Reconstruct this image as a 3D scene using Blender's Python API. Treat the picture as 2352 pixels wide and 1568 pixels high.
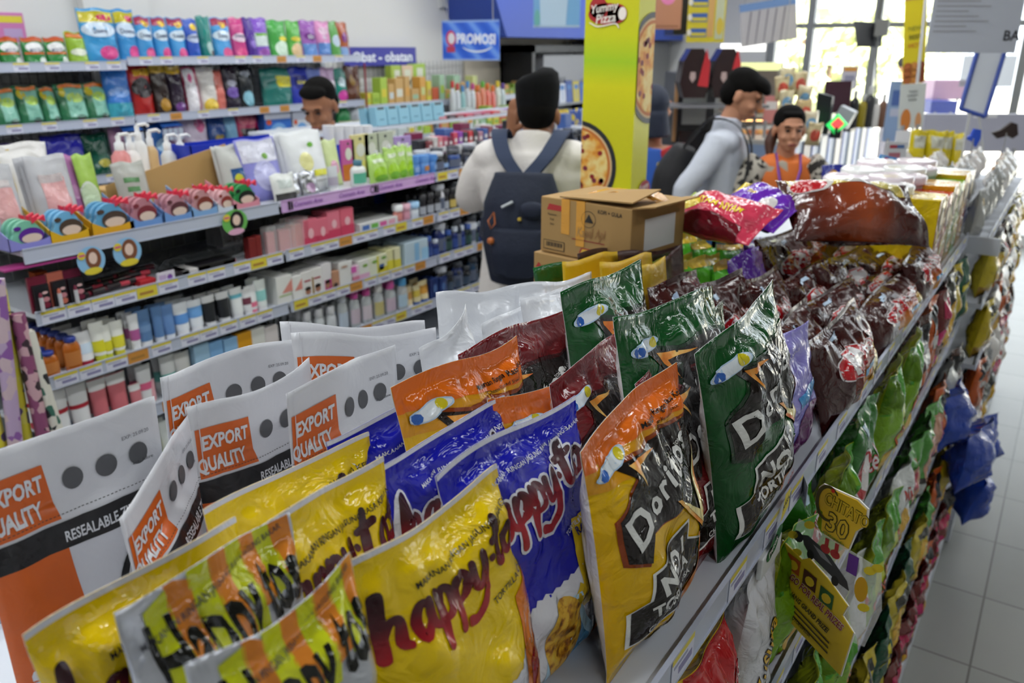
import bpy, bmesh, math, random
import numpy as np
from mathutils import Vector, Matrix
for o in list(bpy.data.objects): bpy.data.objects.remove(o)
SC = bpy.context.scene
COL = SC.collection
# ------------------------------------------------------------------ camera
F_ = 1880.; CX = 1176.; CY = 784.; YH = 112.; VX = 2520.; CH = 1.83
PIT = math.atan((CY-YH)/F_); YAW = math.atan((VX-CX)/(F_/math.cos(PIT)))
cam = bpy.data.cameras.new('camera'); camo = bpy.data.objects.new('camera', cam); COL.objects.link(camo)
camo.location = (0, 0, CH); camo.rotation_euler = (math.pi/2-PIT, 0, YAW)
cam.sensor_width = 36; cam.lens = F_/2352*36; cam.clip_start = .02; cam.clip_end = 200
cam.dof.use_dof = True; cam.dof.focus_distance = 1.02; cam.dof.aperture_fstop = 5.6
SC.camera = camo
cy_ = SC.cycles; cy_.max_bounces = 6; cy_.diffuse_bounces = 3; cy_.glossy_bounces = 3; cy_.transmission_bounces = 3; cy_.transparent_max_bounces = 6; cy_.caustics_reflective = False; cy_.caustics_refractive = False; cy_.use_adaptive_sampling = True; cy_.adaptive_threshold = .05; cy_.adaptive_min_samples = 12
SC.view_settings.view_transform = 'Standard'; SC.view_settings.look = 'None'
SC.view_settings.exposure = 0.5; SC.view_settings.gamma = 1; SC.view_settings.use_curve_mapping = False
# ------------------------------------------------------------------ daylight and store lamps
W = bpy.data.worlds.new('daylight'); SC.world = W; W.use_nodes = True
bg = W.node_tree.nodes['Background']; bg.inputs[0].default_value = (.86, .94, 1, 1); bg.inputs[1].default_value = 2.4
sd = bpy.data.lights.new('sun', 'SUN'); sd.energy = 22; sd.angle = .02; sd.color = (1, .95, .85)
so = bpy.data.objects.new('sun', sd); so.rotation_euler = (math.radians(48), 0, math.radians(18)); COL.objects.link(so)
def area(x, y, z, sx, sy, e, col=(.955, .99, 1), rot=(0, 0, 0)):
    l = bpy.data.lights.new('store_lamp', 'AREA'); l.shape = 'RECTANGLE'; l.size = sx; l.size_y = sy; l.energy = e; l.color = col
    o = bpy.data.objects.new('store_lamp', l); o.location = (x, y, z); o.rotation_euler = rot; COL.objects.link(o); return o
for lx, le in ((.85, 5.5), (-.95, 9.2), (-1.85, 9.2), (-3.4, 11)):
    for ly in (-.4, 1.5, 3.4, 5.3, 7.2):
        area(lx, ly, 2.97, .14, 1.2, le)
# ------------------------------------------------------------------ pixel helper (photograph frame -> points of the place)
_fw = Vector((-math.sin(YAW), math.cos(YAW), 0)); _rt = Vector((math.cos(YAW), math.sin(YAW), 0)); _up = Vector((0, 0, 1))
_F = _fw*math.cos(PIT)-_up*math.sin(PIT); _U = _up*math.cos(PIT)+_fw*math.sin(PIT); _C = Vector((0, 0, CH))
def ray(x, y): return _F+_rt*((x-CX)/F_)-_U*((y-CY)/F_)
def onx(x, y, X): d = ray(x, y); return _C+d*(X/d.x)
def ony(x, y, Y): d = ray(x, y); return _C+d*(Y/d.y)
def onz(x, y, Z): d = ray(x, y); return _C+d*((Z-CH)/d.z)
def at(x, y, z): return _C+ray(x, y)*z
# ------------------------------------------------------------------ materials
def lin(c): return c/12.92 if c <= .04045 else ((c+.055)/1.055)**2.4
def hexc(h):
    h = h.lstrip('#'); return tuple(lin(int(h[i:i+2], 16)/255) for i in (0, 2, 4))+(1,)
MATS = {}
def mat(name, col, rough=.5, metal=0., spec=.5, coat=0., bump=0., bscale=30., trans=0., emit=0., alpha=1., film=0.):
    if name in MATS: return MATS[name]
    m = bpy.data.materials.new(name); m.use_nodes = True; nt = m.node_tree; b = nt.nodes['Principled BSDF']
    b.inputs['Base Color'].default_value = hexc(col); b.inputs['Roughness'].default_value = rough
    b.inputs['Metallic'].default_value = metal; b.inputs['Specular IOR Level'].default_value = spec
    b.inputs['Coat Weight'].default_value = coat; b.inputs['Coat Roughness'].default_value = .06
    b.inputs['Transmission Weight'].default_value = trans; b.inputs['Alpha'].default_value = alpha
    if emit: b.inputs['Emission Color'].default_value = hexc(col); b.inputs['Emission Strength'].default_value = emit
    if bump:
        tc = nt.nodes.new('ShaderNodeTexCoord'); n = nt.nodes.new('ShaderNodeTexNoise'); n.inputs['Scale'].default_value = bscale
        n.inputs['Detail'].default_value = 3; n.inputs['Distortion'].default_value = 1.2
        bp = nt.nodes.new('ShaderNodeBump'); bp.inputs['Strength'].default_value = bump; bp.inputs['Distance'].default_value = .01
        nt.links.new(tc.outputs['Object'], n.inputs['Vector']); h = n.outputs['Fac']
        if film:      # crinkled plastic: sharp ridge lines between flat facets
            mp = nt.nodes.new('ShaderNodeMapping'); mp.inputs['Scale'].default_value = (1, 1, .55)
            nt.links.new(tc.outputs['Object'], mp.inputs['Vector'])
            mx = nt.nodes.new('ShaderNodeVectorMath'); mx.operation = 'MULTIPLY_ADD'; mx.inputs[1].default_value = (.03, .03, .03)
            nt.links.new(n.outputs['Color'], mx.inputs[0]); nt.links.new(mp.outputs[0], mx.inputs[2])
            v = nt.nodes.new('ShaderNodeTexVoronoi'); v.feature = 'F1'; v.inputs['Scale'].default_value = film
            v.inputs['Detail'].default_value = 0
            nt.links.new(mx.outputs[0], v.inputs['Vector'])
            ad = nt.nodes.new('ShaderNodeMath'); ad.operation = 'MULTIPLY_ADD'; ad.inputs[1].default_value = .55
            nt.links.new(v.outputs['Distance'], ad.inputs[0]); nt.links.new(n.outputs['Fac'], ad.inputs[2]); h = ad.outputs[0]
        nt.links.new(h, bp.inputs['Height']); nt.links.new(bp.outputs[0], b.inputs['Normal'])
        if coat: nt.links.new(bp.outputs[0], b.inputs['Coat Normal'])
    MATS[name] = m; return m
def film(col, rough=.13, metal=0.):      # glossy printed plastic film of that colour
    return mat('film_'+col.strip('#')+('m' if metal else ''), col, rough, metal, .35, .25, .6, 24, film=26)
def soft(col): return mat('pouch_film_'+col.strip('#'), col, .36, 0, .45, .1, .25, 24)
def flat(col, rough=.45): return mat('plain_'+col.strip('#')+'_%d' % int(rough*100), col, rough)
def foil(col='#c9ccd2'): return mat('foil_'+col.strip('#'), col, .22, .85, .5, 0, .6, 34, film=40)
def ramp2(name, src, stops, scale=1., rough=.3, kind='noise', detail=4, dist=0., bump=0., film_=0, coat=0., stretch=None):
    """procedural printed texture from the sheet's own flat coordinates or object space"""
    if name in MATS: return MATS[name]
    m = mat(name, '#808080', rough, 0, .5, coat, bump, 22, film=film_); nt = m.node_tree; b = nt.nodes['Principled BSDF']
    tc = nt.nodes.new('ShaderNodeTexCoord'); cr = nt.nodes.new('ShaderNodeValToRGB')
    vec = tc.outputs[src]
    if stretch:
        mp = nt.nodes.new('ShaderNodeMapping'); mp.inputs['Scale'].default_value = stretch; nt.links.new(vec, mp.inputs[0]); vec = mp.outputs[0]
    if kind == 'noise':
        n = nt.nodes.new('ShaderNodeTexNoise'); n.inputs['Scale'].default_value = scale; n.inputs['Detail'].default_value = detail
        n.inputs['Distortion'].default_value = dist; nt.links.new(vec, n.inputs['Vector']); fac = n.outputs['Fac']
    elif kind == 'voronoi':
        n = nt.nodes.new('ShaderNodeTexVoronoi'); n.inputs['Scale'].default_value = scale; nt.links.new(vec, n.inputs['Vector']); fac = n.outputs['Distance']
    elif kind == 'cells':
        n = nt.nodes.new('ShaderNodeTexVoronoi'); n.inputs['Scale'].default_value = scale; nt.links.new(vec, n.inputs['Vector'])
        s = nt.nodes.new('ShaderNodeSeparateColor'); nt.links.new(n.outputs['Color'], s.inputs[0]); fac = s.outputs[0]; cr.color_ramp.interpolation = 'CONSTANT'
    elif kind == 'v':
        s = nt.nodes.new('ShaderNodeSeparateXYZ'); nt.links.new(vec, s.inputs[0]); fac = s.outputs['Y']
    elif kind == 'wave':
        n = nt.nodes.new('ShaderNodeTexWave'); n.inputs['Scale'].default_value = scale; n.inputs['Distortion'].default_value = dist
        n.bands_direction = 'DIAGONAL'; nt.links.new(vec, n.inputs['Vector']); fac = n.outputs['Fac']
    els = cr.color_ramp.elements
    while len(els) < len(stops): els.new(.5)
    for e, (p_, c_) in zip(els, stops): e.position = p_; e.color = hexc(c_)
    nt.links.new(fac, cr.inputs[0]); nt.links.new(cr.outputs[0], b.inputs['Base Color'])
    return m
# ------------------------------------------------------------------ object helpers
def link(name, me, parent=None, loc=None):
    o = bpy.data.objects.new(name, me); COL.objects.link(o)
    if parent is not None: o.parent = parent
    if loc is not None: o.location = loc
    return o
LABELS = {}
def tag(o, label, cat, group=None, kind=None):
    LABELS[label] = LABELS.get(label, 0)+1
    o['label'] = label; o['category'] = cat
    if group: o['group'] = group
    if kind: o['kind'] = kind
    return o
def empty(name, loc=(0, 0, 0), rz=0., M=None):
    o = bpy.data.objects.new(name, None); o.empty_display_size = .05; COL.objects.link(o); o.location = loc; o.rotation_euler = (0, 0, rz)
    if M is not None: o.matrix_world = M
    return o
ORD = ['first', 'second', 'third', 'fourth', 'fifth', 'sixth', 'seventh', 'eighth', 'ninth', 'tenth', 'eleventh', 'twelfth', 'thirteenth', 'fourteenth', 'fifteenth', 'sixteenth', 'seventeenth', 'eighteenth', 'nineteenth', 'twentieth']
class MB:
    def __init__(s): s.v = []; s.f = []; s.m = []; s.sm = []
    def add(s, vs, fs, mi=0, smooth=False):
        b = len(s.v); s.v += [tuple(p) for p in vs]; s.f += [tuple(b+i for i in f) for f in fs]; s.m += [mi]*len(fs); s.sm += [smooth]*len(fs); return s
    def box(s, x0, x1, y0, y1, z0, z1, mi=0, M=None):
        vs = [Vector(p) for p in ((x0, y0, z0), (x1, y0, z0), (x1, y1, z0), (x0, y1, z0), (x0, y0, z1), (x1, y0, z1), (x1, y1, z1), (x0, y1, z1))]
        if M is not None: vs = [M@p for p in vs]
        return s.add(vs, [(3, 2, 1, 0), (4, 5, 6, 7), (0, 1, 5, 4), (1, 2, 6, 5), (2, 3, 7, 6), (3, 0, 4, 7)], mi)
    def rings(s, rs, mi=0, cap=True, smooth=True):
        n = len(rs[0]); b = [p for r in rs for p in r]; fs = []
        for k in range(len(rs)-1):
            for i in range(n): j = (i+1) % n; fs.append((k*n+i, k*n+j, (k+1)*n+j, (k+1)*n+i))
        s.add(b, fs, mi, smooth)
        if cap:
            s.add(rs[0], [tuple(range(n-1, -1, -1))], mi); s.add(rs[-1], [tuple(range(n))], mi)
        return s
    def lathe(s, prof, mi=0, n=14, c=(0, 0), sx=1., sy=1., cap=True):   # prof: (r, z)
        rs = [[(c[0]+r*sx*math.cos(2*math.pi*i/n), c[1]+r*sy*math.sin(2*math.pi*i/n), z) for i in range(n)] for r, z in prof]
        return s.rings(rs, mi, cap)
    def tube(s, pts, r, mi=0, n=8):
        pts = [Vector(p) for p in pts]; rs = []
        for i, p in enumerate(pts):
            d = (pts[min(i+1, len(pts)-1)]-pts[max(i-1, 0)]).normalized(); a = d.orthogonal().normalized() if abs(d.z) > .9 else Vector((0, 0, 1)).cross(d).normalized()
            c = d.cross(a); rr = r[i] if isinstance(r, (list, tuple)) else r
            rs.append([p+a*rr*math.cos(2*math.pi*k/n)+c*rr*math.sin(2*math.pi*k/n) for k in range(n)])
        return s.rings(rs, mi)
    def poly(s, pts, thick_vec, mi=0):       # extruded outline (pts 3-D, planar)
        n = len(pts); t = Vector(thick_vec); a = [Vector(p) for p in pts]; b = [p+t for p in a]
        return s.add(a+b, [tuple(range(n-1, -1, -1)), tuple(range(n, 2*n))]+[(i, (i+1) % n, n+(i+1) % n, n+i) for i in range(n)], mi)
    def build(s, name, mats, parent=None, M=None, bevel=0.):
        me = bpy.data.meshes.new(name); me.from_pydata(s.v, [], s.f)
        if not isinstance(mats, (list, tuple)): mats = [mats]
        for m in mats: me.materials.append(m)
        me.polygons.foreach_set('material_index', s.m); me.polygons.foreach_set('use_smooth', s.sm); me.update()
        o = link(name, me, parent)
        if M is not None: o.matrix_world = M
        if bevel:
            md = o.modifiers.new('bevel', 'BEVEL'); md.width = bevel; md.segments = 2; md.limit_method = 'ANGLE'
        return o
def frame(origin, e1, e3=Vector((0, 0, 1))):     # X along e1, Z along e3, front = -Y
    e3 = e3.normalized(); e1 = (e1-e3*e1.dot(e3)).normalized(); e2 = e3.cross(e1)
    M = Matrix.Identity(4)
    for i in range(3): M[i][0] = e1[i]; M[i][1] = e2[i]; M[i][2] = e3[i]; M[i][3] = origin[i]
    return M
# ------------------------------------------------------------------ flat artwork (polygons, brush strokes, text) cut on a bag's own grid
_tc = {}
def text_polys(body, size, bold=0., shear=0., sx=1., align='CENTER'):
    key = (body, round(bold, 4), shear)
    if key not in _tc:
        cu = bpy.data.curves.new('t', 'FONT'); cu.body = body; cu.size = 1; cu.offset = bold; cu.shear = shear; cu.resolution_u = 2
        cu.align_x = 'LEFT'; o = bpy.data.objects.new('t', cu); COL.objects.link(o)
        dg = bpy.context.evaluated_depsgraph_get(); me = o.evaluated_get(dg).to_mesh()
        v = np.array([(p.co.x, p.co.y) for p in me.vertices]) if len(me.vertices) else np.zeros((0, 2)); f = [tuple(p.vertices) for p in me.polygons]
        o.evaluated_get(dg).to_mesh_clear(); bpy.data.objects.remove(o); bpy.data.curves.remove(cu)
        _tc[key] = (v, f)
    v, f = _tc[key]
    if not len(v): return v, f
    v = v*size; v[:, 0] *= sx
    w = v[:, 0].max()-v[:, 0].min()
    v = v-np.array([v[:, 0].min()+(w/2 if align == 'CENTER' else 0), 0]); return v, f
class Art:
    """list of layers in flat sheet coordinates (metres): verts2d, faces, material, level"""
    def __init__(s): s.L = []
    def raw(s, v, f, m, lv): s.L.append((np.array(v, float), f, m, lv)); return s
    def poly(s, pts, m, lv=1): return s.raw(pts, [tuple(range(len(pts)))], m, lv)
    def rect(s, x0, y0, x1, y1, m, lv=1): return s.poly([(x0, y0), (x1, y0), (x1, y1), (x0, y1)], m, lv)
    def ell(s, x, y, rx, ry, m, lv=1, n=28, a=0.):
        c, d = math.cos(a), math.sin(a)
        return s.poly([(x+rx*math.cos(t)*c-ry*math.sin(t)*d, y+rx*math.cos(t)*d+ry*math.sin(t)*c) for t in [2*math.pi*i/n for i in range(n)]], m, lv)
    def arc(s, x, y, rx, ry, a0, a1, w0, w1, m, lv=1, n=26):
        v = []
        for i in range(n+1):
            t = a0+(a1-a0)*i/n; k = max(0., math.sin(math.pi*i/n))**.7; w = w0+(w1-w0)*k
            v += [(x+(rx-w/2)*math.cos(t), y+(ry-w/2)*math.sin(t)), (x+(rx+w/2)*math.cos(t), y+(ry+w/2)*math.sin(t))]
        return s.raw(v, [(2*i, 2*i+1, 2*i+3, 2*i+2) for i in range(n)], m, lv)
    def text(s, body, x, y, size, m, lv=2, rot=0., bold=0., shear=0., sx=1., align='CENTER', warp=None):
        v, f = text_polys(body, size, bold, shear, sx, align)
        if not len(v): return s
        if warp: v = np.array([warp(a, b) for a, b in v])
        c, d = math.cos(rot), math.sin(rot); v = v@np.array([[c, d], [-d, c]])+np.array([x, y]); return s.raw(v, f, m, lv)
    def stroke(s, pts, w, m, lv=2, sub=6):    # brush line through pts with width(s)
        P = catmull(pts, sub); n = len(P); ws = np.interp(np.linspace(0, 1, n), np.linspace(0, 1, len(w)), w) if isinstance(w, (list, tuple)) else np.full(n, w)
        T = np.gradient(P, axis=0); T /= np.maximum(np.linalg.norm(T, axis=1, keepdims=True), 1e-9); N = np.stack([-T[:, 1], T[:, 0]], 1)
        A = P+N*ws[:, None]/2; B = P-N*ws[:, None]/2; v = []
        for i in range(n): v += [A[i], B[i]]
        s.raw(v, [(2*i, 2*i+1, 2*i+3, 2*i+2) for i in range(n-1)], m, lv)
        for k in (0, -1): s.ell(P[k][0], P[k][1], ws[k]/2, ws[k]/2, m, lv, 10)
        return s
    def jag(s, x0, y0, x1, y1, y2, y3, n, amp, m, lv=1):  # band whose upper edge (y1 at x0 .. y3 at x1) is zigzag, lower y0..y2
        top = [(x0+(x1-x0)*i/n, y1+(y3-y1)*i/n+(amp if i % 2 else 0)) for i in range(n+1)]
        v = []; 
        for i, (a, b) in enumerate(top): v += [(a, b), (a, y0+(y2-y0)*i/n)]
        return s.raw(v, [(2*i+1, 2*i+3, 2*i+2, 2*i) for i in range(n)], m, lv)
def catmull(pts, sub):
    P = [np.array(p, float) for p in pts]
    if len(P) < 3: return np.array([P[0]+(P[-1]-P[0])*t for t in np.linspace(0, 1, sub+1)])
    Q = [2*P[0]-P[1]]+P+[2*P[-1]-P[-2]]; out = []
    for i in range(1, len(Q)-2):
        for t in np.linspace(0, 1, sub, endpoint=False):
            a, b, c, d = Q[i-1:i+3]; out.append(.5*((2*b)+(c-a)*t+(2*a-5*b+4*c-d)*t*t+(3*b-a-3*c+d)*t**3))
    out.append(P[-1]); return np.array(out)
_cut = {}
def cut_art(key, art, w0, h0, us, vs):
    """cut the flat artwork along the sheet's grid lines; returns u,v verts, faces, mats, levels"""
    k = (key, len(us), len(vs))
    if k in _cut: return _cut[k]
    bm = bmesh.new(); mats = []; lay = bm.faces.layers.int.new('lv')
    for v, f, m, lv in art.L:
        if m not in mats: mats.append(m)
        mi = mats.index(m); vv = [bm.verts.new((a/w0+.5, b/h0, 0)) for a, b in v]
        for q in f:
            try: fc = bm.faces.new([vv[i] for i in q]); fc.material_index = mi; fc[lay] = lv
            except ValueError: pass
    for f in bm.faces:
        if f.normal.z < 0 or (f.normal_update() or f.normal.z < 0): f.normal_flip()
    bmesh.ops.triangulate(bm, faces=[f for f in bm.faces if len(f.verts) > 4])
    eps = 1e-5
    for ax, lines in ((0, us), (1, vs)):
        for i, c in enumerate(lines):
            no = (1, 0, 0) if ax == 0 else (0, 1, 0); co = (c, 0, 0) if ax == 0 else (0, c, 0)
            end = i in (0, len(lines)-1)
            if end: no = tuple(-q for q in no) if i == 0 else no
            g = [f for f in bm.faces if end or (min(q.co[ax] for q in f.verts) < c-eps and max(q.co[ax] for q in f.verts) > c+eps)]
            if not g: continue
            geo = set(g)
            for f in g: geo.update(f.edges); geo.update(f.verts)
            bmesh.ops.bisect_plane(bm, geom=list(geo), plane_co=co, plane_no=no, dist=1e-6, clear_outer=end)
    bm.verts.index_update()
    V = np.array([(q.co.x, q.co.y) for q in bm.verts]) if len(bm.verts) else np.zeros((0, 2))
    Fc = [tuple(q.index for q in f.verts) for f in bm.faces]; mi = [f.material_index for f in bm.faces]; lv = [f[lay] for f in bm.faces]
    vl = np.zeros(len(V))
    for f, l in zip(Fc, lv):
        for q in f: vl[q] = l
    bm.free(); _cut[k] = (V, Fc, mi, vl, mats); return _cut[k]
# ------------------------------------------------------------------ bag surface
def snoise(u, v, seed, fr, n=5):
    r = np.random.RandomState(seed); out = 0
    for _ in range(n):
        a = r.uniform(0, math.tau); k = fr*r.uniform(.6, 1.5); out = out+np.sin((u*math.cos(a)+v*math.sin(a))*k+r.uniform(0, 6.28))
    return out/n**.5
class Bag:
    def __init__(s, w, h, t=.06, seed=0, skew=0., flop=0., wav=.008, cr=1., belly=.42, style='pillow', lean=0., top=.06, pinch=.05, twist=0.):
        s.__dict__.update(locals())
    def S(s, u, v, side=1.):
        """u,v in 0..1 -> local point (x, y(front is -), z)"""
        w, h, t, sd = s.w, s.h, s.t, s.seed; v = np.clip(v, 1e-4, 1.01); x = (u-.5)*w; y = v*h; uc = 2*u-1
        if s.style == 'pillow':
            a = np.clip((v-.035)/(1-s.top-.035), 0, 1); g = np.sin(math.pi*a**(math.log(.5)/math.log(s.belly)))
            g = np.clip(g, 0, 1)**.62
        elif s.style == 'pouch':      # flat bottom pouch: full low down, thin at the top
            a = np.clip(v/(1-s.top), 0, 1); g = np.clip(1-a**2.2, 0, 1)**.7*(.55+.45*np.clip(v/.12, 0, 1))
        else: g = np.ones_like(v)*.5*np.clip((1-v)/.15, .08, 1)
        e = np.clip(1-np.abs(uc)**2.4, 0, 1)**.62
        T = s.t/2*g*e
        seal_t = np.exp(-np.clip(1-s.top-v, 0, 1)*h/.045); seal_b = np.exp(-np.clip(v-.035, 0, 1)*h/.03)
        rr = np.random.RandomState(sd+7); k1, k2 = rr.uniform(60, 110, 2); p1, p2 = rr.uniform(0, 6, 2)
        mid = (T > 0)*np.clip(g*3, 0, 1)
        fold = (np.abs(np.sin(x*k1+p1+v*3*np.sin(p2)))**.7*2-1)*.0035*seal_t+np.sin(x*k2+p2)*.002*seal_b
        # fan of creases running down from the top corners
        for cxn, sg in ((-.5, 1), (.5, -1)):
            dx = (u-.5-cxn)*w; dy = (1-v)*h+.004; ang = np.arctan2(sg*dx, dy); d = np.hypot(dx, dy)
            fold = fold+.0035*np.sin(ang*11+p1*sg)*np.exp(-d/.07)*np.clip(d/.02, 0, 1)
        crum = .0042*snoise(x, y, sd, 48)+.0022*snoise(x, y, sd+3, 120)
        rid = 1-np.abs(snoise(x, y*.7, sd+11, 60, 3)); crum = crum+.003*np.clip(rid, 0, 1)**3
        T = T+(fold+crum*(.25+.75*e))*mid*s.cr*np.clip(e*2, 0, 1)
        sheet = s.wav*np.sin(uc*2.1+p1)*(.25+.75*v**2)+s.wav*.45*np.sin(uc*5.+p2)*v**3+s.flop*v**2.2*h
        yy = -side*T-sheet
        xx = x*(1-s.pinch*g)
        zz = y+s.skew*(u-.5)*v**2+.004*np.sin(uc*4+p2)*v**3-abs(s.flop)*.25*v**2*h*0
        if s.twist:
            c, d = np.cos(s.twist*v), np.sin(s.twist*v); xx, yy = xx*c-yy*d, xx*d+yy*c
        return np.stack([xx, yy, zz], -1)
    def N(s, u, v, side=1.):
        e = 1e-3; du = s.S(u+e, v, side)-s.S(u-e, v, side); dv = s.S(u, v+e, side)-s.S(u, v-e, side)
        n = np.cross(du, dv)*side; l = np.linalg.norm(n, axis=-1, keepdims=True); return n/np.maximum(l, 1e-12)
def grid_lines(nx, ny): return list(np.linspace(0, 1, nx+1)), list(np.linspace(0, 1, ny+1)**.93)
def mesh_np(name, V, Fc, mi, mats, uv=None, N=None, smooth=True):
    me = bpy.data.meshes.new(name); me.from_pydata([tuple(p) for p in V], [], Fc)
    for m in mats: me.materials.append(m)
    if len(Fc):
        me.polygons.foreach_set('material_index', mi); me.polygons.foreach_set('use_smooth', [smooth]*len(Fc))
        if uv is not None:
            ul = me.uv_layers.new(name='flat'); li = np.zeros(len(me.loops), int); me.loops.foreach_get('vertex_index', li)
            ul.data.foreach_set('uv', np.asarray(uv, float)[li].ravel())
    me.update()
    if N is not None and len(Fc): me.normals_split_custom_set_from_vertices([tuple(n) for n in N])
    return me
def bag(name, M, B, mats, design=None, nx=24, ny=30, bands=None, edge=None):
    """one sealed bag; mats[0] front/body, mats[1] back; design = (key, Art, w0, h0)"""
    us, vs = grid_lines(nx, ny); U, Vv = np.meshgrid(us, vs); n1 = nx+1
    Ff = B.S(U, Vv, 1).reshape(-1, 3); Bb = B.S(U, Vv, -1).reshape(-1, 3)+np.array([0, .0006, 0])
    V = np.concatenate([Ff, Bb]); off = len(Ff); fs = []; mi = []
    for j in range(ny):
        for i in range(nx):
            a = j*n1+i; q = (a, a+1, a+1+n1, a+n1); k = 0
            if bands:
                vm = (vs[j]+vs[j+1])/2
                for b0, b1, bm_ in bands:
                    if b0 <= vm < b1: k = bm_
            fs.append(q); mi.append(k)
            fs.append((off+q[0], off+q[3], off+q[2], off+q[1])); mi.append(k if (k and bands) else (1 if len(mats) > 1 else 0))
    rim = [i for i in range(n1)]+[j*n1+nx for j in range(1, ny+1)]+[ny*n1+i for i in range(nx-1, -1, -1)]+[j*n1 for j in range(ny-1, 0, -1)]
    for a, b in zip(rim, rim[1:]+rim[:1]): fs.append((b, a, off+a, off+b)); mi.append(1 if len(mats) > 1 else 0)
    uv = np.stack([U.ravel(), Vv.ravel()], 1); uv = np.concatenate([uv, uv])
    o = link(name, mesh_np(name, V, fs, mi, mats, uv)); o.matrix_world = M
    if design:
        key, art, w0, h0 = design; V2, F2, m2, vl, ms = cut_art(key, art, w0, h0, us, vs)
        if len(V2):
            P = B.S(V2[:, 0], V2[:, 1], 1); Nn = B.N(V2[:, 0], V2[:, 1], 1); P = P+Nn*(.0005+.00035*vl)[:, None]
            link('printed_artwork', mesh_np('printed_artwork', P, F2, m2, ms, V2, Nn), o)
    return o
def place_top(tl, tr, X, zb, back=.03, wmul=1., dz=0., X2=None, dy=0.):
    """bag standing on a deck at height zb whose top edge runs between two photograph points on the plane x=X"""
    A = onx(*tl, X); Bp = onx(*tr, X if X2 is None else X2); T = (A+Bp)/2; T.z += dz; wv = Bp-A; sk = wv.z; wv.z = 0; w = wv.length*wmul
    Bo = Vector((T.x+back, T.y+dy, zb)); e3 = T-Bo; M = frame(Bo, wv, e3); return M, w, e3.length, sk
# ================================================================== the room
def tile_mat():
    m = mat('floor_tile', '#b9bab6', .28, 0, .5); nt = m.node_tree; b = nt.nodes['Principled BSDF']
    tc = nt.nodes.new('ShaderNodeTexCoord'); mp = nt.nodes.new('ShaderNodeMapping'); mp.inputs['Location'].default_value = (.38, -.057, 0)
    br = nt.nodes.new('ShaderNodeTexBrick'); br.offset = 0; br.inputs['Scale'].default_value = 1; br.inputs['Brick Width'].default_value = .413; br.inputs['Row Height'].default_value = .413
    br.inputs['Mortar Size'].default_value = .0035; br.inputs['Mortar Smooth'].default_value = .1
    br.inputs['Color1'].default_value = hexc('#a6a7a2'); br.inputs['Color2'].default_value = hexc('#a0a19c'); br.inputs['Mortar'].default_value = hexc('#6d6c66')
    n = nt.nodes.new('ShaderNodeTexNoise'); n.inputs['Scale'].default_value = 5; mx = nt.nodes.new('ShaderNodeMix'); mx.data_type = 'RGBA'; mx.blend_type = 'MULTIPLY'
    cr = nt.nodes.new('ShaderNodeValToRGB'); cr.color_ramp.elements[0].color = (.86, .86, .86, 1)
    nt.links.new(tc.outputs['Object'], mp.inputs[0]); nt.links.new(mp.outputs[0], br.inputs['Vector']); nt.links.new(tc.outputs['Object'], n.inputs['Vector'])
    nt.links.new(n.outputs['Fac'], cr.inputs[0]); mx.inputs['Factor'].default_value = 1
    nt.links.new(br.outputs['Color'], mx.inputs[6]); nt.links.new(cr.outputs[0], mx.inputs[7]); nt.links.new(mx.outputs[2], b.inputs['Base Color']); return m
def struct(name, mb, m, **k):
    o = mb.build(name, m, **k); o['kind'] = 'structure'; return o
WHITE = mat('wall_paint', '#dddcda', .7, bump=.03, bscale=60); CEIL = mat('ceiling_paint', '#a8a8a8', .8); STEEL = mat('window_frame_metal', '#8f9190', .4, .3)
BLUE = mat('fascia_blue', '#2f4fb0', .45); POWD = mat('powder_coated_shelf', '#c9cdd6', .38, bump=.02, bscale=200); POWD2 = mat('powder_coated_dark', '#83878c', .5)
RAIL = mat('price_rail_plastic', '#b9bfd0', .28, coat=.2); BLACK = flat('#15161a', .35); WHT = flat('#e8e8ea', .45); DARK = flat('#2a2a2e', .5)
CLEAR = mat('clear_plastic', '#ffffff', .06, alpha=.22, spec=.8); GLASS = mat('window_glass', '#ffffff', .02, alpha=.05)
XW, YB = -4.42, 9.3
struct('floor', MB().box(-4.6, 3.2, -2.6, 9.4, -.1, 0), tile_mat())
struct('ceiling', MB().box(-4.6, 3.2, -2.6, 9.5, 3.0, 3.1), CEIL)
struct('wall_left', MB().box(-4.6, XW, -2.6, 9.4, 0, 3.0), WHITE)
struct('wall_right', MB().box(3.0, 3.2, -2.6, 9.4, 0, 3.0), WHITE)
struct('wall_rear', MB().box(-4.6, 3.2, -2.7, -2.6, 0, 3.0), WHITE)
q = onx(185, 60, XW); q2 = onx(335, 60, XW)
struct('trim_1', MB().box(XW, XW+.06, q.y, q2.y, 0, 3.0), WHITE)     # shallow pilaster on the white wall
# window wall at the far end: posts, transom, panes
struct('wall_back', MB().box(-4.42, -2.95, YB, YB+.15, 0, 3.0).box(-2.95, 3.0, YB, YB+.15, 2.85, 3.0).box(-2.95, 3.0, YB, YB+.15, 0, .12), WHITE)
mb = MB()
xs = [ony(px, 60, YB).x for px in (1862, 2014)]; xs = [-2.9, xs[0], xs[1], -.55, .5, 1.6, 2.7]
for x in xs: mb.box(x-.035, x+.035, YB-.02, YB+.08, .1, 2.9)
zt = ony(1950, 58, YB).z; mb.box(-2.95, 3.0, YB-.01, YB+.06, zt-.025, zt+.025)
struct('window_1', mb, STEEL)
gl = MB(); gl.box(-2.95, 3.0, YB+.02, YB+.03, .12, 2.85); o = gl.build('glass_pane', GLASS, bpy.data.objects['window_1'])
mb = MB(); mb.box(xs[1]+.08, xs[1]+.13, YB-.05, YB, 1.3, 1.45)
for (px, py, s) in ((1348, 0, 0),): pass
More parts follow.
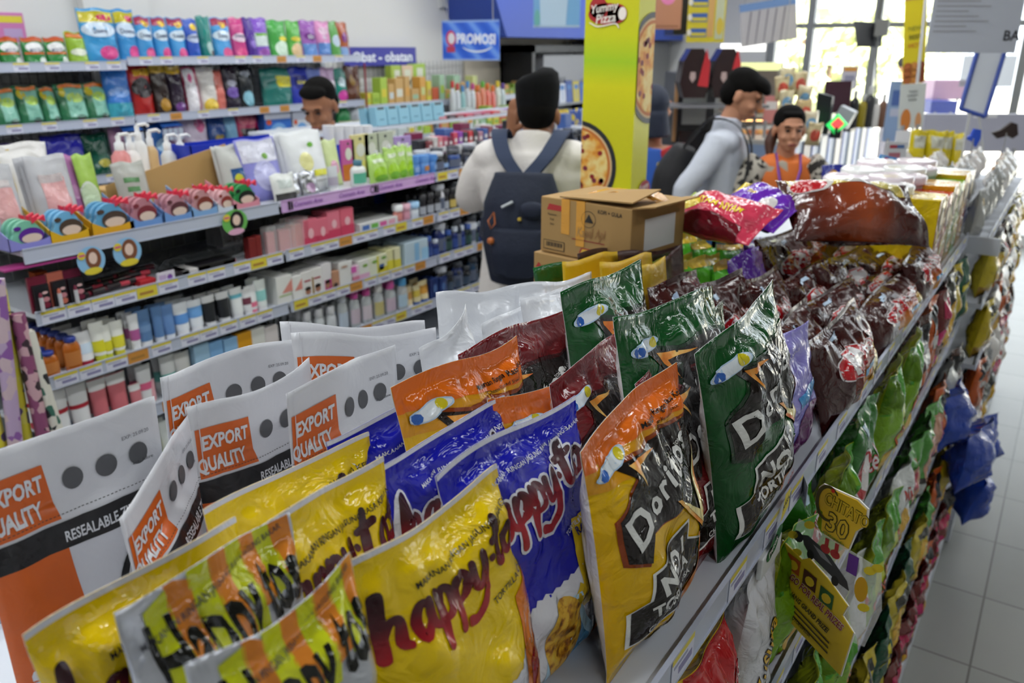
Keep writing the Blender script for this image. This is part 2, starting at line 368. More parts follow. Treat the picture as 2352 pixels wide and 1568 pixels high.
# outdoor ground and greenery beyond the glass
struct('ground', MB().box(-14, 12, YB+.15, 40, -.12, -.02), flat('#c9c6bb', .9))
def bush(x, y, z, r, sd, label, col):
    rr = random.Random(sd); v = []; f = []
    for i in range(420):
        a, b_ = rr.uniform(0, 6.28), math.acos(rr.uniform(-1, 1)); d = r*rr.uniform(.7, 1.05)
        c = Vector((x+d*math.sin(b_)*math.cos(a)*1.3, y+d*math.sin(b_)*math.sin(a), z+d*math.cos(b_)))
        n = Vector((rr.uniform(-1, 1), rr.uniform(-1, 1), rr.uniform(-1, 1))).normalized(); t = n.orthogonal().normalized()*.16; u = n.cross(t).normalized()*.1
        k = len(v); v += [c-t, c+u, c+t, c-u]; f.append((k, k+1, k+2, k+3))
    r0 = empty('leafy_bush', (0, 0, 0)); m = MB(); m.add(v, f, 0); m.build('foliage', col, r0)
    MB().tube([(x, y, -.05), (x+.05, y, z*.5), (x, y, z)], [.09, .07, .04]).build('trunk', flat('#5a4a38', .9), r0); tag(r0, label, 'bush', 'bushes outside the window')
LEAF = mat('leaf_green', '#cfd4a4', .6, trans=0)
for i, (px, py, d, r, lb) in enumerate([(1905, 150, 13, .9, 'sunlit green bush outside, behind the cash register monitor'), (1975, 150, 17, 1.1, 'sunlit green bush outside, right under the black hanging monitor'), (1850, 60, 21, 1.6, 'tall sunlit tree crown outside by the left window post'), (2075, 60, 25, 1.5, 'sunlit tree crown outside behind the person at the window')]):
    p = at(px, py, d); bush(p.x, p.y, p.z, r, i+3, lb, LEAF)
# ------------------------------------------------------------------ blue canopy on the left wall, alcove, pillar
a = onx(1140, 85, -4.0); y0 = a.y
mb = MB(); mb.box(XW, -3.9, y0, 9.25, a.z, 2.95, 0)
mb.poly([(XW, y0, a.z), (XW, y0, 2.95), (XW, y0-.55, 2.95)], (.52, 0, 0), 0)
struct('trim_2', mb, BLUE)
struct('wall_alcove', MB().box(XW, XW+.03, y0+.1, 9.25, 0, a.z), mat('beige_wall', '#cfc6b4', .7))
def pillar():
    P = at(1455, 300, 2.7); wx, wy = .194, .119
    zt = 3.0; grad = ramp2('pillar_wrap', 'Object', [(0, '#ccc814'), (.3, '#d8d410'), (.55, '#a8cc20'), (.8, '#ccd014'), (1, '#ccc818')], 1, .35, 'wave', dist=0)
    if 1:
        nt = grad.node_tree; w = [n for n in nt.nodes if n.type == 'TEX_WAVE'][0]; w.bands_direction = 'Z'; w.inputs['Scale'].default_value = .33; w.inputs['Phase Offset'].default_value = 2.4
        w.inputs['Distortion'].default_value = .6
    o = struct('pillar', MB().box(P.x-wx, P.x, P.y, P.y+wy, 0, zt), grad)
    # printed pizzas and logos on its two faces
    def pizza(face, px, py, rx):
        r = rx; h = empty('p'); bpy.data.objects.remove(h)
        if face == 'front': c = ony(px, py, P.y); M = frame(c+Vector((0, -.002, 0)), Vector((1, 0, 0)))
        else: c = onx(px, py, P.x); M = frame(c+Vector((.002, 0, 0)), Vector((0, 1, 0)))
        rnd = random.Random(px)
        art = Art(); art.ell(0, 0, r, r, flat('#26282b', .4), 0, 40); art.ell(0, 0, r*.9, r*.9, flat('#d9b98a', .5), 1, 40); art.ell(0, 0, r*.86, r*.86, flat('#c4702c', .5), 2, 40)
        art.ell(0, 0, r*.8, r*.8, ramp2('pizza_cheese', 'Object', [(.3, '#b8481c'), (.45, '#e09a34'), (.6, '#ecd58a'), (.8, '#e2ab46')], 16, .5, 'noise'), 3, 40)
        for i in range(26):
            a_, d = rnd.uniform(0, 6.28), r*.74*math.sqrt(rnd.random()); art.ell(d*math.cos(a_), d*math.sin(a_), r*.06, r*.055, flat('#8c1f1c' if i % 3 else '#7c2a3a', .5), 4, 10)
        # clip to the face, printed sheets wrap only to the corner
        lim = {'front': (P.x-wx+.002, P.x-.002), 'side': (P.y+.002, P.y+wy-.002)}[face]; cc = c.x if face == 'front' else c.y
        mm = MB(); ms = []
        for v, f, m_, lv in art.L:
            if m_ not in ms: ms.append(m_)
            mm.add([(min(max(a_, lim[0]-cc), lim[1]-cc), -lv*.0007, b_) for a_, b_ in v], f, ms.index(m_))
        mm.build('printed_pizza', ms, o, M)
    pizza('front', 1325, 380, .153); pizza('side', 1497, 158, .176)
    c = ony(1393, 32, P.y); M = frame(c+Vector((0, -.003, 0)), Vector((1, 0, 0)))
    A = Art(); red = flat('#a8282a', .4); A.ell(0, 0, .1, .05, red, 0); A.ell(.06, .0, .055, .045, red, 0); A.ell(-.045, .03, .05, .05, red, 0); q7 = .65
    wt = flat('#f2e6dc', .4)
    A.text('Yummy', -.005, .012, .055, wt, 1, .12, .012, .25, .9); A.text('Pizza', 0, -.04, .06, wt, 1, .1, .012, .25, .95); A.ell(.09, 0, .022, .03, wt, 1); A.stroke([(-.09, -.04), (-.04, -.058), (.05, -.045), (.075, -.065)], .006, wt, 1)
    mm = MB(); 
    for v, f, m_, lv in A.L: mm.add([(a_*q7, -lv*.0007, b_*q7) for a_, b_ in v], f, 0 if m_ is red else 1)
    mm.build('printed_logo', [red, wt], o, M)
    c = onx(1478, 435, P.x); M = frame(c+Vector((.003, 0, 0)), Vector((0, 1, 0)))
    A = Art(); A.ell(0, 0, .085, .05, red, 0); A.text('Yummy', -.005, .0, .05, wt, 1, .12, .012, .25, .9); mm = MB()
    for v, f, m_, lv in A.L: mm.add([(a_*q7*.8, -lv*.0007, b_*q7) for a_, b_ in v], f, 0 if m_ is red else 1)
    mm.build('printed_logo', [red, wt], o, M)
pillar()
# ================================================================== generic gondola
def price_rail(parent, x, y0, y1, zb, h=.042, tilt=0., m=None, face=1):
    t = .004; mb = MB(); mb.box(x-.004, x, y0, y1, zb, zb+h); mb.box(x, x+.002, y0, y1, zb, zb+.003).box(x, x+.002, y0, y1, zb+h-.003, zb+h)
    return mb.build('price_rail', m or RAIL, parent)
def ptag(parent, x, y, zb, w, h, mats_, kind, mesh=[{}]):
    """price tag slipped in a rail; kind: 0 white with yellow head, 1 all orange, 2 all yellow, 3 pink edged"""
    k = (round(w, 3), round(h, 3), kind)
    if k not in mesh[0]:
        mb = MB(); 
        if kind in (1, 2): mb.box(0, .0008, -w/2, w/2, 0, h, 2 if kind == 1 else 1); mb.box(.0008, .001, -w*.38, w*.3, h*.3, h*.55, 5)
        else:
            mb.box(0, .0008, -w/2, w/2, 0, h, 0); mb.box(.0008, .0012, -w/2, w/2, h*.78, h, 1)
            mb.box(.0008, .0011, -w*.42, w*.2, h*.56, h*.66, 3); mb.box(.0008, .0011, -w*.2, w*.42, h*.2, h*.45, 4)
            if kind == 3: mb.box(.0008, .0014, -w/2, -w/2+.004, 0, h, 6).box(.0008, .0014, -w/2, w/2, -.001, .003, 6)
        me = bpy.data.meshes.new('price_tag'); me.from_pydata(mb.v, [], mb.f)
        for m in mats_: me.materials.append(m)
        me.polygons.foreach_set('material_index', mb.m); me.update(); mesh[0][k] = me
    o = link('price_tag', mesh[0][k], parent); o.location = (x, y, zb); return o
TAGM = [flat('#d6d7e6', .4), flat('#d8c640', .4), flat('#c98a3c', .4), flat('#9a9bb4', .5), flat('#8a86ac', .5), flat('#a8793a', .5), flat('#b060a8', .5)]
# ------------------------------------------------------------------ the snack gondola (near)
XR = -.25; XL = -.93; DZ = 1.205; YE = 3.22
g = empty('snack_gondola', (0, 0, 0)); tag(g, 'long white steel gondola in the foreground piled with snack bags', 'shelf')
MB().box(-.615, -.585, -.6, YE, 0, 1.0).build('back_panel', POWD2, g)
MB().box(-1.08, -.135, -.6, YE, .0, .1).build('base', POWD, g, bevel=.004)
SH = [(-.25, 1.205), (-.225, .905), (-.195, .56), (-.162, .315)]
def deck(parent, x0, x1, y0, y1, z, side=1, rail=True, h=.042):
    s = MB().box(x0, x1-.004, y0, y1, z-.018, z).build('shelf', POWD, parent)
    if rail: price_rail(s, x1, y0, y1, z-.02, h)
    return s
for k, (x, z) in enumerate(SH):
    s = deck(g, -.6, x, -.6, YE, z)
    if k == 0:
        pass
    rr = random.Random(k); yy = .52 if k == 0 else .6
    while yy < YE-.1:
        w = .06; ptag(s, x+.0005, yy, z-.0175, w, .036, TAGM, 0); yy += rr.uniform(.09, .2)
s = MB().box(XL+.004, -.6, -.6, YE, DZ-.018, DZ).build('shelf', POWD, g); MB().box(XL, XL+.004, -.6, YE, DZ-.02, DZ+.022).build('price_rail', RAIL, s)
for z in (.9, .6, .3): 
    s = MB().box(XL-.02, -.6, -.6, YE, z-.018, z).build('shelf', POWD, g)
for y in (-.3, .75, 1.62, 2.5, 3.2): MB().box(-.63, -.57, y-.015, y+.015, 0, 1.18).build('upright', POWD2, g)
# second gondola run beyond it, clear-bag zone
g2 = empty('sweets_gondola', (0, 0, 0)); tag(g2, 'further white steel gondola with clear bags, behind the snack boxes', 'shelf')
Y2, Y2E = 3.26, 5.15
MB().box(-.575, -.545, Y2, Y2E, 0, 1.12).build('back_panel', POWD2, g2); MB().box(-.95, -.12, Y2, Y2E, 0, .1).build('base', POWD, g2)
for x, z in ((-.19, 1.19), (-.17, .97), (-.15, .74), (-.14, .5), (-.13, .28)):
    s = deck(g2, -.56, x, Y2, Y2E, z); yy = Y2+.2
    while yy < Y2E: ptag(s, x+.0005, yy, z-.0175, .06, .036, TAGM, 0); yy += .23
for x, z in ((-.93, 1.19),): MB().box(x, -.56, Y2, Y2E, z-.018, z).build('shelf', POWD, g2)
MB().box(-.26, -.15, Y2-.012, Y2, 1.15, 1.21).build('end_bracket', POWD, g2)
# ------------------------------------------------------------------ the cosmetics gondola
XC = -2.4; CZ = [1.255, 1.07, .868, .665, .46]      # underside of rails
CY0, CYm, CY1, CY2 = 1.1, 2.02, 2.93, 4.9
gc = empty('cosmetics_gondola', (0, 0, 0)); tag(gc, 'white steel cosmetics gondola across the aisle, five stepped shelves with price rails', 'shelf')
MB().box(-2.86, -2.83, CY0, CY2, .1, 1.28).build('back_panel', POWD2, gc); MB().box(-3.3, XC+.08, CY0, CY2, 0, .12).build('base', POWD, gc)
grid = MB()
for y in np.arange(CY0, CY2, .05): grid.box(-2.832, -2.828, y, y+.003, .2, 1.28)
for z in np.arange(.2, 1.28, .05): grid.box(-2.83, -2.826, CY0, CY2, z, z+.003)
grid.build('wire_grid', flat('#a8abaf', .4), gc)
PINK = flat('#cda6d8', .35); MAG = flat('#a03878', .4); PUR = flat('#7b3aa0', .45)
CBAYS = [(CY0, CYm), (CYm+.015, CY1), (CY1+.01, CY2)]
for k, z in enumerate(CZ):
    for b, (y0, y1) in enumerate(CBAYS):
        if b == 0: z += (.012, .022, .022, .012, 0)[k]*0
        s = MB().box(-2.83, XC-.004, y0, y1, z+.022, z+.036).build('shelf', POWD, gc)
        price_rail(s, XC, y0, y1, z, .044, m=PINK if (k == 0 and b == 1) else None)
        if k == 0 and b == 1:
            A = Art()
            for i in range(4):
                mm = MB()
                yc = y0+.13+i*.235; v, f = text_polys('Cosmetic Area', .024, .01, .3, 1.)
                mm.add([(XC+.0026, yc+a, z+.014+b_) for a, b_ in v], f, 0)
                if i in (0, 2): mm.box(XC+.0012, XC+.0026, yc-.1, yc-.09, z+.006, z+.038, 1).box(XC+.0012, XC+.0026, yc-.085, yc-.078, z+.006, z+.036, 1)
                if i == 1: mm.rings([[(XC+.0026, yc+.12+.014*r_*math.cos(t), z+.022+.016*r_*math.sin(t)) for t in np.linspace(0, 6.28, 16, endpoint=False)] for r_ in (1, .72)], 1, cap=False)
                mm.build('printed_words', [PUR, BLACK], s)
            pass
            continue
        if k == 0 and b == 0: continue
        rr = random.Random(k*7+b); yy = y0+.05
        while yy < y1-.04:
            kd = rr.choices([0, 1, 2, 3], [6, 1.2, 1, 2 if k == 2 and b == 0 else 0])[0]
            ptag(s, XC+.0005, yy, z+.003, .072, .036, TAGM, kd); yy += rr.choice([.075, .078, .085, .11 if k else .16])
for y in (CY0+.01, CYm+.005, CY1+.005, 3.9, CY2): MB().box(-2.85, -2.8, y-.012, y+.012, 0, 1.3).build('upright', POWD2, gc)
s = MB().box(-2.83, -2.45, CY0+.02, CY2, 1.277, 1.292).build('shelf', POWD, gc)
MB().box(-2.46, XC+.004, CY0-.06, CY0+.19, 1.245, 1.25).build('divider', MAG, gc)
# rear half of the cosmetics gondola (towards the detergent wall)
MB().box(-3.28, -2.86, CY0, CY2, 1.25, 1.27).build('top_board', POWD, gc)
# stepped display further along
gd = empty('stepped_display_shelf', (0, 0, 0)); tag(gd, 'white raised display shelf just left of the man in the black cap', 'shelf')
yA, yB_ = onx(985, 355, -2.6).y, 4.9
MB().box(-3.0, -2.6, yA-.5, yB_, 1.335, 1.35).build('shelf', POWD, gd); MB().box(-2.6, -2.596, yA-.1, yB_, 1.325, 1.375).build('price_rail', WHT, gd)
MB().box(-3.3, -2.95, yA-.5, yB_, 1.44, 1.455).build('shelf', POWD, gd)
for y in (yA-.4, yA+.5, yB_-.1): MB().box(-2.98, -2.95, y, y+.02, 1.27, 1.44).build('upright', POWD2, gd)
# ------------------------------------------------------------------ detergent wall shelving
XD = -4.0
gw = empty('detergent_shelving', (0, 0, 0)); tag(gw, 'white wall shelving for detergent pouches at the left wall', 'shelf')
ys = onx(292, 160, XD).y; ye = onx(832, 130, XD).y
for (z, y0, y1, b) in ((1.735, .6, ys, 0), (1.755, ys+.01, ye, 1), (1.47, .6, ys, 0), (1.475, ys+.01, ye, 1), (1.2, .6, ys, 0), (1.2, ys+.01, ye, 1)):
    s = MB().box(XW, XD-.004, y0, y1, z+.01, z+.024).build('shelf', POWD, gw); price_rail(s, XD, y0, y1, z-.004, .042)
    rr = random.Random(int(z*100)); yy = y0+.1
    while yy < y1-.05:
        ptag(s, XD+.0005, yy, z-.001, .07, .036, TAGM, rr.choices([0, 1], [3, 1 if b else 0])[0]); yy += rr.uniform(.11, .25)
mm = MB()
for y in np.arange(.6, ye, .045): mm.box(XW+.004, XW+.008, y, y+.003, .9, 1.86)
for z in np.arange(.9, 1.86, .045): mm.box(XW+.008, XW+.011, .6, ye, z, z+.003)
mm.build('wire_grid', flat('#8f9094', .4), gw)
for y in (.6, ys, ye): MB().box(XW+.004, XW+.05, y-.02, y+.02, 0, 1.9).build('upright', POWD, gw)
MB().tube([(XD+.005, ye+.012, 1.2), (XD+.005, ye+.012, 1.74)], .006).build('end_strip', flat('#8c2030', .4), gw)
# medicine corner peg wall
gp = empty('peg_grid_wall', (0, 0, 0)); tag(gp, 'white wire display grid on the wall below the blue medicine sign', 'display grid')
y0, y1 = ye+.03, onx(1120, 150, XW+.02).y
mm = MB()
for y in np.arange(y0, y1, .05): mm.box(XW+.012, XW+.016, y, y+.004, .8, 1.74)
for z in np.arange(.8, 1.75, .05): mm.box(XW+.016, XW+.02, y0, y1, z, z+.004)
mm.build('wire_grid', flat('#b3b3b1', .4), gp); MB().box(XW+.002, XW+.012, y1-.05, y1, .6, 1.78).build('upright', POWD, gp)
# ================================================================== printed designs (metres on the flat bag)
K = flat
def word_strokes(A, x, y, s, m, lv, w=1., rot=.12, slant=.2):
    """brush-script 'happy tos' drawn letter by letter; s = x-height"""
    def T(pts, dx, wd):
        out = []
        for a, b in pts:
            a2 = dx+a+slant*b; X = a2*s; Y = b*s; out.append((x+X*math.cos(rot)-Y*math.sin(rot), y+X*math.sin(rot)+Y*math.cos(rot)))
        A.stroke(out, [q*s*w for q in wd] if isinstance(wd, list) else wd*s*w, m, lv, 5)
    T([(0, 1.95), (0, 1), (-.02, -.15)], 0, [.34, .4, .34]); T([(.02, .35), (.3, .95), (.6, .8), (.52, .2), (.72, .02)], 0, [.2, .26, .32, .34, .22])       # h
    T([(.75, .82), (.4, .98), (.08, .5), (.2, .02), (.55, .3), (.72, .85)], 1.0, [.26, .26, .34, .3, .24, .24]); T([(.72, .95), (.66, .3), (.9, .02)], 1.0, [.3, .34, .2])  # a
    for d in (2.12, 3.02):
        T([(.02, .98), (-.02, 0), (-.08, -.72)], d, [.28, .36, .34]); T([(.05, .55), (.3, .98), (.6, .75), (.5, .2), (.15, .05)], d, [.2, .26, .34, .32, .2])  # p
    T([(0, .95), (.02, .25), (.3, .05), (.6, .5)], 3.98, [.32, .34, .26, .22]); T([(.66, 1.0), (.66, .2), (.5, -.55), (-.1, -.95), (-.55, -.85)], 3.98, [.32, .34, .34, .3, .36])  # y
    T([(5.02, .62), (5.03, .6)], 0, .26)
    T([(.2, 1.75), (.12, .9), (.1, .25), (.42, .04), (.62, .2)], 5.35, [.3, .36, .36, .28, .2]); T([(-.18, 1.12), (.62, 1.3)], 5.35, .26)       # t
    T([(.4, .98), (.05, .6), (.15, .1), (.5, .08), (.68, .55), (.45, .95), (.4, .98)], 6.1, [.26, .32, .32, .26, .3, .28, .26])   # o
    T([(0, .75), (.35, .85), (.55, 1.5), (.4, .75), (.78, .4), (.6, .0), (.1, .1), (-.1, .2)], 6.95, [.18, .2, .26, .34, .34, .32, .3, .2])   # s
G_HAPPY = ramp2('happy_gradient', 'UV', [(0, '#b01822'), (.7, '#a81822'), (.79, '#4c141c'), (.9, '#2a1218'), (1, '#2a1218')], 1, .2, 'v', bump=.3, film_=26)
def chip_print(): return ramp2('chip_print', 'Object', [(.3, '#7a3208'), (.45, '#b55c12'), (.6, '#d98a22'), (.75, '#a24a10')], 60, .3, 'noise', 6, bump=.3, film_=26)
def corn_print(): return ramp2('corn_print', 'Object', [(.3, '#3a1d08'), (.4, '#9a5c12'), (.52, '#e0ac2c'), (.7, '#e8c64c')], 90, .3, 'noise', 5, bump=.3, film_=26)
def des_yellow():
    w, h = .2, .29; A = Art(); Wt = film('#dcdce4'); O = film('#e07a22'); Bk = film('#2c2012')
    A.jag(-w/2, 0, w/2, .098, 0, .128, 34, .0035, Wt, 0)
    A.poly([(.046, .118), (.06, .17), (.105, .19), (.105, .13), (.07, .09), (.04, .07)], O, 1)
    A.ell(-.005, .055, .024, .026, film('#c41c3c'), 1); A.rect(-.03, .045, .018, .055, film('#e8dcb0'), 2); A.ell(.0, .03, .03, .014, film('#1c8a5a'), 2)
    A.poly([(.025, .03), (.035, .06), (.05, .075), (.058, .1), (.075, .11), (.08, .12), (.1, .128), (.1, .075), (.07, .05), (.05, .02)], film('#a01c24'), 2)
    A.ell(.07, .055, .034, .022, chip_print(), 3); A.poly([(.02, .0), (.1, .06), (.1, 0)], film('#d8b81c'), 4)
    A.rect(-w/2, .285, w/2, .291, Wt, 1); word_strokes(A, -.09, .207, .025, G_HAPPY, 2, 1.12, .05, .14)
    A.text('MAKANAN RINGAN JAGUNG RASA KEJU NACHO', .035, .252, .0078, Bk, 2, .06, .012)
    A.text('TORTILLA CHIPS', .062, .186, .0092, Bk, 2, .08, .012); A.text('CHEESE FLAVOR', .077, .135, .006, film('#f4e0c0'), 3, .9, .01)
    return ('yel', A, w, h)
def des_blue():
    w, h = .2, .29; A = Art(); Wt = film('#e0e0e6'); Y = film('#dcb80e'); Nv = film('#221c70')
    A.poly([(-.1, 0), (.1, 0), (.1, .12), (.04, .128), (0, .115), (-.05, .108), (-.1, .11)], Wt, 0)
    A.jag(-.1, .1, .02, .112, .1, .12, 20, .003, Wt, 0)
    A.poly([(-.03, 0), (.07, 0), (.02, .1), (-.02, .1)], ramp2('blue_white_stripes', 'Object', [(0, '#5f9fd0'), (.5, '#5f9fd0'), (.52, '#b8dcf0'), (1, '#b8dcf0')], 14, .3, 'wave', bump=.3, film_=26), 1)
    A.poly([(.02, .072), (.095, .052), (.1, .13), (.1, .165), (.045, .17), (.03, .14)], Y, 1)
    A.poly([(.0, .08), (.028, .06), (.035, .095), (.02, .11)], Y, 1)
    A.ell(.0, .052, .028, .055, corn_print(), 2, 28, .15)
    A.poly([(.06, 0), (.1, 0), (.1, .055), (.08, .05), (.065, .03)], chip_print(), 2)
    for i, t in enumerate(('RASA', 'JAGUNG', 'BAKAR')): A.text(t, .045, .15-i*.0145, .0125, Nv, 3, .18, .02, .2, .85, 'LEFT')
    for i, t in enumerate(('ROASTED', 'CORN', 'FLAVOR')): A.text(t, .056, .105-i*.008, .0066, Wt, 3, .1, 0, 0, .8, 'LEFT')
    A.rect(-w/2, .285, w/2, .291, Wt, 1); word_strokes(A, -.091, .2, .0262, Wt, 1, 1.85, .06, .14); word_strokes(A, -.091, .2, .0262, G_HAPPY, 2, 1.1, .06, .14)
    A.text('MAKANAN RINGAN JAGUNG RASA JAGUNG BAKAR', .02, .255, .0066, Wt, 2, .07, .008); A.text('TORTILLA CHIPS', .055, .162, .0075, Wt, 2, .14, .008)
    return ('blu', A, w, h)
def des_silver():
    w, h = .16, .25; A = Art(); Yg = film('#cdd41a'); O = film('#dd8428'); Bk = film('#15150f'); Pk = film('#c41c50')
    A.poly([(-.08, 0), (.08, 0), (.08, .075), (.0, .045), (-.08, .03)], Pk, 0); A.poly([(-.08, .02), (.08, .065), (.08, .1), (-.08, .05)], Yg, 1)
    for i in range(8):
        x0 = -.062+i*.0172; yb = .186+.007*i; A.poly([(x0, yb-.02+(i % 3)*.005), (x0+.019, yb-.016+(i % 2)*.006), (x0+.019, yb+.062-(i % 2)*.01), (x0, yb+.056+(i % 3)*.004)], (Yg, O)[i % 2], 1)
    v, f = text_polys('Happy tos', 1, .02); w_ = (v[:, 0].max()-v[:, 0].min()); A.text('Happy tos', .004, .198, .056, Bk, 3, .05, .022, .0, .135/(w_*.056))
    A.text('MAKANAN RINGAN JAGUNG RASA JAGUNG BAKAR', -.0, .233, .006, K('#3a3a44'), 2, .15, .005); A.text('TORTILLA CHIPS', .055, .15, .005, Bk, 3, .2)
    return ('sil', A, w, h)
def des_export(n=0):
    w, h = .2, .32; A = Art(); O = soft('#d9641a'); Bk = soft('#1c1c1e'); Wt = soft('#dfe0e4')
    A.poly([(-.098, .235), (-.022, .235), (-.026, .292), (-.096, .292)], O, 1); A.poly([(-.1, .0), (-.005, .0), (-.022, .14), (-.024, .222), (-.1, .222)], O, 1)
    A.rect(-.1, .206, .1, .232, Bk, 2); A.text('RESEALABLE ZIP LOCK', .028, .2125, .0145, Wt, 3, 0, .022, .12, .72)
    A.text('EXPORT', -.06, .267, .0225, Wt, 3, 0, .035, .05, .72); A.text('QUALITY', -.058, .242, .0225, Wt, 3, 0, .035, .05, .66)
    for i in range(46): A.rect(-.1+i*.0044, .2385, -.1+i*.0044+.0024, .2392, K('#3c3c3c'), 4)
    for x in (.0, .034, .068): A.ell(x+.002, .268, .0108, .0115, K('#5c5d60', .5), 2, 20)
    A.text('EXP: 25.09.20', .07, .287, .0055, K('#6d6d75'), 2); A.text('Best Before:', .075, .258, .005, K('#35353c'), 2, 0, .006)
    A.arc(.085, .115, .07, .085, 1.9, 4.2, .0015, .009, Bk, 2); A.arc(.08, .125, .036, .05, .9, 4.9, .001, .0016, Bk, 2)
    A.text('mBo', .055, .05, .028, Bk, 3, .12, .02, .2, .8)
    A.text('SHRIMP', -.066, .064, .032, Wt, 3, math.pi/2, .03, 0, .72); A.text('CRACKERS', -.036, .062, .03, Wt, 3, math.pi/2, .02, 0, .6)
    return ('exp', A, w, h)
def doritos_letters(A, x, y, s, rot, up, m, lv, bold):
    """the word with D large and letters growing to the right, set on a rising line"""
    X = 0
    for i, c in enumerate('Doritos'):
        k = (1.42, .98, .95, .95, 1.1, 1.0, 1.0)[i]; v, f = text_polys(c, s*k, bold/k); wd = (v[:, 0].max()-v[:, 0].min()) if len(v) else .01
        wd *= .8
        A.text(c, x+X+wd/2, y+(X)*up, s*k, m, lv, rot, bold/k, .12, .8); X += wd+s*.07
def des_doritos(kind):
    w, h = .2, .3; A = Art(); raw0 = A.raw
    def raw2(v, f, m, lv):
        v = np.array(v, float)
        if A.__dict__.get('up'): v = v*np.array([1.2, 1.07])+np.array([-.008, .022])
        return raw0(v, f, m, lv)
    A.raw = raw2; Wt = film('#e0e0dc'); Bk = film('#1d1512')
    base, top, hal = dict(y=('#dcae0e', '#e46c10', '#8c3a08'), r=('#7c1418', '#551418', '#3a0a0c'), g=('#1c5a26', '#17491f', '#0e3016'))[kind]
    Tp = film(top); H = film(hal)
    if kind == 'y': A.poly([(-.1, .245), (.1, .225), (.1, .3), (-.1, .3)], film('#dd9a18'), 0); A.poly([(-.1, .27), (.1, .252), (.1, .3), (-.1, .3)], Tp, 1)
    elif kind == 'g': A.poly([(.02, .235), (.1, .21), (.1, .228), (.05, .242)], film('#58881c'), 0)
    else: A.poly([(-.02, .238), (.06, .23), (.1, .245), (.06, .25)], film('#a83c12'), 0)
    A.up = True
    fl = [(-.062, .122), (-.04, .108), (-.03, .135), (.02, .13), (.045, .095), (.058, .065), (.072, .12), (.095, .165), (.1, .215), (.06, .208), (.02, .214), (-.01, .21), (-.05, .222), (-.034, .198), (-.062, .17)]
    A.poly([(a*1.06, .15+(b-.15)*1.07) for a, b in fl], H, 1); A.poly(fl, Bk, 2)
    Fi = ramp2('flame_bolt', 'Object', [(.3, '#c8420c'), (.5, '#f0962a'), (.7, '#f6e08a')], 30, .3, 'noise')
    A.poly([(-.036, .214), (.008, .204), (-.026, .203), (-.02, .18)], Fi, 3)
    A.poly([(.008, .145), (.014, .143), (.053, .1), (.086, .178), (.092, .18), (.057, .078)], Fi, 5); A.poly([(.016, .14), (.052, .105), (.085, .177), (.056, .086)], film('#f4e4a0'), 6)
    doritos_letters(A, -.052, .134, .037, .3, .42, Bk, 3, .06); doritos_letters(A, -.052, .134, .037, .3, .42, Wt, 4, .034)
    # badge
    bd = [(-.062, .022), (.02, .022), (.052, .048), (.048, .072), (.028, .084), (.026, .108), (-.04, .094), (-.044, .066), (-.062, .062)]
    A.poly([(a*1.06-.0, .06+(b-.06)*1.07) for a, b in bd], Wt, 3); A.poly(bd, Bk, 4)
    A.text('NO.1', -.006, .07, .031, Wt, 5, .18, .045, .0, .85); A.text('TORTILLA', -.007, .0485, .0205, Wt, 5, .18, .04, 0, .74); A.text('CHIP BRAND in USA', -.006, .031, .0118, Wt, 5, .2, .025, 0, .72)
    C = chip_print(); A.poly([(.03, .0), (.1, .0), (.1, .1), (.085, .08), (.06, .05)], C, 7); A.poly([(.01, .005), (.075, .075), (.08, -.0)], C, 8)
    A.poly([(.075, .055), (.1, .07), (.1, .02)], C, 9)
    A.up = False
    for i in range(4): A.poly([(q[0]-.04+i*.026, q[1]-.0) for q in [(0, .006), (.02, .006), (.022, .01), (.022, .02), (.018, .026), (.004, .026), (0, .022)]], film('#b9b4b0'), 2); A.text(('100', '5g', '2g', '1g')[i], -.029+i*.026, .012, .009, K('#2a2a2a'), 3)
    for i in range(26):   # striped seal ribs at the foot
        pass
    A.ell(-.066, .262, .026, .0085, film('#bcd6ee'), 4, 20, .15); A.ell(-.066, .262, .024, .007, film('#e6eef4'), 5, 20, .15); A.ell(-.052, .2645, .0062, .0062, film('#d8c81c'), 6, 14); A.ell(-.082, .259, .006, .006, film('#2c62b8'), 6, 8)
    if kind == 'y': A.text('Makanan Ringan Rasa Keju', .045, .266, .0085, Bk, 4, .06, .02); A.text('Cheese Flavored Snack', .045, .257, .006, Bk, 4, .06)
    A.text('TORTILLA CHIPS', .065, .226, .0062, Wt, 4, .2, .004)
    A.text({'y': 'NACHO', 'r': 'BBQ', 'g': 'ROAST'}[kind], .083, .134, .0095, Wt, 10, .1, .02); A.text({'y': 'CHEESE', 'r': 'FLAVOR', 'g': 'CORN'}[kind], .083, .124, .0095, Wt, 10, .1, .02)
    if kind == 'g': A.ell(.085, .098, .012, .007, film('#e0a41c'), 9, 14, .8); A.poly([(.07, .1), (.08, .114), (.092, .11), (.075, .093)], film('#7cb020'), 8)
    return ('dor'+kind, A, w, h)
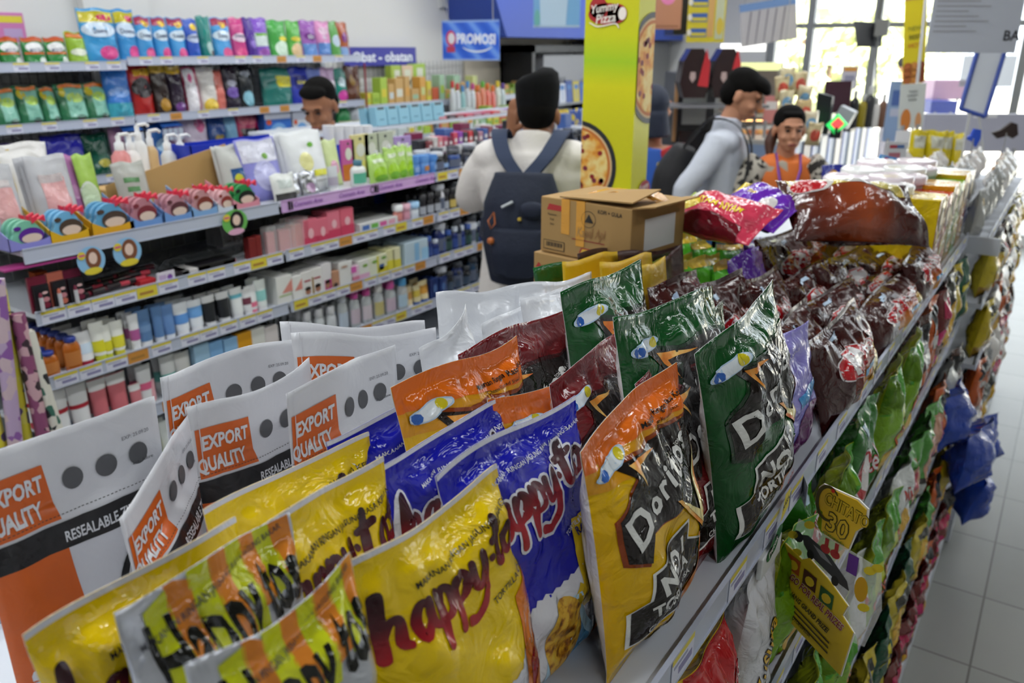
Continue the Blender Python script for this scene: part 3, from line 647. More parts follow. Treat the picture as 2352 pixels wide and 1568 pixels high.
def des_qtela():
    w, h = .2, .3; A = Art(); Wt = film('#dedada'); R = film('#b81c24'); Y = film('#dcaa1a')
    grad = ramp2('brown_orange_gradient', 'UV', [(0, '#c8901a'), (.3, '#b8641a'), (.5, '#8c3410'), (.72, '#3c1210'), (1, '#34100e')], 1, .24, 'v', bump=.38, film_=26)
    A.rect(-.03, 0, .1, .3, grad, 0); A.poly([(-.03, 0), (-.03, .25), (-.05, .1), (-.04, 0)], film('#6a2010'), 0)
    A.ell(-.035, .165, .036, .05, Wt, 1, 28, -.2); A.ell(-.035, .165, .033, .047, R, 2, 28, -.2); A.poly([(-.045, .2), (-.02, .205), (-.012, .17), (-.02, .125), (-.045, .13), (-.05, .16)], Wt, 3)
    A.ell(-.02, .132, .017, .014, R, 4, 16)
    A.text('tela', .0, .152, .062, Wt, 2, .3, .06, .15, .7, 'LEFT'); A.text('tela', .0, .152, .062, R, 3, .3, .03, .15, .7, 'LEFT'); A.text('tela', .0, .152, .062, Wt, 4, .3, .006, .15, .7, 'LEFT')
    A.text('singkong', .03, .13, .013, R, 3, .2, .01); A.poly([(.0, .075), (.055, .09), (.055, .112), (.0, .1)], film('#4c98c8'), 3); A.text('Original', .028, .086, .013, Wt, 4, .2, .008)
    A.poly([(.03, 0), (.1, 0), (.1, .14), (.06, .12), (.035, .06)], Y, 2); A.ell(.07, .05, .028, .04, film('#e8d890'), 3, 18, .4); A.ell(.08, .03, .022, .03, film('#3c2210'), 4, 12)
    A.poly([(-.05, .25), (-.022, .256), (-.022, .27), (-.05, .264)], film('#bcd2e8'), 3)
    return ('qte', A, w, h)
def des_simple(key, items, w=.18, h=.26):
    A = Art()
    for it in items:
        k = it[0]
        if k == 'e': A.ell(*it[1:6], it[6], 22)
        elif k == 'r': A.rect(*it[1:])
        elif k == 'p': A.poly(*it[1:])
        elif k == 't': A.text(*it[1:7], rot=it[7] if len(it) > 7 else 0, bold=it[8] if len(it) > 8 else .01, shear=.1, sx=it[9] if len(it) > 9 else .8)
    return (key, A, w, h)
def des_fika():
    A = Art(); Or = soft('#cf5a2a'); Bk = K('#4a4a4e')
    A.text('fika', -.022, .152, .016, Bk, 1, 0, .0, .3); A.text('Toast', .012, .152, .016, Or, 1, 0, .0, .1); A.text('cheesesmack', .0, .115, .02, Or, 1, .1, .012, .25, .85); A.text('CHEESE', .02, .104, .009, Or, 1)
    A.text('Thin Slim Slices', 0, .088, .007, Or, 1); A.poly([(-.085, .14), (-.05, .15), (-.05, .172), (-.085, .162)], Or, 1); A.text('Gluten', -.067, .15, .008, soft('#e8e8ea'), 2, .25)
    return ('fik', A, .2, .24)
# ================================================================== snack bags standing on top of the near gondola
DYEL, DBLU, DSIL, DEXP, DFIK, DQ = des_yellow(), des_blue(), des_silver(), des_export(), des_fika(), des_qtela()
DD = {k: des_doritos(k) for k in 'yrg'}
BODY = {'yel': [film('#ecc800'), film('#d8d8dc')], 'blu': [film('#1216a8'), film('#d8d8dc')], 'sil': [mat('silver_bag_film', '#c6c9d0', .25, .35, .5, .2, .4, 24, film=26), foil('#c4c7ce')],
        'exp': [soft('#dcdde2'), soft('#dcdde2')], 'fik': [mat('white_bag_film', '#d9dbe0', .22, 0, .5, .3, .4, 20, film=18), soft('#d9dbe0')],
        'dory': [film('#e4b400'), film('#d9d9dc')], 'dorr': [film('#700c12'), film('#d9d9dc')], 'dorg': [film('#125020'), film('#d9d9dc')], 'qte': [film('#3a1210'), film('#3a1210')]}
NB = [0]
def snack(name, des, tl, tr, X, zb, label, back=.03, t=.07, nx=38, ny=44, wm=1., group=None, cat='snack bag', **k):
    M, w, h, sk = place_top(tl, tr, X, zb, back, wm, dy=k.pop('dy', 0)); NB[0] += 1
    B = Bag(w, h, t, seed=k.pop('seed', NB[0]*13), skew=k.pop('skew', 0)+sk, **k)
    o = bag(name, M, B, BODY[des[0]], des, nx, ny); tag(o, label, cat, group); return o
G1 = 'corn chip bags with a script logo'; G2 = 'tortilla chip bags'; G3 = 'shrimp cracker pouches'
P = dict(back=.035)
# shrimp cracker pouches
ex = dict(style='pouch', t=.05, top=.22, pinch=.0, cr=.35, wav=.01, group=G3, nx=28, ny=34)
snack('cracker_pouch', DEXP, (-85, 1075), (345, 910), -.70, DZ, 'white and orange zip pouch of shrimp crackers leaning at the left edge of the picture', back=.0, **ex)
snack('cracker_pouch', DEXP, (240, 1200), (440, 945), -.63, DZ, 'shrimp cracker pouch bent edge-on behind the leftmost one, script arc showing', back=.02, wm=1.0, X2=None, **ex) if False else None
M_ = frame(Vector((-.66, .385, DZ)), Vector((-.14, 1, 0)), Vector((-.02, 0, 1)))
def fixed(name, des, M, w, h, label, group=None, nx=28, ny=34, mats=None, cat='snack bag', **k):
    NB[0] += 1; B = Bag(w, h, k.pop('t', .06), seed=NB[0]*13, **k); o = bag(name, M, B, mats or BODY[des[0]], des, nx, ny); tag(o, label, cat, group); return o
def corners(A_, B_, zb, back=.03):      # bag whose top edge runs between two points of the place
    A_, B_ = Vector(A_), Vector(B_); T = (A_+B_)/2; wv = B_-A_; sk = wv.z; wv = Vector((wv.x, wv.y, 0)); nrm = Vector((wv.y, -wv.x, 0)).normalized()
    Bo = Vector((T.x, T.y, zb))+nrm*back; return frame(Bo, wv, T-Bo), wv.length, (T-Bo).length, sk
def pair(name, des, tl, XA, tr, XB, zb, label, back=.02, **k):
    M, w, h, sk = corners(onx(*tl, XA), onx(*tr, XB), zb, back); return fixed(name, des, M, w, h, label, skew=sk, **k)
e2 = dict(style='pouch', t=.05, top=.22, pinch=.0, cr=.35, wav=.01, group=G3)
pair('cracker_pouch', DEXP, (268, 1185), -.6, (442, 940), -.74, DZ, 'shrimp cracker pouch turned nearly edge-on, just right of the leftmost pouch', **{**e2, 'wav': .004})
snack('cracker_pouch', DEXP, (440, 945), (718, 828), -.665, DZ, 'shrimp cracker pouch with three punch holes, centre of the pouch row', back=.0, **ex)
snack('cracker_pouch', DEXP, (362, 868), (672, 770), -.74, DZ, 'rear left shrimp cracker pouch, orange corner square just above the bent pouch', back=.0, **ex)
snack('cracker_pouch', DEXP, (645, 892), (915, 793), -.60, DZ, 'shrimp cracker pouch right behind the top yellow corn chip bag', back=.0, **ex)
pair('cracker_pouch', DEXP, (672, 768), -.70, (1004, 760), -.62, DZ, 'shrimp cracker pouch facing the camera flatly beside the white toast bags', **e2)
pair('cracker_pouch', DEXP, (645, 745), -.78, (980, 742), -.69, DZ, 'rearmost shrimp cracker pouch, only its top strip showing', **e2)
# yellow corn chips
snack('corn_chip_bag', DYEL, (806, 1296), (1152, 1083), -.385, DZ, 'large yellow corn chip bag standing in front, its whole dark red script logo showing', group=G1, t=.075, wm=1.1, back=.045, flop=-.02)
snack('corn_chip_bag', DYEL, (525, 1240), (872, 1058), -.465, DZ, 'yellow corn chip bag directly behind the silver checked ones', group=G1, t=.07, wm=1.08)
snack('corn_chip_bag', DYEL, (460, 1170), (845, 998), -.55, DZ, 'uppermost yellow corn chip bag touching the blue one', group=G1, t=.07)
snack('corn_chip_bag', DYEL, (62, 1462), (525, 1192), -.50, DZ, 'leftmost yellow corn chip bag with a long white top seam', group=G1, t=.07, wm=1.02)
# silver checked corn chips
snack('corn_chip_bag', DSIL, (262, 1385), (668, 1178), -.43, DZ, 'silver corn chip bag with yellow and orange checks, left of its twin', group=G1, t=.07, wm=1.05, cr=1.2)
snack('corn_chip_bag', DSIL, (440, 1530), (815, 1285), -.36, DZ, 'silver checked corn chip bag nearest the camera at the bottom edge', group=G1, t=.07, wm=1.05, cr=1.1)
# blue corn chips
snack('corn_chip_bag', DBLU, (1008, 1085), (1300, 913), -.41, DZ, 'foremost blue corn chip bag with roasted corn picture', group=G1, t=.07, wm=1.02, back=.055)
snack('corn_chip_bag', DBLU, (883, 1078), (1145, 905), -.475, DZ, 'middle blue corn chip bag with a torn white corner', group=G1, t=.07, wm=1.05)
snack('corn_chip_bag', DBLU, (772, 1005), (1052, 855), -.555, DZ, 'rear blue corn chip bag leaning by the shrimp pouches', group=G1, t=.07, wm=1.1)
# tortilla chips
snack('tortilla_chip_bag', DD['y'], (1340, 1022), (1562, 838), -.335, DZ, 'tall yellow tortilla chip bag at the shelf edge with a NO.1 badge', group=G2, back=.035, t=.085, wm=1.04, dy=.005, flop=-.03)
snack('tortilla_chip_bag', DD['y'], (1130, 925), (1422, 828), -.465, DZ, 'yellow tortilla chip bag behind the foremost blue bag', group=G2, t=.06, back=.02)
snack('tortilla_chip_bag', DD['y'], (940, 872), (1160, 783), -.52, DZ, 'rearmost orange-topped tortilla chip bag under the white toast bags', group=G2, t=.07, wm=1.2, back=.045)
snack('tortilla_chip_bag', DD['r'], (1445, 862), (1600, 745), -.385, DZ, 'dark red tortilla chip bag squeezed between the yellow and the tall green one', group=G2, t=.07, wm=1.1, back=.085, dy=.03)
snack('tortilla_chip_bag', DD['r'], (1250, 875), (1450, 745), -.455, DZ, 'dark red tortilla chip bag with a crumpled top, centre of the tortilla bags', group=G2, t=.07, back=.045, cr=1.3)
snack('tortilla_chip_bag', DD['r'], (1042, 806), (1300, 708), -.53, DZ, 'dark red tortilla chip bag lying against the white toast bags', group=G2, t=.07, back=.045)
snack('tortilla_chip_bag', DD['g'], (1610, 782), (1792, 668), -.312, DZ, 'tall green tortilla chip bag at the shelf edge with a NO.1 badge', group=G2, t=.085, wm=.95, back=.03, dy=.035, flop=-.02)
snack('tortilla_chip_bag', DD['g'], (1412, 738), (1640, 648), -.40, DZ, 'green tortilla chip bag with a long jagged top, behind the tall green one', group=G2, t=.07, back=.05, wm=.95)
snack('tortilla_chip_bag', DD['g'], (1480, 800), (1672, 690), -.40, DZ, 'half-hidden green tortilla chip bag pressed to the tall green one', group=G2, t=.05, back=.02)
snack('tortilla_chip_bag', DD['g'], (1284, 668), (1478, 600), -.51, DZ, 'rearmost green tortilla chip bag beside the white toast bags', group=G2, t=.075, back=.05)
# white toast bags
G4 = 'white toast snack bags'; fk = dict(t=.07, group=G4, cr=1.0, nx=26, ny=30)
pair('toast_bag', DFIK, (1000, 672), -.74, (1195, 660), -.66, DZ, 'leftmost white toast bag, script words on its front', **fk)
snack('toast_bag', DFIK, (1000, 790), (1052, 715), -.58, DZ, 'narrow white toast bag turned sideways in front of the leftmost one', wm=2.2, **fk)
snack('toast_bag', DFIK, (1105, 745), (1290, 665), -.62, DZ, 'white toast bag with an orange label, in front of its group', wm=1.05, **fk)
snack('toast_bag', DFIK, (1170, 660), (1360, 628), -.68, DZ, 'rear white toast bag with a flat folded top, below the carton', wm=1., **fk)
snack('toast_bag', DFIK, (1190, 700), (1420, 640), -.60, DZ, 'white toast bag tucked against the rearmost green tortilla chip bag', wm=.9, **fk)
# ================================================================== small product builders (front at local y = 0, standing on z = 0)
def put(xl, xr, yt, yb, X, z=None):
    A_, B_ = onx(xl, yb, X), onx(xr, yb, X); P_ = (A_+B_)/2; w = abs(B_.y-A_.y); zt = onx((xl+xr)/2, yt, X).z
    if z is None: z = P_.z
    return frame(Vector((X, P_.y, z)), Vector((0, 1, 0))), w, max(zt-z, .015)
def dup(root, M, label=None, group=None):
    r = root.copy(); COL.objects.link(r); r.matrix_world = M
    if label: r['label'] = label
    if group: r['group'] = group
    for ch in list(root.children):
        c = ch.copy(); COL.objects.link(c); c.parent = r; c.matrix_parent_inverse = ch.matrix_parent_inverse.copy()
        for gch in ch.children: d = gch.copy(); COL.objects.link(d); d.parent = c
    return r
def art_on_plane(A, y=-.0006, name='printed_artwork', parent=None, step=.0004):
    mm = MB(); ms = []
    for v, f, m_, lv in A.L:
        if m_ not in ms: ms.append(m_)
        mm.add([(a, y-lv*step, b) for a, b in v], f, ms.index(m_))
    return mm.build(name, ms, parent)
def carton(name, M, w, d, h, m, label, cat='box', group=None, art=None, part='printed_artwork'):
    o = MB().box(-w/2, w/2, 0, d, 0, h).build(name, m, None, M, bevel=min(.002, w*.04)); tag(o, label, cat, group)
    if art is not None: art_on_plane(art, parent=o, name=part)
    return o
def tube(name, M, w, h, body, cap, label, band=None, group=None, cat='cosmetic tube', art=None, capfrac=.16):
    """squeeze tube standing on its cap, crimped flat at the top"""
    r0 = empty(name, M=M); ch = h*capfrac; rs = []
    for k in range(7):
        t = k/6; z = ch+(h-ch)*t; a = w*.42+(w*.08)*t; b = w*.36*(1-t)**.8+.0012
        rs.append([(a*math.cos(q), w*.36+b*math.sin(q), z) for q in [2*math.pi*i/14 for i in range(14)]])
    o = MB().rings(rs).build('tube_body', body, r0)
    MB().lathe([(w*.36, 0), (w*.38, ch*.9), (w*.36, ch)], 0, 14, (0, w*.36)).build('cap', cap, r0)
    if band:
        z0, z1, bm_ = band; rs2 = []
        for t in np.linspace(z0, z1, 4):
            z = ch+(h-ch)*t; a = w*.42+(w*.08)*t; b = w*.36*(1-t)**.8+.0012; rs2.append([((a+.0007)*math.cos(q), w*.36+(b+.0007)*math.sin(q), z) for q in np.linspace(math.pi*1.02, math.pi*1.98, 10)])
        v = [p for r_ in rs2 for p in r_]; f = [(k*10+i, k*10+i+1, (k+1)*10+i+1, (k+1)*10+i) for k in range(3) for i in range(9)]
        MB().add(v, f, 0, True).build('printed_band', bm_, r0)
    return tag(r0, label, cat, group)
def bottle(name, M, r, h, body, cap, label, lab=None, group=None, cat='bottle', neck=.35, capf=.2, flatb=.7):
    r0 = empty(name, M=M); bh = h*(1-capf); c = (0, r*flatb)
    MB().lathe([(r*.9, 0), (r, bh*.05), (r, bh*.75), (r*.85, bh*.9), (r*neck, bh)], 0, 14, c, 1, flatb).build('bottle_body', body, r0)
    MB().lathe([(r*neck*1.25, bh), (r*neck*1.3, h*.97), (r*neck*1.0, h)], 0, 12, c).build('cap', cap, r0)
    if lab:
        n = 9; v = []; 
        for z in (bh*.15, bh*.65):
            for q in np.linspace(math.pi*1.1, math.pi*1.9, n): v.append((c[0]+(r+.0006)*math.cos(q), c[1]+(r+.0006)*flatb*math.sin(q), z))
        MB().add(v, [(i, i+1, n+i+1, n+i) for i in range(n-1)], 0, True).build('label', lab, r0)
    return tag(r0, label, cat, group)
def spouch(name, M, w, h, mats, label, des=None, group=None, cat='pouch', t=None, style='pouch', nx=12, ny=14, cr=.8, back=0., **k):
    NB[0] += 1; t = t or w*.35
    B = Bag(w, h, t, seed=NB[0]*13, style=style, cr=cr*min(1, w/.12), wav=.004, pinch=.03, top=.08, **k)
    o = bag(name, M@Matrix.Translation((0, t/2+back, 0)), B, mats, des, nx, ny); return tag(o, label, cat, group)
def blur_art(key, w, h, blocks):      # small printed panels: (kind, x, y, a, b, colour, level) in fractions of w,h
    A = Art()
    for b in blocks:
        m = b[5] if not isinstance(b[5], str) else film(b[5])
        if b[0] == 'r': A.rect((b[1]-b[3]/2)*w, (b[2]-b[4]/2)*h, (b[1]+b[3]/2)*w, (b[2]+b[4]/2)*h, m, b[6])
        elif b[0] == 'e': A.ell(b[1]*w, b[2]*h, b[3]*w/2, b[4]*h/2, m, b[6], 18)
        elif b[0] == 't': A.text(b[3], b[1]*w, b[2]*h, b[4]*h, m, b[6], 0, .015, 0, .75)
        elif b[0] == 'd': A.poly([(b[1]*w, b[2]*h), ((b[1]+b[3])*w, (b[2]+b[3]*.6)*h), ((b[1]+b[3])*w, (b[2]+b[4]+b[3]*.6)*h), (b[1]*w, (b[2]+b[4])*h)], m, b[6])
    return (key, A, w, h)
def rescale(des, w, h):    # same artwork for another sheet size (artwork is cut in unit coordinates)
    return des
# ================================================================== rest of the goods on top of the near gondola
GQ = 'brown cassava chip bags'; qk = dict(group=GQ, nx=26, ny=30, cr=1.45, t=.08)
Q = [((1745, 800), (1836, 742), -.325, 'purple'),
     ((1855, 775), (1962, 688), -.315, 'brown cassava chip bag at the shelf edge next to the lavender bag'),
     ((1975, 705), (2068, 615), -.315, 'brown cassava chip bag at the shelf edge with its whole red logo showing'),
     ((2068, 600), (2118, 545), -.31, 'rearmost brown cassava chip bag at the shelf edge, beside the snack cartons'),
     ((1755, 760), (1850, 690), -.385, 'crumpled brown cassava chip bag behind the tall green tortilla bag'),
     ((1850, 690), (1945, 640), -.40, 'brown cassava chip bag in the second row, half ball logo showing'),
     ((1945, 640), (2040, 590), -.40, 'brown cassava chip bag in the second row behind the whole red logo'),
     ((1500, 650), (1590, 622), -.56, 'leftmost brown cassava chip bag, behind the green tortilla bags'),
     ((1600, 655), (1690, 628), -.52, 'brown cassava chip bag with a pale sticker, second from the left in its row'),
     ((1690, 650), (1775, 618), -.50, 'brown cassava chip bag in the middle of the pile, orange script showing'),
     ((1745, 545), (1870, 512), -.60, 'brown cassava chip bag with a big ball logo, left one of three at the back'),
     ((1868, 560), (1985, 520), -.56, 'brown cassava chip bag with a big ball logo, middle one of three at the back'),
     ((1990, 575), (2095, 530), -.50, 'brown cassava chip bag with folded top, right one of three at the back'),
     ((1790, 640), (1880, 600), -.48, 'brown cassava chip bag lying low in the middle of the pile'),
     ((1880, 600), (1985, 565), -.45, 'brown cassava chip bag right below the big lying bag, left one'), ((1975, 590), (2060, 552), -.41, 'brown cassava chip bag right below the big lying bag, right one'), ((1800, 560), (1890, 535), -.66, 'rear brown cassava chip bag under the big lying bag')]
DLAV = ('lav', (lambda A: (A.text('Qtela', -.03, .2, .045, film('#c02030'), 2, .3, .04, .15, .7), A.text('UBI UNGU', .02, .24, .014, film('#e0dcf0'), 2, .2, .01), A.ell(.06, .06, .05, .06, film('#6c2a68'), 2, 20, .4), A.ell(.02, .03, .05, .04, film('#5a2058'), 3, 20), A.poly([(.0, .12), (.07, .14), (.07, .17), (.0, .15)], film('#4c9cd8'), 2), A)[-1])(Art()), .2, .3)
for i, (tl, tr, X, lb) in enumerate(Q):
    if lb == 'purple':
        BODY['lav'] = [film('#8c84d0'), film('#8c84d0')]; snack('cassava_chip_bag', DLAV, tl, tr, X, DZ, 'lavender cassava chip bag squeezed beside the tall green tortilla chip bag', group=GQ, t=.06, nx=22, ny=26, wm=1.1)
    else: snack('cassava_chip_bag', DQ, tl, tr, X, DZ, lb, back=.05, wm=1.12, skew=.01, **qk)
def lying(name, des, mats, A_, B_, w, label, t=.09, up=Vector((.35, -.5, .8)), group=None, nx=24, ny=28, cr=1.2):
    A_, B_ = Vector(A_), Vector(B_); e3 = (B_-A_); h = e3.length; e3.normalize(); n = (up-e3*up.dot(e3)).normalized(); e1 = (-n).cross(e3)*-1
    e2 = -n; e1 = e2.cross(e3); M = Matrix.Identity(4)
    for i in range(3): M[i][0] = e1[i]; M[i][1] = e2[i]; M[i][2] = e3[i]; M[i][3] = A_[i]
    NB[0] += 1; B = Bag(w, h, t, seed=NB[0]*13, cr=cr, belly=.5, pinch=.08); o = bag(name, M, B, mats, des, nx, ny); return tag(o, label, 'snack bag', group)
DQL = ('qly', (lambda A: (A.poly([(-.1, .02), (-.04, .02), (-.03, .3), (-.1, .3)], film('#c8b040'), 1), A.ell(-.06, .06, .035, .045, film('#c8c4c0'), 2), A.ell(-.055, .055, .026, .036, film('#b01c24'), 3), A.ell(-.06, .16, .03, .045, film('#c0bcb8'), 2), A.ell(-.065, .24, .025, .04, film('#c8b860'), 3), A)[-1])(Art()), .2, .32)
lying('cassava_chip_bag', DQL, [ramp2('brown_orange_side', 'UV', [(0, '#3a1210'), (.25, '#6c2810'), (.5, '#a04414'), (.75, '#4a1a10'), (1, '#34100e')], 1, .2, 'v', bump=.4, film_=24, coat=.6), film('#3a1210')], at(1805, 482, 2.0), at(2108, 492, 2.05), .2, 'big brown and orange cassava chip bag lying on top of the pile', t=.13, group=GQ)
o = bpy.data.objects[-1] if False else None
DPK = ('pnk', (lambda A: (A.rect(-.09, .0, .09, .045, film('#9cb838'), 1), A.ell(-.03, .05, .03, .03, film('#e4e0dc'), 2), A.ell(.02, .07, .02, .03, film('#d8c04c'), 2), A.rect(.05, .05, .09, .24, film('#6a1420'), 2), A.text('NYAM NYAM', .02, .15, .03, film('#e8c81c'), 3, math.pi/2, .03, 0, .8), A)[-1])(Art()), .18, .28)
lying('potato_snack_bag', DPK, [film('#cc3c56'), film('#cc3c56')], at(1556, 480, 1.96), at(1762, 520, 1.80), .15, 'pink red snack bag lying on the green bags', t=.09, up=Vector((.45, -.5, .75)))
DPU = ('prp', (lambda A: (A.rect(-.09, .0, .09, .03, film('#d8c030'), 1), A.ell(.03, .2, .03, .03, film('#e4e0dc'), 2), A.ell(-.04, .05, .02, .03, film('#d8c04c'), 2), A.text('Tos', .02, .12, .03, film('#e8c81c'), 3, math.pi/2, .03, 0, .8), A)[-1])(Art()), .18, .28)
lying('potato_snack_bag', DPU, [film('#6a2ab0'), film('#3c1460')], at(1672, 455, 2.1), at(1822, 495, 1.98), .16, 'purple snack bag lying behind the pink one', t=.09, up=Vector((.35, -.5, .8)))
# small lime green bags with yellow flaps
DGR = ('lime', (lambda A: (A.poly([(-.07, .2), (.07, .17), (.07, .22), (-.07, .22)], film('#d8b838'), 1), A.poly([(-.07, .0), (.0, .1), (.07, .13), (.07, .0)], film('#2f6a28'), 1), A.ell(.01, .06, .03, .03, film('#c83c50'), 2), A)[-1])(Art()), .14, .22)
for i, (xl, xr, yt, X, lb) in enumerate([(1462, 1530, 545, -.80, 'left end'), (1530, 1600, 535, -.78, 'second from the left'), (1590, 1665, 548, -.74, 'third from the left'), (1648, 1716, 555, -.70, 'right end, beside a purple bag'), (1500, 1580, 590, -.70, 'front row, left'), (1570, 1650, 588, -.66, 'front row, middle'), (1640, 1705, 596, -.62, 'front row, right')]):
    BODY['lime'] = [film('#58b02c'), film('#58b02c')]
    snack('snack_bag', DGR, (xl, yt+8), (xr, yt-8), X, DZ+.02, 'small lime green snack bag by the carton, '+lb, group='small lime green snack bags', t=.06, nx=16, ny=18, cr=1.3, wm=1.1)
BODY['prs'] = [film('#5c28a0'), film('#5c28a0')]; DS0 = ('prs', Art().ell(0, .1, .03, .03, film('#d8b838'), 1), .14, .22)
snack('snack_bag', DS0, (1700, 555), (1755, 540), -.66, DZ+.02, 'small purple snack bag standing right of the lime green ones', t=.06, nx=14, ny=16)
snack('snack_bag', DS0, (1672, 600), (1745, 560), -.60, DZ, 'purple snack bag wedged between lime green and brown bags', t=.06, nx=14, ny=16)
# yellow and dark pouches behind the green tortilla bags
BODY['yp'] = [soft('#d8b01c'), soft('#d8b01c')]; BODY['bp'] = [soft('#3c2420'), soft('#3c2420')]; BODY['gp'] = [film('#1c5a2c'), film('#1c5a2c')]
DYP = ('yp', Art().poly([(.02, .09), (.07, .1), (.07, .13), (.02, .12)], soft('#b82428'), 1).rect(.03, .1, .06, .118, soft('#e4e4ea'), 2), .18, .26)
DBP = ('bp', Art().poly([(.02, .09), (.07, .1), (.07, .13), (.02, .12)], soft('#c8a040'), 1), .18, .26); DGP = ('gp', Art().ell(0, .15, .02, .02, film('#6c9a3c'), 1), .2, .3)
pk = dict(style='pouch', top=.2, cr=.6, t=.05, nx=18, ny=20, cat='snack pouch')
for tl, tr, X, d, lb in [((1290, 600), (1430, 572), -.74, DYP, 'yellow pouch with a plain top, behind the rear green pouch'), ((1380, 605), (1502, 576), -.66, DYP, 'yellow pouch in the middle with a red label low on its side'), ((1450, 618), (1534, 592), -.60, DYP, 'yellow pouch nearest the camera, small red and white emblem'),
                        ((1330, 580), (1480, 560), -.80, DBP, 'dark brown pouch behind the yellow ones, left'), ((1430, 580), (1565, 566), -.72, DBP, 'dark brown pouch behind the yellow ones, right'), ((1510, 600), (1572, 562), -.66, DBP, 'dark brown pouch with a light label, next to the lime bags'), ((1232, 612), (1382, 592), -.78, DGP, 'flat green pouch in front of the carton')]:
    snack('snack_pouch', d, tl, tr, X, DZ, lb, group=None, **pk)
# two cardboard cartons
KR = mat('kraft_cardboard', '#a5824f', .75, bump=.03, bscale=120)
TLc, TRc = at(1243, 445, 1.88), at(1452, 487, 1.72); TLc.z = TRc.z = (TLc.z+TRc.z)/2
e1 = (TRc-TLc); wbx = e1.length; M = frame(Vector(((TLc.x+TRc.x)/2, (TLc.y+TRc.y)/2, TLc.z-.128)), e1); dbx, hbx = .21, .128
c1 = MB().box(-wbx/2, wbx/2, 0, dbx, 0, hbx).build('cardboard_carton', KR, None, M, bevel=.002); tag(c1, 'brown cardboard coffee carton with orange tape and an open lid', 'box')
A = Art(); red = K('#8c2a2a', .6); dk = K('#2a2622', .6)
A.poly([(-.1, .1), (-.06, .1), (-.056, .112), (-.094, .114)], K('#b03030', .6), 1); A.text('SPECIAL MIX', .045, .008, .017, dk, 3, 0, .03, 0, .7); A.poly([(-.005, .003), (.1, .003), (.106, .012), (.1, .026), (-.005, .026), (-.01, .015)], K('#a02c28', .6), 1); A.poly([(-.002, .0055), (.097, .0055), (.102, .012), (.097, .0235), (-.002, .0235), (-.006, .015)], K('#d8b03c', .6), 2)
A.text('KOPI + GULA', .065, .108, .0125, dk, 2, -.02, .012, 0, .8); A.text('Kapal Api', .02, .052, .03, red, 2, .04, .012, .3, .62); A.text('Kapal Api', .02, .052, .03, KR, 3, .04, -.004, .3, .62); A.rect(-.03, .042, .055, .044, red, 2)
A.arc(.012, .092, .018, .018, 0, 6.28, .0012, .0012, dk, 2); A.poly([(.002, .085), (.024, .085), (.013, .104)], dk, 2)
for i, t in enumerate(('Perjalanan', 'Kopi', 'Gula')): A.text(t, -.085, .088-i*.011, .0075, dk, 2, 0, .004, 0, .8)
A.rect(-.108, .008, -.05, .03, dk, 1); A.rect(-.1065, .0095, -.0515, .0285, KR, 2)
for i in range(15): A.rect(-.1+i*.003, .016, -.1+i*.003+.0013+(i % 3)*.0005, .026, dk, 3)
s_ = wbx/.235; A.L = [(v*np.array([s_, 1.]), f, m, l) for v, f, m, l in A.L]; art_on_plane(A, parent=c1)
TAPE = mat('packing_tape', '#d89a3c', .25, 0, .5, .3, .2, 30)
t1 = MB().box(-.06*s_, -.038*s_, -.0012, 0, .05, hbx+.001).box(-.02*s_, .002*s_, -.0014, 0, .028, hbx+.001).box(-.06*s_, .0*s_, 0, dbx, hbx, hbx+.0012); t1.build('packing_tape', TAPE, c1)
rs = MB(); n = 14
for k in range(n):
    t = k/(n-1); x = (-.04+.16*t)*s_; y = .03+.06*t; z = hbx+.004+.014*math.sin(t*3.1)+.003*math.sin(t*17); rs.v += [(x, y, z), (x+.004, y+.05+.01*math.sin(t*9), z+.006*math.sin(t*11))]
rs.f = [(2*i, 2*i+1, 2*i+3, 2*i+2) for i in range(n-1)]; rs.m = [0]*(n-1); rs.sm = [True]*(n-1); o = rs.build('loose_tape_strip', TAPE, c1); md = o.modifiers.new('t', 'SOLIDIFY'); md.thickness = .0008
fl = MB(); fl.poly([(-wbx*.28, .0, hbx+.003), (wbx*.5, .0, hbx+.012), (wbx*.5, dbx*.5, hbx+.028), (-wbx*.28, dbx*.5, hbx+.006)], (0, 0, .003)); fl.build('lid_flap', KR, c1)
fl = MB(); fl.poly([(wbx*.5, 0, hbx), (wbx*.5, dbx, hbx), (wbx*.5+.035, dbx, hbx+.004), (wbx*.5+.045, .02, hbx+.006)], (0, 0, .003)); fl.build('side_flap', KR, c1)
MB().box(wbx/2, wbx/2+.0008, .05, .17, .03, .1).build('shipping_label', K('#dcdcdc'), c1)
M2 = M@Matrix.Translation((-.01, -.012, -.134-.003)); zz = M2.translation.z; hb2 = .134 if zz < DZ+.01 else .134
M2.translation.z = DZ+.001; hb2 = M.translation.z-DZ-.003
c2 = MB().box(-wbx/2, wbx/2, 0, dbx, 0, hb2).build('cardboard_carton', KR, None, M2, bevel=.002); tag(c2, 'lower cardboard carton with a small red arrow, under the taped one', 'box')
A = Art(); A.poly([(-.105*s_, hb2-.05), (-.1*s_, hb2-.05), (-.1*s_, hb2-.035), (-.093*s_, hb2-.035), (-.1025*s_, hb2-.022), (-.112*s_, hb2-.035), (-.105*s_, hb2-.035)], K('#b03030'), 1); art_on_plane(A, parent=c2)
M3 = frame(Vector((-.86, 1.86, DZ)), Vector((.3, 1, 0)))
# blue basket edge behind the lime bags
bk = empty('plastic_basket', (-.82, 2.12, DZ)); tag(bk, 'blue plastic basket rim behind the lime green bags', 'basket')
mm = MB(); mm.box(-.1, .1, -.12, -.112, 0, .17).box(-.1, .1, .112, .12, 0, .17).box(-.1, -.092, -.12, .12, 0, .17).box(.092, .1, -.12, .12, 0, .17).box(-.1, .1, -.12, .12, 0, .006); mm.build('basket_body', K('#2a5cb8', .35), bk)
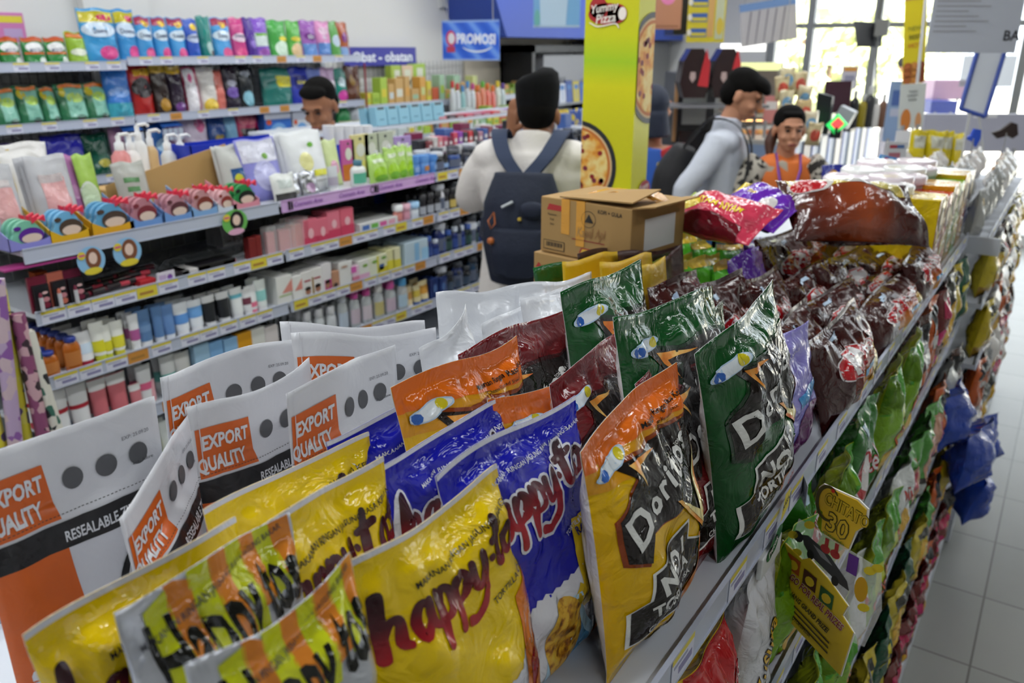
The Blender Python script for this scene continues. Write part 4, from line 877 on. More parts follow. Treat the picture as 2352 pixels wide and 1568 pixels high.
# candy cartons standing at the shelf edge and tubs with white lids
cm = [('#d8b818', '#b82820', 'yellow', 'with a red diagonal band'), ('#c02a24', '#d8c024', 'red', 'with a yellow panel'), ('#d89c20', '#58a028', 'amber', 'with a green stripe'), ('#5aa82a', '#e0c020', 'green', 'with a yellow stripe'), ('#d8aa24', '#c8581c', 'orange yellow', 'with biscuit pictures'), ('#e0e0d8', '#2a48b0', 'white', 'with a blue edge at the rear end')]
y = 2.5
for i, (c, d, nm, ex_) in enumerate(cm):
    w = .135; hh = .235-.012*(i % 2)
    A = Art(); A.rect(-w*.5, 0, -w*.38, hh, film(d), 1); A.poly([(-w*.3, hh*.15), (w*.45, hh*.35), (w*.45, hh*.6), (-w*.3, hh*.4)], film(d), 1); A.ell(.01, hh*.72, .04, .035, K('#4a2a14'), 2); A.ell(.015, hh*.74, .028, .02, K('#d8c8a0'), 3); A.arc(.0, hh*.25, .04, .03, 0, 6.2, .006, .008, K('#dcdcdc'), 3); A.text('Choco', 0, hh*.45, .03, K('#e8e4dc'), 4, .2, .03, .1, .8)
    carton('snack_carton', frame(Vector((-.275, y+w/2, DZ)), Vector((0, 1, 0))), w, .2, hh, film(c), 'tall %s snack carton %s, behind the brown bags' % (nm, ex_), 'box', 'snack cartons', A); y += w+.006
LID = mat('lid_plastic', '#dccfd6', .2, 0, .5, .4); LIDW = mat('lid_plastic_white', '#e4e4e2', .2, 0, .5, .4); TUB = mat('tub_plastic', '#e6e6e2', .15, 0, .5, 0, alpha=.6)
for i in range(6):
    for j in range(2):
        x = -.36-.125*j-.02*(i % 2); yy = 2.58+i*.11; z0 = DZ+.0
        r0 = empty('sweets_tub', (x-.06, yy, z0)); hh = .255+.01*((i+j) % 2)
        MB().lathe([(.052, 0), (.058, .02), (.06, hh-.02)], 0, 18).build('tub_body', TUB, r0); MB().lathe([(.064, hh-.02), (.065, hh), (.06, hh+.004), (.056, hh+.001)], 0, 24).build('lid', LID if (i+j) % 3 else LIDW, r0)
        tag(r0, 'round tub with %s lid, %s from the brown bags, %s row' % ('pinkish' if (i+j) % 3 else 'white', ORD[i], ('aisle side', 'inner')[j]), 'tub', 'sweets tubs with round lids')
for i, (px, py, X, c, lb) in enumerate([(2088, 415, -.42, '#e2805a', 'salmon pink paper bag tip standing behind the tub lids'), (2130, 420, -.4, '#d8481c', 'dark orange snack bag behind the tub lids'), (2152, 412, -.38, '#e8701c', 'bright orange snack bag behind the tub lids')]):
    M, w, h = put(px-24, px+24, py-12, py+40, X, None); zb = DZ; h = M.translation.z+h-zb; M.translation.z = zb
    spouch('snack_bag', M, .12, h, [film(c), film(c)], lb, style='pillow', nx=14, ny=16, cat='snack bag')
# ================================================================== sweets gondola top: clear pretzel bags, white bags
CB = mat('clear_bag_film', '#b9bab8', .15, .3, .6, .3, .6, 40, alpha=.75, film=30); CR = mat('pretzel_cream', '#d0bd92', .5); WB = mat('white_sweets_bag', '#e0dcd8', .25, 0, .5, .4, .5, 24, film=20); BRN = mat('biscuit_brown', '#a8794a', .6)
sk0 = None; G5 = 'clear pretzel bags in rows'; rr = random.Random(5)
for i in range(6):
    for j in range(6):
        x = -.25-.1*j; yy = 3.34+.145*i+.03*(j % 2); M = frame(Vector((x, yy, 1.19)), Vector((.15*rr.uniform(-1, 1), 1, 0)), Vector((rr.uniform(-.12, .12), rr.uniform(-.1, .1), 1)))
        if sk0 is None or (i*6+j) < 4:
            NB[0] += 1; o = bag('pretzel_bag', M, Bag(.11, .17, .05, seed=NB[0]*17, cr=1.6, wav=.01), [CB, CB], None, 12, 14); tag(o, 'x', 'snack bag', G5)
            MB().lathe([(.02, .02), (.024, .05), (.02, .12), (.012, .14)], 0, 10, (0, 0), 1.3, .8).build('pretzel_filling', CR, o); sk0 = o if sk0 is None else sk0; sk = o
        else: o = dup(sk, M)
        LABELS.pop('x', None)
        lb = 'clear bag of cream sticks, %s row back, %s from the aisle edge' % (ORD[i], ORD[j]); o['label'] = lb
wb0 = None
for i in range(4):
    for j in range(4):
        x = -.27-.15*j; yy = 4.28+.2*i; M = frame(Vector((x, yy, 1.19)), Vector((.1*rr.uniform(-1, 1), 1, 0)), Vector((rr.uniform(-.1, .1), 0, 1)))
        if wb0 is None: NB[0] += 1; wb0 = bag('sweets_bag', M, Bag(.17, .16, .09, seed=91, cr=1.6, wav=.01), [WB, WB], None, 12, 14); o = wb0; tag(o, 'x', 'snack bag', 'plump white sweets bags'); link('filling', MB().lathe([(.03, .03), (.04, .08), (.03, .14)], 0, 10).build('x', BRN).data, o); bpy.data.objects.remove(bpy.data.objects['x'])
        else: o = dup(wb0, M)
        LABELS.pop('x', None); o['label'] = 'plump white sweets bag, %s row back, %s from the aisle edge' % (ORD[i], ORD[j])
# ================================================================== bags on the lower shelves facing the right-hand aisle
def D(key, base, fn, w=.16, h=.24, back=None):
    A = Art(); fn(A); BODY[key] = [film(base), film(back or base)]; return (key, A, w, h)
def _oishi(A):
    A.poly([(-.04, .2), (.08, .17), (.08, .24), (-.05, .24)], film('#b41c1e'), 1)
    for i in range(26): A.poly([(-.075+i*.006, .135), (-.0725+i*.006, .135), (-.0705+i*.006, .165), (-.073+i*.006, .165)], film('#d8541c' if i % 2 else '#b8301c'), 2)
    A.ell(.05, .17, .026, .014, film('#b41c2a'), 3, 22, .5); A.text('Oishi', .05, .162, .022, film('#e8e4dc'), 4, .5, .02, .1, .8)
    g = film('#1f6a3a'); 
    for a, b, r in ((.01, .09, .028), (.03, .11, .022), (-.012, .075, .02), (.035, .085, .02), (.0, .11, .02)): A.ell(a, b, r, r*.8, g, 3, 12)
    A.text('Less', .008, .1, .016, film('#e8e8e0'), 4, .5, .01); A.text('Gurih', .012, .08, .016, film('#e8e8e0'), 4, .5, .01)
    A.poly([(-.04, .01), (.05, .03), (.06, .05), (-.02, .04)], film('#b81c24'), 2); A.text('Pillows', .01, .022, .02, film('#e8e0d8'), 3, .2, .02)
    for i in range(7): A.ell(-.06+i*.02, .05+.02*(i % 3), .006, .014, film('#d8701c'), 2, 10, i)
def _kusuka(A): A.poly([(-.08, 0), (.08, 0), (.08, .04), (-.08, .08)], film('#3c2c90'), 1); A.text('Kusuka', .0, .11, .048, film('#3a2410'), 2, .95, .05, .1, .8); A.text('Kusuka', .0, .11, .048, film('#e0b01c'), 3, .95, .015, .1, .8)
def _chips(A):
    A.poly([(-.08, .16), (.08, .19), (.08, .24), (-.08, .24)], film('#4c9c24'), 1); A.poly([(-.08, .0), (-.03, .0), (-.02, .24), (-.08, .24)], film('#7cac1c'), 1)
    A.ell(.02, .06, .055, .045, ramp2('potato_print', 'Object', [(.3, '#c88a1c'), (.5, '#e0b43c'), (.7, '#e8d880')], 50, .3, 'noise'), 2); A.text('Chips', .02, .12, .05, film('#3c2010'), 3, .9, .05, .1, .8); A.text('Chips', .02, .12, .05, film('#d0642a'), 4, .9, .02, .1, .8); A.poly([(-.08, .0), (.0, .0), (-.03, .03)], film('#b41c40'), 3)
def _qgreen(A): A.ell(-.03, .13, .034, .045, film('#e4dede'), 1, 24, -.2); A.ell(-.03, .13, .03, .041, film('#b81c24'), 2, 24, -.2); A.poly([(-.045, .16), (-.02, .165), (-.014, .13), (-.025, .1), (-.045, .11)], film('#e4dede'), 3); A.text('tela', .0, .12, .05, film('#b81c24'), 2, .3, .05, .1, .7, 'LEFT'); A.text('tela', .0, .12, .05, film('#e4dede'), 3, .3, .01, .1, .7, 'LEFT'); A.poly([(.0, 0), (.08, 0), (.08, .08)], film('#d8b020'), 1); A.poly([(-.04, .2), (-.015, .205), (-.015, .22), (-.04, .215)], film('#bcd6e8'), 2)
def _meat(A): A.ell(.0, .15, .05, .06, film('#c89478'), 1); A.ell(.01, .16, .02, .028, film('#b83c50'), 2); A.poly([(-.08, .06), (.08, .05), (.08, .1), (-.08, .12)], film('#2a2220'), 2); A.poly([(-.08, 0), (.08, 0), (.08, .05), (-.08, .06)], film('#6aac2c'), 1); A.rect(-.06, .07, .02, .1, film('#b8bab8'), 3)
def _dkgreen(A): A.ell(.03, .08, .03, .04, film('#d8c01c'), 1); A.ell(.03, .08, .015, .025, film('#16402a'), 2); A.poly([(-.06, .14), (.06, .18), (.06, .2), (-.06, .16)], film('#d8c81c'), 1); A.text('Taro', .0, .15, .03, film('#22221c'), 3, .3, .02)
def _straw(A): 
    for i in range(6): A.ell(-.05+.03*(i % 3), .05+.07*(i//3), .018, .022, film(['#c8286c', '#d8a81c', '#c84c20'][i % 3]), 1)
    A.rect(-.06, .17, .06, .21, film('#b81c50'), 2)
def _corn(A): A.ell(.0, .1, .045, .08, film('#d8a81c'), 1); A.ell(.02, .12, .02, .05, film('#e0c860'), 2); A.poly([(-.08, 0), (.08, 0), (.08, .03), (-.08, .05)], film('#9c7a2c'), 2); A.rect(-.05, .19, .05, .22, film('#3c3c34'), 2)
def _fried(A): A.ell(-.01, .09, .05, .045, film('#b85c2c'), 1); A.ell(.02, .12, .035, .03, film('#7c3418'), 2); A.poly([(-.06, .17), (.06, .18), (.06, .22), (-.06, .22)], film('#18181a'), 2); A.rect(-.03, .13, .05, .16, film('#c8c8c4'), 3)
SD = {'oi': D('oi', '#deb414', _oishi), 'ku': D('ku', '#d4d4d8', _kusuka), 'ch': D('ch', '#b8c424', _chips), 'qg': D('qg', '#28701f', _qgreen), 'me': D('me', '#50983a', _meat), 'dg': D('dg', '#1a5238', _dkgreen), 'st': D('st', '#6a2420', _straw), 'co': D('co', '#c8b430', _corn), 'fr': D('fr', '#4a2c20', _fried),
      'or': D('or', '#c85a1c', _fried), 'yb': D('yb', '#c8b01c', _corn), 'bk': D('bk', '#2a2624', _corn), 'wg': D('wg', '#cfd2d0', lambda A: (A.ell(0, .1, .04, .05, film('#d8a830'), 1), A.text('Mi', .0, .17, .04, film('#b82c24'), 2, 0, .02))),
      'hs': D('hs', '#c4c6cc', lambda A: (A.poly([(-.08, 0), (.08, 0), (.08, .1), (-.08, .1)], film('#20249c'), 1), A.text('happytos', -.0, .13, .03, film('#221c24'), 2, 1.2, .02)))}
NM = {'oi': 'yellow bag with a red top', 'ku': 'white bag with slanting yellow script', 'ch': 'lime and yellow potato chip bag', 'qg': 'green cassava chip bag with a red ball', 'me': 'green bag with a meat picture', 'dg': 'dark green bag', 'st': 'brown bag with pink fruit dots', 'co': 'yellow green bag of corn snacks', 'fr': 'dark brown bag with fried pieces', 'or': 'orange bag', 'yb': 'yellow bag of banana chips', 'bk': 'black bag with a yellow picture', 'wg': 'white bag with noodles', 'hs': 'silver and blue corn chip bag'}
SHF = [None, (-.225, .905, 'second shelf'), (-.195, .56, 'third shelf'), (-.162, .315, 'fourth shelf'), (-.14, .1, 'bottom shelf')]
cnt = {}
def rowbag(k, Y, des, w, h, lean=.12, X=None, dz=0., t=.08, yaw=0., cr=1.3, roll=0., res=(22, 26)):
    x, z, nm = SHF[k]; x = (x if X is None else X); key = (k, des); cnt[key] = cnt.get(key, 0)+1
    M = frame(Vector((x-t*.5, Y, z+dz)), Vector((yaw, 1, roll)), Vector((lean, roll*-1, 1))); NB[0] += 1
    o = bag('snack_bag', M, Bag(w, h, t, seed=NB[0]*13, cr=cr, wav=.01), BODY[des], SD[des], *res)
    return tag(o, '%s, %s of its kind on the %s' % (NM[des], ORD[cnt[key]-1], nm), 'snack bag', 'snack bags on the right-hand shelves')
def Yat(px, py, X): return onx(px, py, X).y
# second shelf (right under the top lip), near to far
rowbag(1, .60, 'hs', .15, .2, .02, t=.06); rowbag(1, .8, 'oi', .19, .235, .06, t=.11, res=(34, 40)); rowbag(1, .70, 'fr', .17, .24, 0, X=-.33)
rowbag(1, .985, 'ku', .15, .25, .04, t=.07); rowbag(1, 1.14, 'ch', .15, .23, .1); rowbag(1, 1.27, 'qg', .17, .27, .0, X=-.24, res=(26, 30)); rowbag(1, 1.42, 'ch', .15, .24, .14)
rowbag(1, 1.58, 'qg', .18, .28, .1, res=(26, 30)); rowbag(1, 1.72, 'qg', .16, .27, .0, X=-.27); rowbag(1, 1.84, 'ch', .17, .28, .12, res=(26, 30)); rowbag(1, 2.03, 'ch', .18, .29, .14, res=(26, 30)); rowbag(1, 2.24, 'fr', .16, .28, .1); rowbag(1, 2.42, 'or', .16, .28, .08); rowbag(1, 2.6, 'st', .16, .28, .1); rowbag(1, 2.78, 'bk', .16, .27, .08); rowbag(1, 2.95, 'yb', .15, .26, .08); rowbag(1, 3.12, 'dg', .15, .26, .08)
# white pack with green label and handwritten note, pinned under the lip
A = Art(); g_ = K('#1f6a3a', .4)
for a, b, r in ((.0, .035, .02), (.02, .045, .016), (-.015, .028, .014)): A.ell(a, b, r, r*.7, g_, 1, 12)
A.text('Pletok', .0, .03, .015, K('#e8e8e0'), 2, .4, .01); A.poly([(.02, .06), (.055, .07), (.055, .1), (.03, .1)], K('#dcc81c'), 1); A.text('RASA', .04, .08, .012, K('#2a2418'), 2, .3, .01); A.text('oishi', .045, .118, .014, K('#a82828'), 2, .3, .01)
M, w, h = put(1735, 1802, 1205, 1330, -.26, None)
o = carton('snack_packet', frame(onx(1770, 1300, -.243), Vector((0, 1, 0)), Vector((.0, 0, 1))), .085, .008, 1.182-onx(1770, 1300, -.243).z, K('#d4d6d4', .4), 'flat white packet with green label and yellow note hanging under the top rail', 'snack packet', None, A)
# third shelf
for Y, d, l in ((.85, 'dg', .1), (1.02, 'ch', .1), (1.2, 'ch', .12), (1.38, 'ch', .14), (1.55, 'wg', .12), (1.7, 'ch', .14), (1.88, 'ch', .14), (2.05, 'wg', .1), (2.2, 'me', .12), (2.38, 'me', .14), (2.55, 'me', .12), (2.72, 'or', .1), (2.9, 'wg', .1), (3.1, 'fr', .1)): rowbag(2, Y, d, .165, .29, l)
# fourth shelf and base
for Y, d, l in ((1.1, 'dg', .1), (1.3, 'dg', .14), (1.5, 'dg', .16), (1.68, 'co', .12), (1.85, 'dg', .14), (2.02, 'co', .12), (2.2, 'dg', .1), (2.38, 'co', .12), (2.55, 'me', .1), (2.72, 'or', .1), (2.9, 'yb', .1), (3.1, 'st', .1)): rowbag(3, Y, d, .16, .22, l, t=.06)
for Y, d, l in ((1.6, 'bk', .05), (1.75, 'bk', .1), (1.9, 'co', .1), (2.05, 'st', .1), (2.2, 'st', .12), (2.35, 'st', .1), (2.5, 'st', .12), (2.65, 'or', .1), (2.8, 'st', .1), (2.95, 'st', .1), (3.1, 'bk', .1)): rowbag(4, Y, d, .15, .2, l, t=.06)
# blue bags spilling over the low shelves, crinkled
BL = [film('#2044a8'), film('#2044a8')]
for i, (px, py, X, z, lb) in enumerate([(2212, 1190, -.09, .14, 'lowest blue crinkled bag spilling toward the floor tiles'), (2228, 1080, -.1, .33, 'blue crinkled bag hanging just above the lowest one'), (2236, 960, -.11, .45, 'blue crinkled bag with an orange top beside the floor'), (2160, 960, -.2, .6, 'blue crinkled bag on the third shelf near the meat bags')]):
    p = onx(px, py, X); M = frame(Vector((X, p.y, max(z, .12))), Vector((0, 1, 0)), Vector((.15, 0, 1))); NB[0] += 1
    o = bag('sweets_bag', M, Bag(.26, .2, .13, seed=NB[0]*7, cr=2.2, wav=.02), BL, None, 18, 18); tag(o, lb, 'snack bag', 'blue crinkled sweets bags')
# further gondola: front rows
cnt2 = {}
for k, (x, z) in enumerate(((-.17, .97), (-.15, .74), (-.14, .5), (-.13, .28))):
    for i in range(8):
        Y = 3.42+i*.2; d = [['co', 'yb', 'fr', 'wg'], ['yb', 'bk', 'or', 'wg'], ['or', 'st', 'wg', 'fr'], ['wg', 'st', 'bk', 'wg']][k][(i*3+i//3) % 4]
        if i > 2 and k < 2: d = 'wg' if i % 2 else d
        NB[0] += 1; M = frame(Vector((x-.03, Y, z)), Vector((0, 1, 0)), Vector((.14, 0, 1)))
        o = bag('snack_bag', M, Bag(.17, .21, .08, seed=NB[0]*13, cr=1.5), BODY[d] if d != 'wg' else [WB, WB], SD[d], 12, 14)
        tag(o, '%s on the further gondola, %s column, %s shelf' % (NM[d], ORD[i], ('upper', 'second', 'third', 'lowest')[k]), 'snack bag', 'snack bags on the further gondola')
# ------------------------------------------------------------------ promotional sign hanging from the top rail
TL_, TR_ = at(1882, 1092, 1.16), at(1994, 1145, 1.10); TL_.z = TR_.z = (TL_.z+TR_.z)/2; e1 = TR_-TL_; w = e1.length
sg = empty('shelf_sign', M=frame((TL_+TR_)/2-Vector((0, 0, .09)), e1)); tag(sg, 'yellow promotional sign with a big 30 dangling from the top shelf rail', 'sign')
YB_ = K('#d8b020', .3); WB_ = K('#e8e6e0', .3); OL = K('#4a4210', .4)
def board(pts, z=0., y=0.):
    a = MB().poly([(px, y, pz+z) for px, pz in pts], (0, .0018, 0)); return a
hs_ = .078
hd = [(-.5, .55), (-.46, .9), (-.38, 1), (.3, 1.02), (.5, .93), (.52, .62), (.42, .5), (.36, .42), (.28, .02), (.2, -.02), (-.22, .06), (-.3, .12), (-.33, .48)]
o = board([(a*w, b*hs_) for a, b in hd]).build('sign_head', YB_, sg, bevel=0); o2 = MB().poly([(a*w*1.06, .002, b*hs_*1.05-.002) for a, b in hd], (0, .002, 0)).build('sign_edge', WB_, sg)
A = Art(); A.text('CHITATO', .01, .05, .026, OL, 1, -.12, .045, 0, .62); A.text('CHITATO', .01, .05, .026, K('#c8a81c', .3), 2, -.12, .012, 0, .62); A.arc(-.018, .055, .018, .026, .8, 5.4, .002, .006, OL, 1)
A.text('30', .0, .014, .042, OL, 1, -.1, .05, 0, .85); A.text('30', .0, .014, .042, K('#d0ac20', .3), 2, -.1, .01, 0, .85); A.text('citatopedia', -.002, .005, .008, K('#4c7c2c'), 2, -.15, .01); A.ell(-.013, .078, .003, .003, K('#c8281c'), 3, 10)
art_on_plane(A, parent=sg)
lo = [(-.72, -1.62), (-.66, -.62), (-.58, -.6), (-.55, -.42), (-.3, -.56), (-.22, -.46), (.0, -.62), (.26, -.9), (.22, -1.12), (.36, -1.3), (.3, -2.2)]
LW = .1*1.0
pts = [(a*.145, b*.09) for a, b in lo]; board(pts, 0, -.006).build('sign_card', ramp2('gold_card', 'Object', [(0, '#b89a1c'), (.5, '#d8b828'), (1, '#c8a424')], 8, .3), sg); MB().poly([(a*1.03+.0, -.004, b*1.012) for a, b in pts], (0, .002, 0)).build('card_edge', WB_, sg)
A = Art(); rotc = -.34
for i, (c, x) in enumerate((('#a84a1c', -.055), ('#4c2418', -.025), ('#2c5c2c', .005))): A.poly([(x-.012, -.075-.011*i), (x+.011, -.08-.011*i), (x+.011, -.055-.011*i), (x-.012, -.05-.011*i)], K(c), 1); A.ell(x, -.066-.011*i, .008, .008, K('#d8b828'), 2, 10)
A.text('GO FOR REAL PRIZES', -.012, -.108, .017, WB_, 2, rotc, .05, 0, .62); A.text('GO FOR REAL PRIZES', -.012, -.108, .017, K('#8c2a20'), 3, rotc, .02, 0, .62)
A.text('MENANG GRAND PRIZE!', -.026, -.128, .0125, K('#3a3014'), 3, rotc, .03, 0, .62); A.text('#CHITATOTOKOPEDIA', -.04, -.158, .009, K('#3a3014'), 3, rotc, .02, 0, .62)
for i in range(3): A.poly([(-.08, -.118-.009*i), (.02, -.155-.009*i), (.02, -.158-.009*i), (-.08, -.121-.009*i)], K('#4c4020'), 2)
o = art_on_plane(A, y=-.0068, parent=sg)
# clear dangler sheet with prize pictures between the cards
mm = MB().poly([(-.06, -.003, .01), (.075, -.003, .0), (.085, -.003, -.06), (.07, -.003, -.13), (.03, -.003, -.14), (-.07, -.003, -.06)], (0, .0008, 0)); mm.build('clear_sheet', CLEAR, sg)
A = Art(); A.poly([(-.05, -.012), (-.04, -.008), (-.02, -.014), (.0, -.022), (.03, -.045), (.035, -.058), (.02, -.056), (-.01, -.045), (-.035, -.036), (-.045, -.026)], K('#3a3a3c', .3), 1); A.poly([(-.03, -.017), (-.01, -.022), (.005, -.034), (-.015, -.03)], K('#8a8a8c', .3), 2)
for x, z_ in ((-.032, -.036), (.012, -.055)): A.ell(x, z_, .006, .008, K('#1a1a1c'), 2, 12)
A.ell(-.056, -.018, .009, .009, K('#1c1c1e'), 2, 12); A.rect(.026, -.03, .042, .0, K('#5c2c84'), 1); A.ell(.052, -.045, .01, .02, K('#c89818'), 1, 14)
for x, z_ in ((-.065, -.02), (.06, -.01), (.07, .0), (-.04, .01), (.06, -.07), (-.055, -.045)): A.ell(x, z_, .01, .006, K('#d8c028'), 2, 10, .6)
for x in (-.012, .004): A.rect(x, -.012, x+.006, .004, K('#a82a28'), 2); A.ell(x+.002, -.014, .008, .007, K('#a82a28'), 2, 10)
art_on_plane(A, y=-.0036, parent=sg)
bR = onx(1845, 1105, XR); mm = MB(); mm.box(0, .034, -.001, 0, -.022, .014).box(.01, .014, -.003, -.001, -.012, -.008).box(.022, .026, -.003, -.001, -.012, -.008)
o = mm.build('metal_clip', flat('#9a9fac', .3), sg, frame(Vector((XR, bR.y, 1.2)), (TL_-Vector((XR, bR.y, TL_.z)))))
MB().tube([(XR+.03, bR.y, 1.2), (TL_+TR_)/2-Vector((0, -.001, .02))], .0012).build('clip_arm', flat('#9a9fac', .3), sg)
# ================================================================== cosmetics across the aisle
ZC = [z+.036 for z in CZ]; ZC[0] = 1.293; XF = XC-.012
w_ = K('#e2e2e4', .4); pk_ = K('#d8607c', .4); rose = K('#c8606c', .45); lblue = K('#a8c4dc', .4); TEAL = K('#6cb0ac', .4); OR_ = K('#b8641c', .3); NAVY = K('#1a2a62', .25); GR = K('#8aa83c', .4); YL = K('#ddc83c', .4); CLR = mat('clear_bottle', '#d8dde0', .1, 0, .6, .3, alpha=.7)
def cos(k, xl, xr, yt, yb, X=XF):
    M, w, h = put(xl, xr, yt, yb, X); M.translation.z = ZC[k] if k < 5 else M.translation.z; zt = onx((xl+xr)/2, yt, X).z; return M, w, max(zt-ZC[k], .02)
def back(M, d): return M@Matrix.Translation((0, d, 0))
def depth_label(lb, i):
    s = lb+', '+ORD[i+1]+' in depth'; return s if len(s.split()) <= 16 else lb.split(',')[0]+', '+ORD[i+1]+' in depth'
def rows(o, M, n, step, label, group):
    base = o['label']
    for i in range(n): dup(o, back(M, step*(i+1)), depth_label(base, i), group)
# ---- third shelf, left bay: washes, tubes
M, w, h = cos(2, 160, 202, 770, 862); o = None
def amber(M, w, h, lb, g): return bottle('face_wash_bottle', M, w*.5, h, mat('amber_gel', '#b8621c', .2, 0, .5, .3), K('#26388c', .3), lb, K('#c47a3c', .4), g, neck=.5, capf=.14, flatb=.55)
o = amber(M, w, h, 'amber face wash bottle with blue cap, front of the row on the third cosmetics shelf', 'amber face wash bottles'); rows(o, M, 5, .045, 'amber face wash bottle with blue cap, in the row behind the front one', 'amber face wash bottles')
M, w, h = cos(2, 103, 148, 805, 870); o = amber(M, w, h, 'short amber bottle with violet cap, left end of third shelf', 'short amber bottles'); rows(o, M, 2, .05, 'short amber bottle with violet cap, behind the front one', 'short amber bottles')
WT = K('#e4e4e6', .35)
def tubes(k, lst, group=None):
    for (xl, xr, yt, yb, body, cap, band, lb, nb) in lst:
        M, w, h = cos(k, xl, xr, yt, yb); b = (band[0], band[1], K(band[2], .4)) if band else None
        o = tube('squeeze_tube', M, w, h, K(body, .35), K(cap, .35), lb, b, group)
        if nb: rows(o, M, nb, max(.03, w*.8), lb.split(',')[0]+', behind the front one', lb.split(',')[0])
tubes(2, [(182, 232, 762, 842, '#e4e4e6', '#a02038', (.25, .6, '#c8d8e8'), 'white cream tube with a dark red cap, beside the amber bottles', 2),
 (222, 258, 738, 828, '#e8e8e0', '#c8cc3c', (.1, .45, '#d8d02c'), 'white and yellow tube, left of four', 1), (243, 270, 745, 826, '#e8e8e0', '#c8cc3c', (.1, .45, '#d8d02c'), 'white and yellow tube with green dot, second from the left', 0), (268, 300, 735, 822, '#e8e8e0', '#d0c83c', (.1, .5, '#dcd43c'), 'white and yellow tube, third from the left', 2),
 (308, 333, 720, 805, '#e4e4e6', '#e8e8ea', (.15, .5, '#b05c94'), 'white tube with a plum pattern, next to the yellow ones', 2),
 (326, 364, 710, 800, '#5a7ca8', '#e0e0e2', (.3, .5, '#6c8cb4'), 'slate blue tube, left of three', 1), (362, 388, 702, 790, '#5c80b0', '#d8dce4', None, 'slate blue tube, middle of three', 1), (384, 415, 698, 788, '#6488bc', '#d8dce4', None, 'slate blue tube, right of three', 1),
 (412, 448, 695, 776, '#e0e4ea', '#e4e4e8', (.25, .6, '#5c90d0'), 'white tube with a blue splash, left one', 2), (445, 480, 688, 768, '#e0e4ea', '#e4e4e8', (.35, .75, '#6ca0d8'), 'white tube with a blue splash, right one', 2),
 (478, 508, 676, 757, '#26282c', '#d8d8da', (.72, .98, '#dcdcde'), 'black tube with a white top, left one', 1), (510, 540, 668, 746, '#26282c', '#d8d8da', (.72, .98, '#dcdcde'), 'black tube with a white top, right one', 1),
 (541, 570, 660, 738, '#e2e4e4', '#dcdcde', (.6, .75, '#6cb4c4'), 'white tube with a pale blue line, left end of its four', 1), (566, 590, 662, 730, '#dcdcde', '#dcdcde', (.3, .6, '#703848'), 'white tube with a maroon patch, second of four', 0), (574, 602, 655, 728, '#e2e2e4', '#e08098', (.1, .3, '#d86c88'), 'white tube with a pink foot and black dot, third of four', 0), (596, 624, 642, 722, '#dfe4e2', '#dcdcde', (.2, .6, '#8cc4c0'), 'tall white tube with teal lettering, right end of its four', 1)])
# ---- fourth shelf, left bay
tubes(3, [(118, 178, 892, 985, '#e2e2e4', '#b83040', (.4, .5, '#b02838'), 'big white tube with a red line, left one on the fourth shelf', 2), (172, 222, 880, 968, '#e2e2e4', '#9cc0dc', (.4, .5, '#b02838'), 'big white tube with a red line, second one on the fourth shelf', 1),
 (220, 262, 868, 952, '#cc6e76', '#e4e0e0', (.7, .98, '#e4e2e2'), 'coral pink tube with a white top, left one', 1), (262, 308, 855, 940, '#cc6e76', '#e4e0e0', (.72, .98, '#e4e2e2'), 'coral pink tube with a white top, right one', 1), (308, 336, 880, 935, '#cc7880', '#e4e0e0', (.7, .98, '#e4e2e2'), 'short coral pink tube next to the two big ones', 0),
 (325, 362, 838, 905, '#dcdcde', '#dcdcde', (.3, .5, '#d05c80'), 'white tube with a pink label square, fourth shelf', 1), (342, 368, 872, 925, '#d8a0a8', '#dcdcde', None, 'small pale pink tube in front of the white one', 0), (375, 412, 818, 850, '#dfe0e0', '#dcdcde', (.2, .5, '#6cb4ac'), 'white tube with a teal label, fourth shelf', 1), (410, 448, 810, 848, '#e0dedc', '#dcdcde', (.1, .3, '#c07040'), 'white tube with small dark writing, beside the teal labelled one', 1)])
for i, (xl, xr, yt, yb, c, d, lb) in enumerate([(450, 486, 788, 838, '#9cc0dc', '#c8dce8', 'light blue pack, left of three on the fourth shelf'), (485, 516, 782, 825, '#7cacdc', '#c8dce8', 'light blue pack, middle of three on the fourth shelf'), (518, 550, 775, 818, '#8cb8e0', '#c8dce8', 'light blue pack, right of three on the fourth shelf'), (548, 582, 762, 805, '#d8981c', '#d08c18', 'plain amber yellow carton on the fourth shelf'), (581, 612, 752, 798, '#dddcd6', '#c8c4ba', 'white carton with fine print beside the amber yellow one'), (612, 642, 748, 790, '#d8d0d0', '#b06878', 'white carton with a reddish flower, fourth shelf')]):
    M, w, h = cos(3, xl, xr, yt, yb); A = Art(); A.rect(-w*.4, h*.12, w*.4, h*.45, K(d, .4), 1); carton('cosmetic_carton', M, w, w*.5, h, K(c, .4), lb, 'box', None, A)
# ---- fifth shelf left: a few tubes seen between the zip pouches
tubes(4, [(336, 376, 970, 1030, '#e0e4dc', '#b8c43c', (.1, .4, '#d4d03c'), 'white and yellow green tube seen left of the shrimp pouches, fifth shelf', 2), (374, 400, 965, 1015, '#d8dcda', '#b8c43c', None, 'plain white tube on the fifth shelf', 1)])
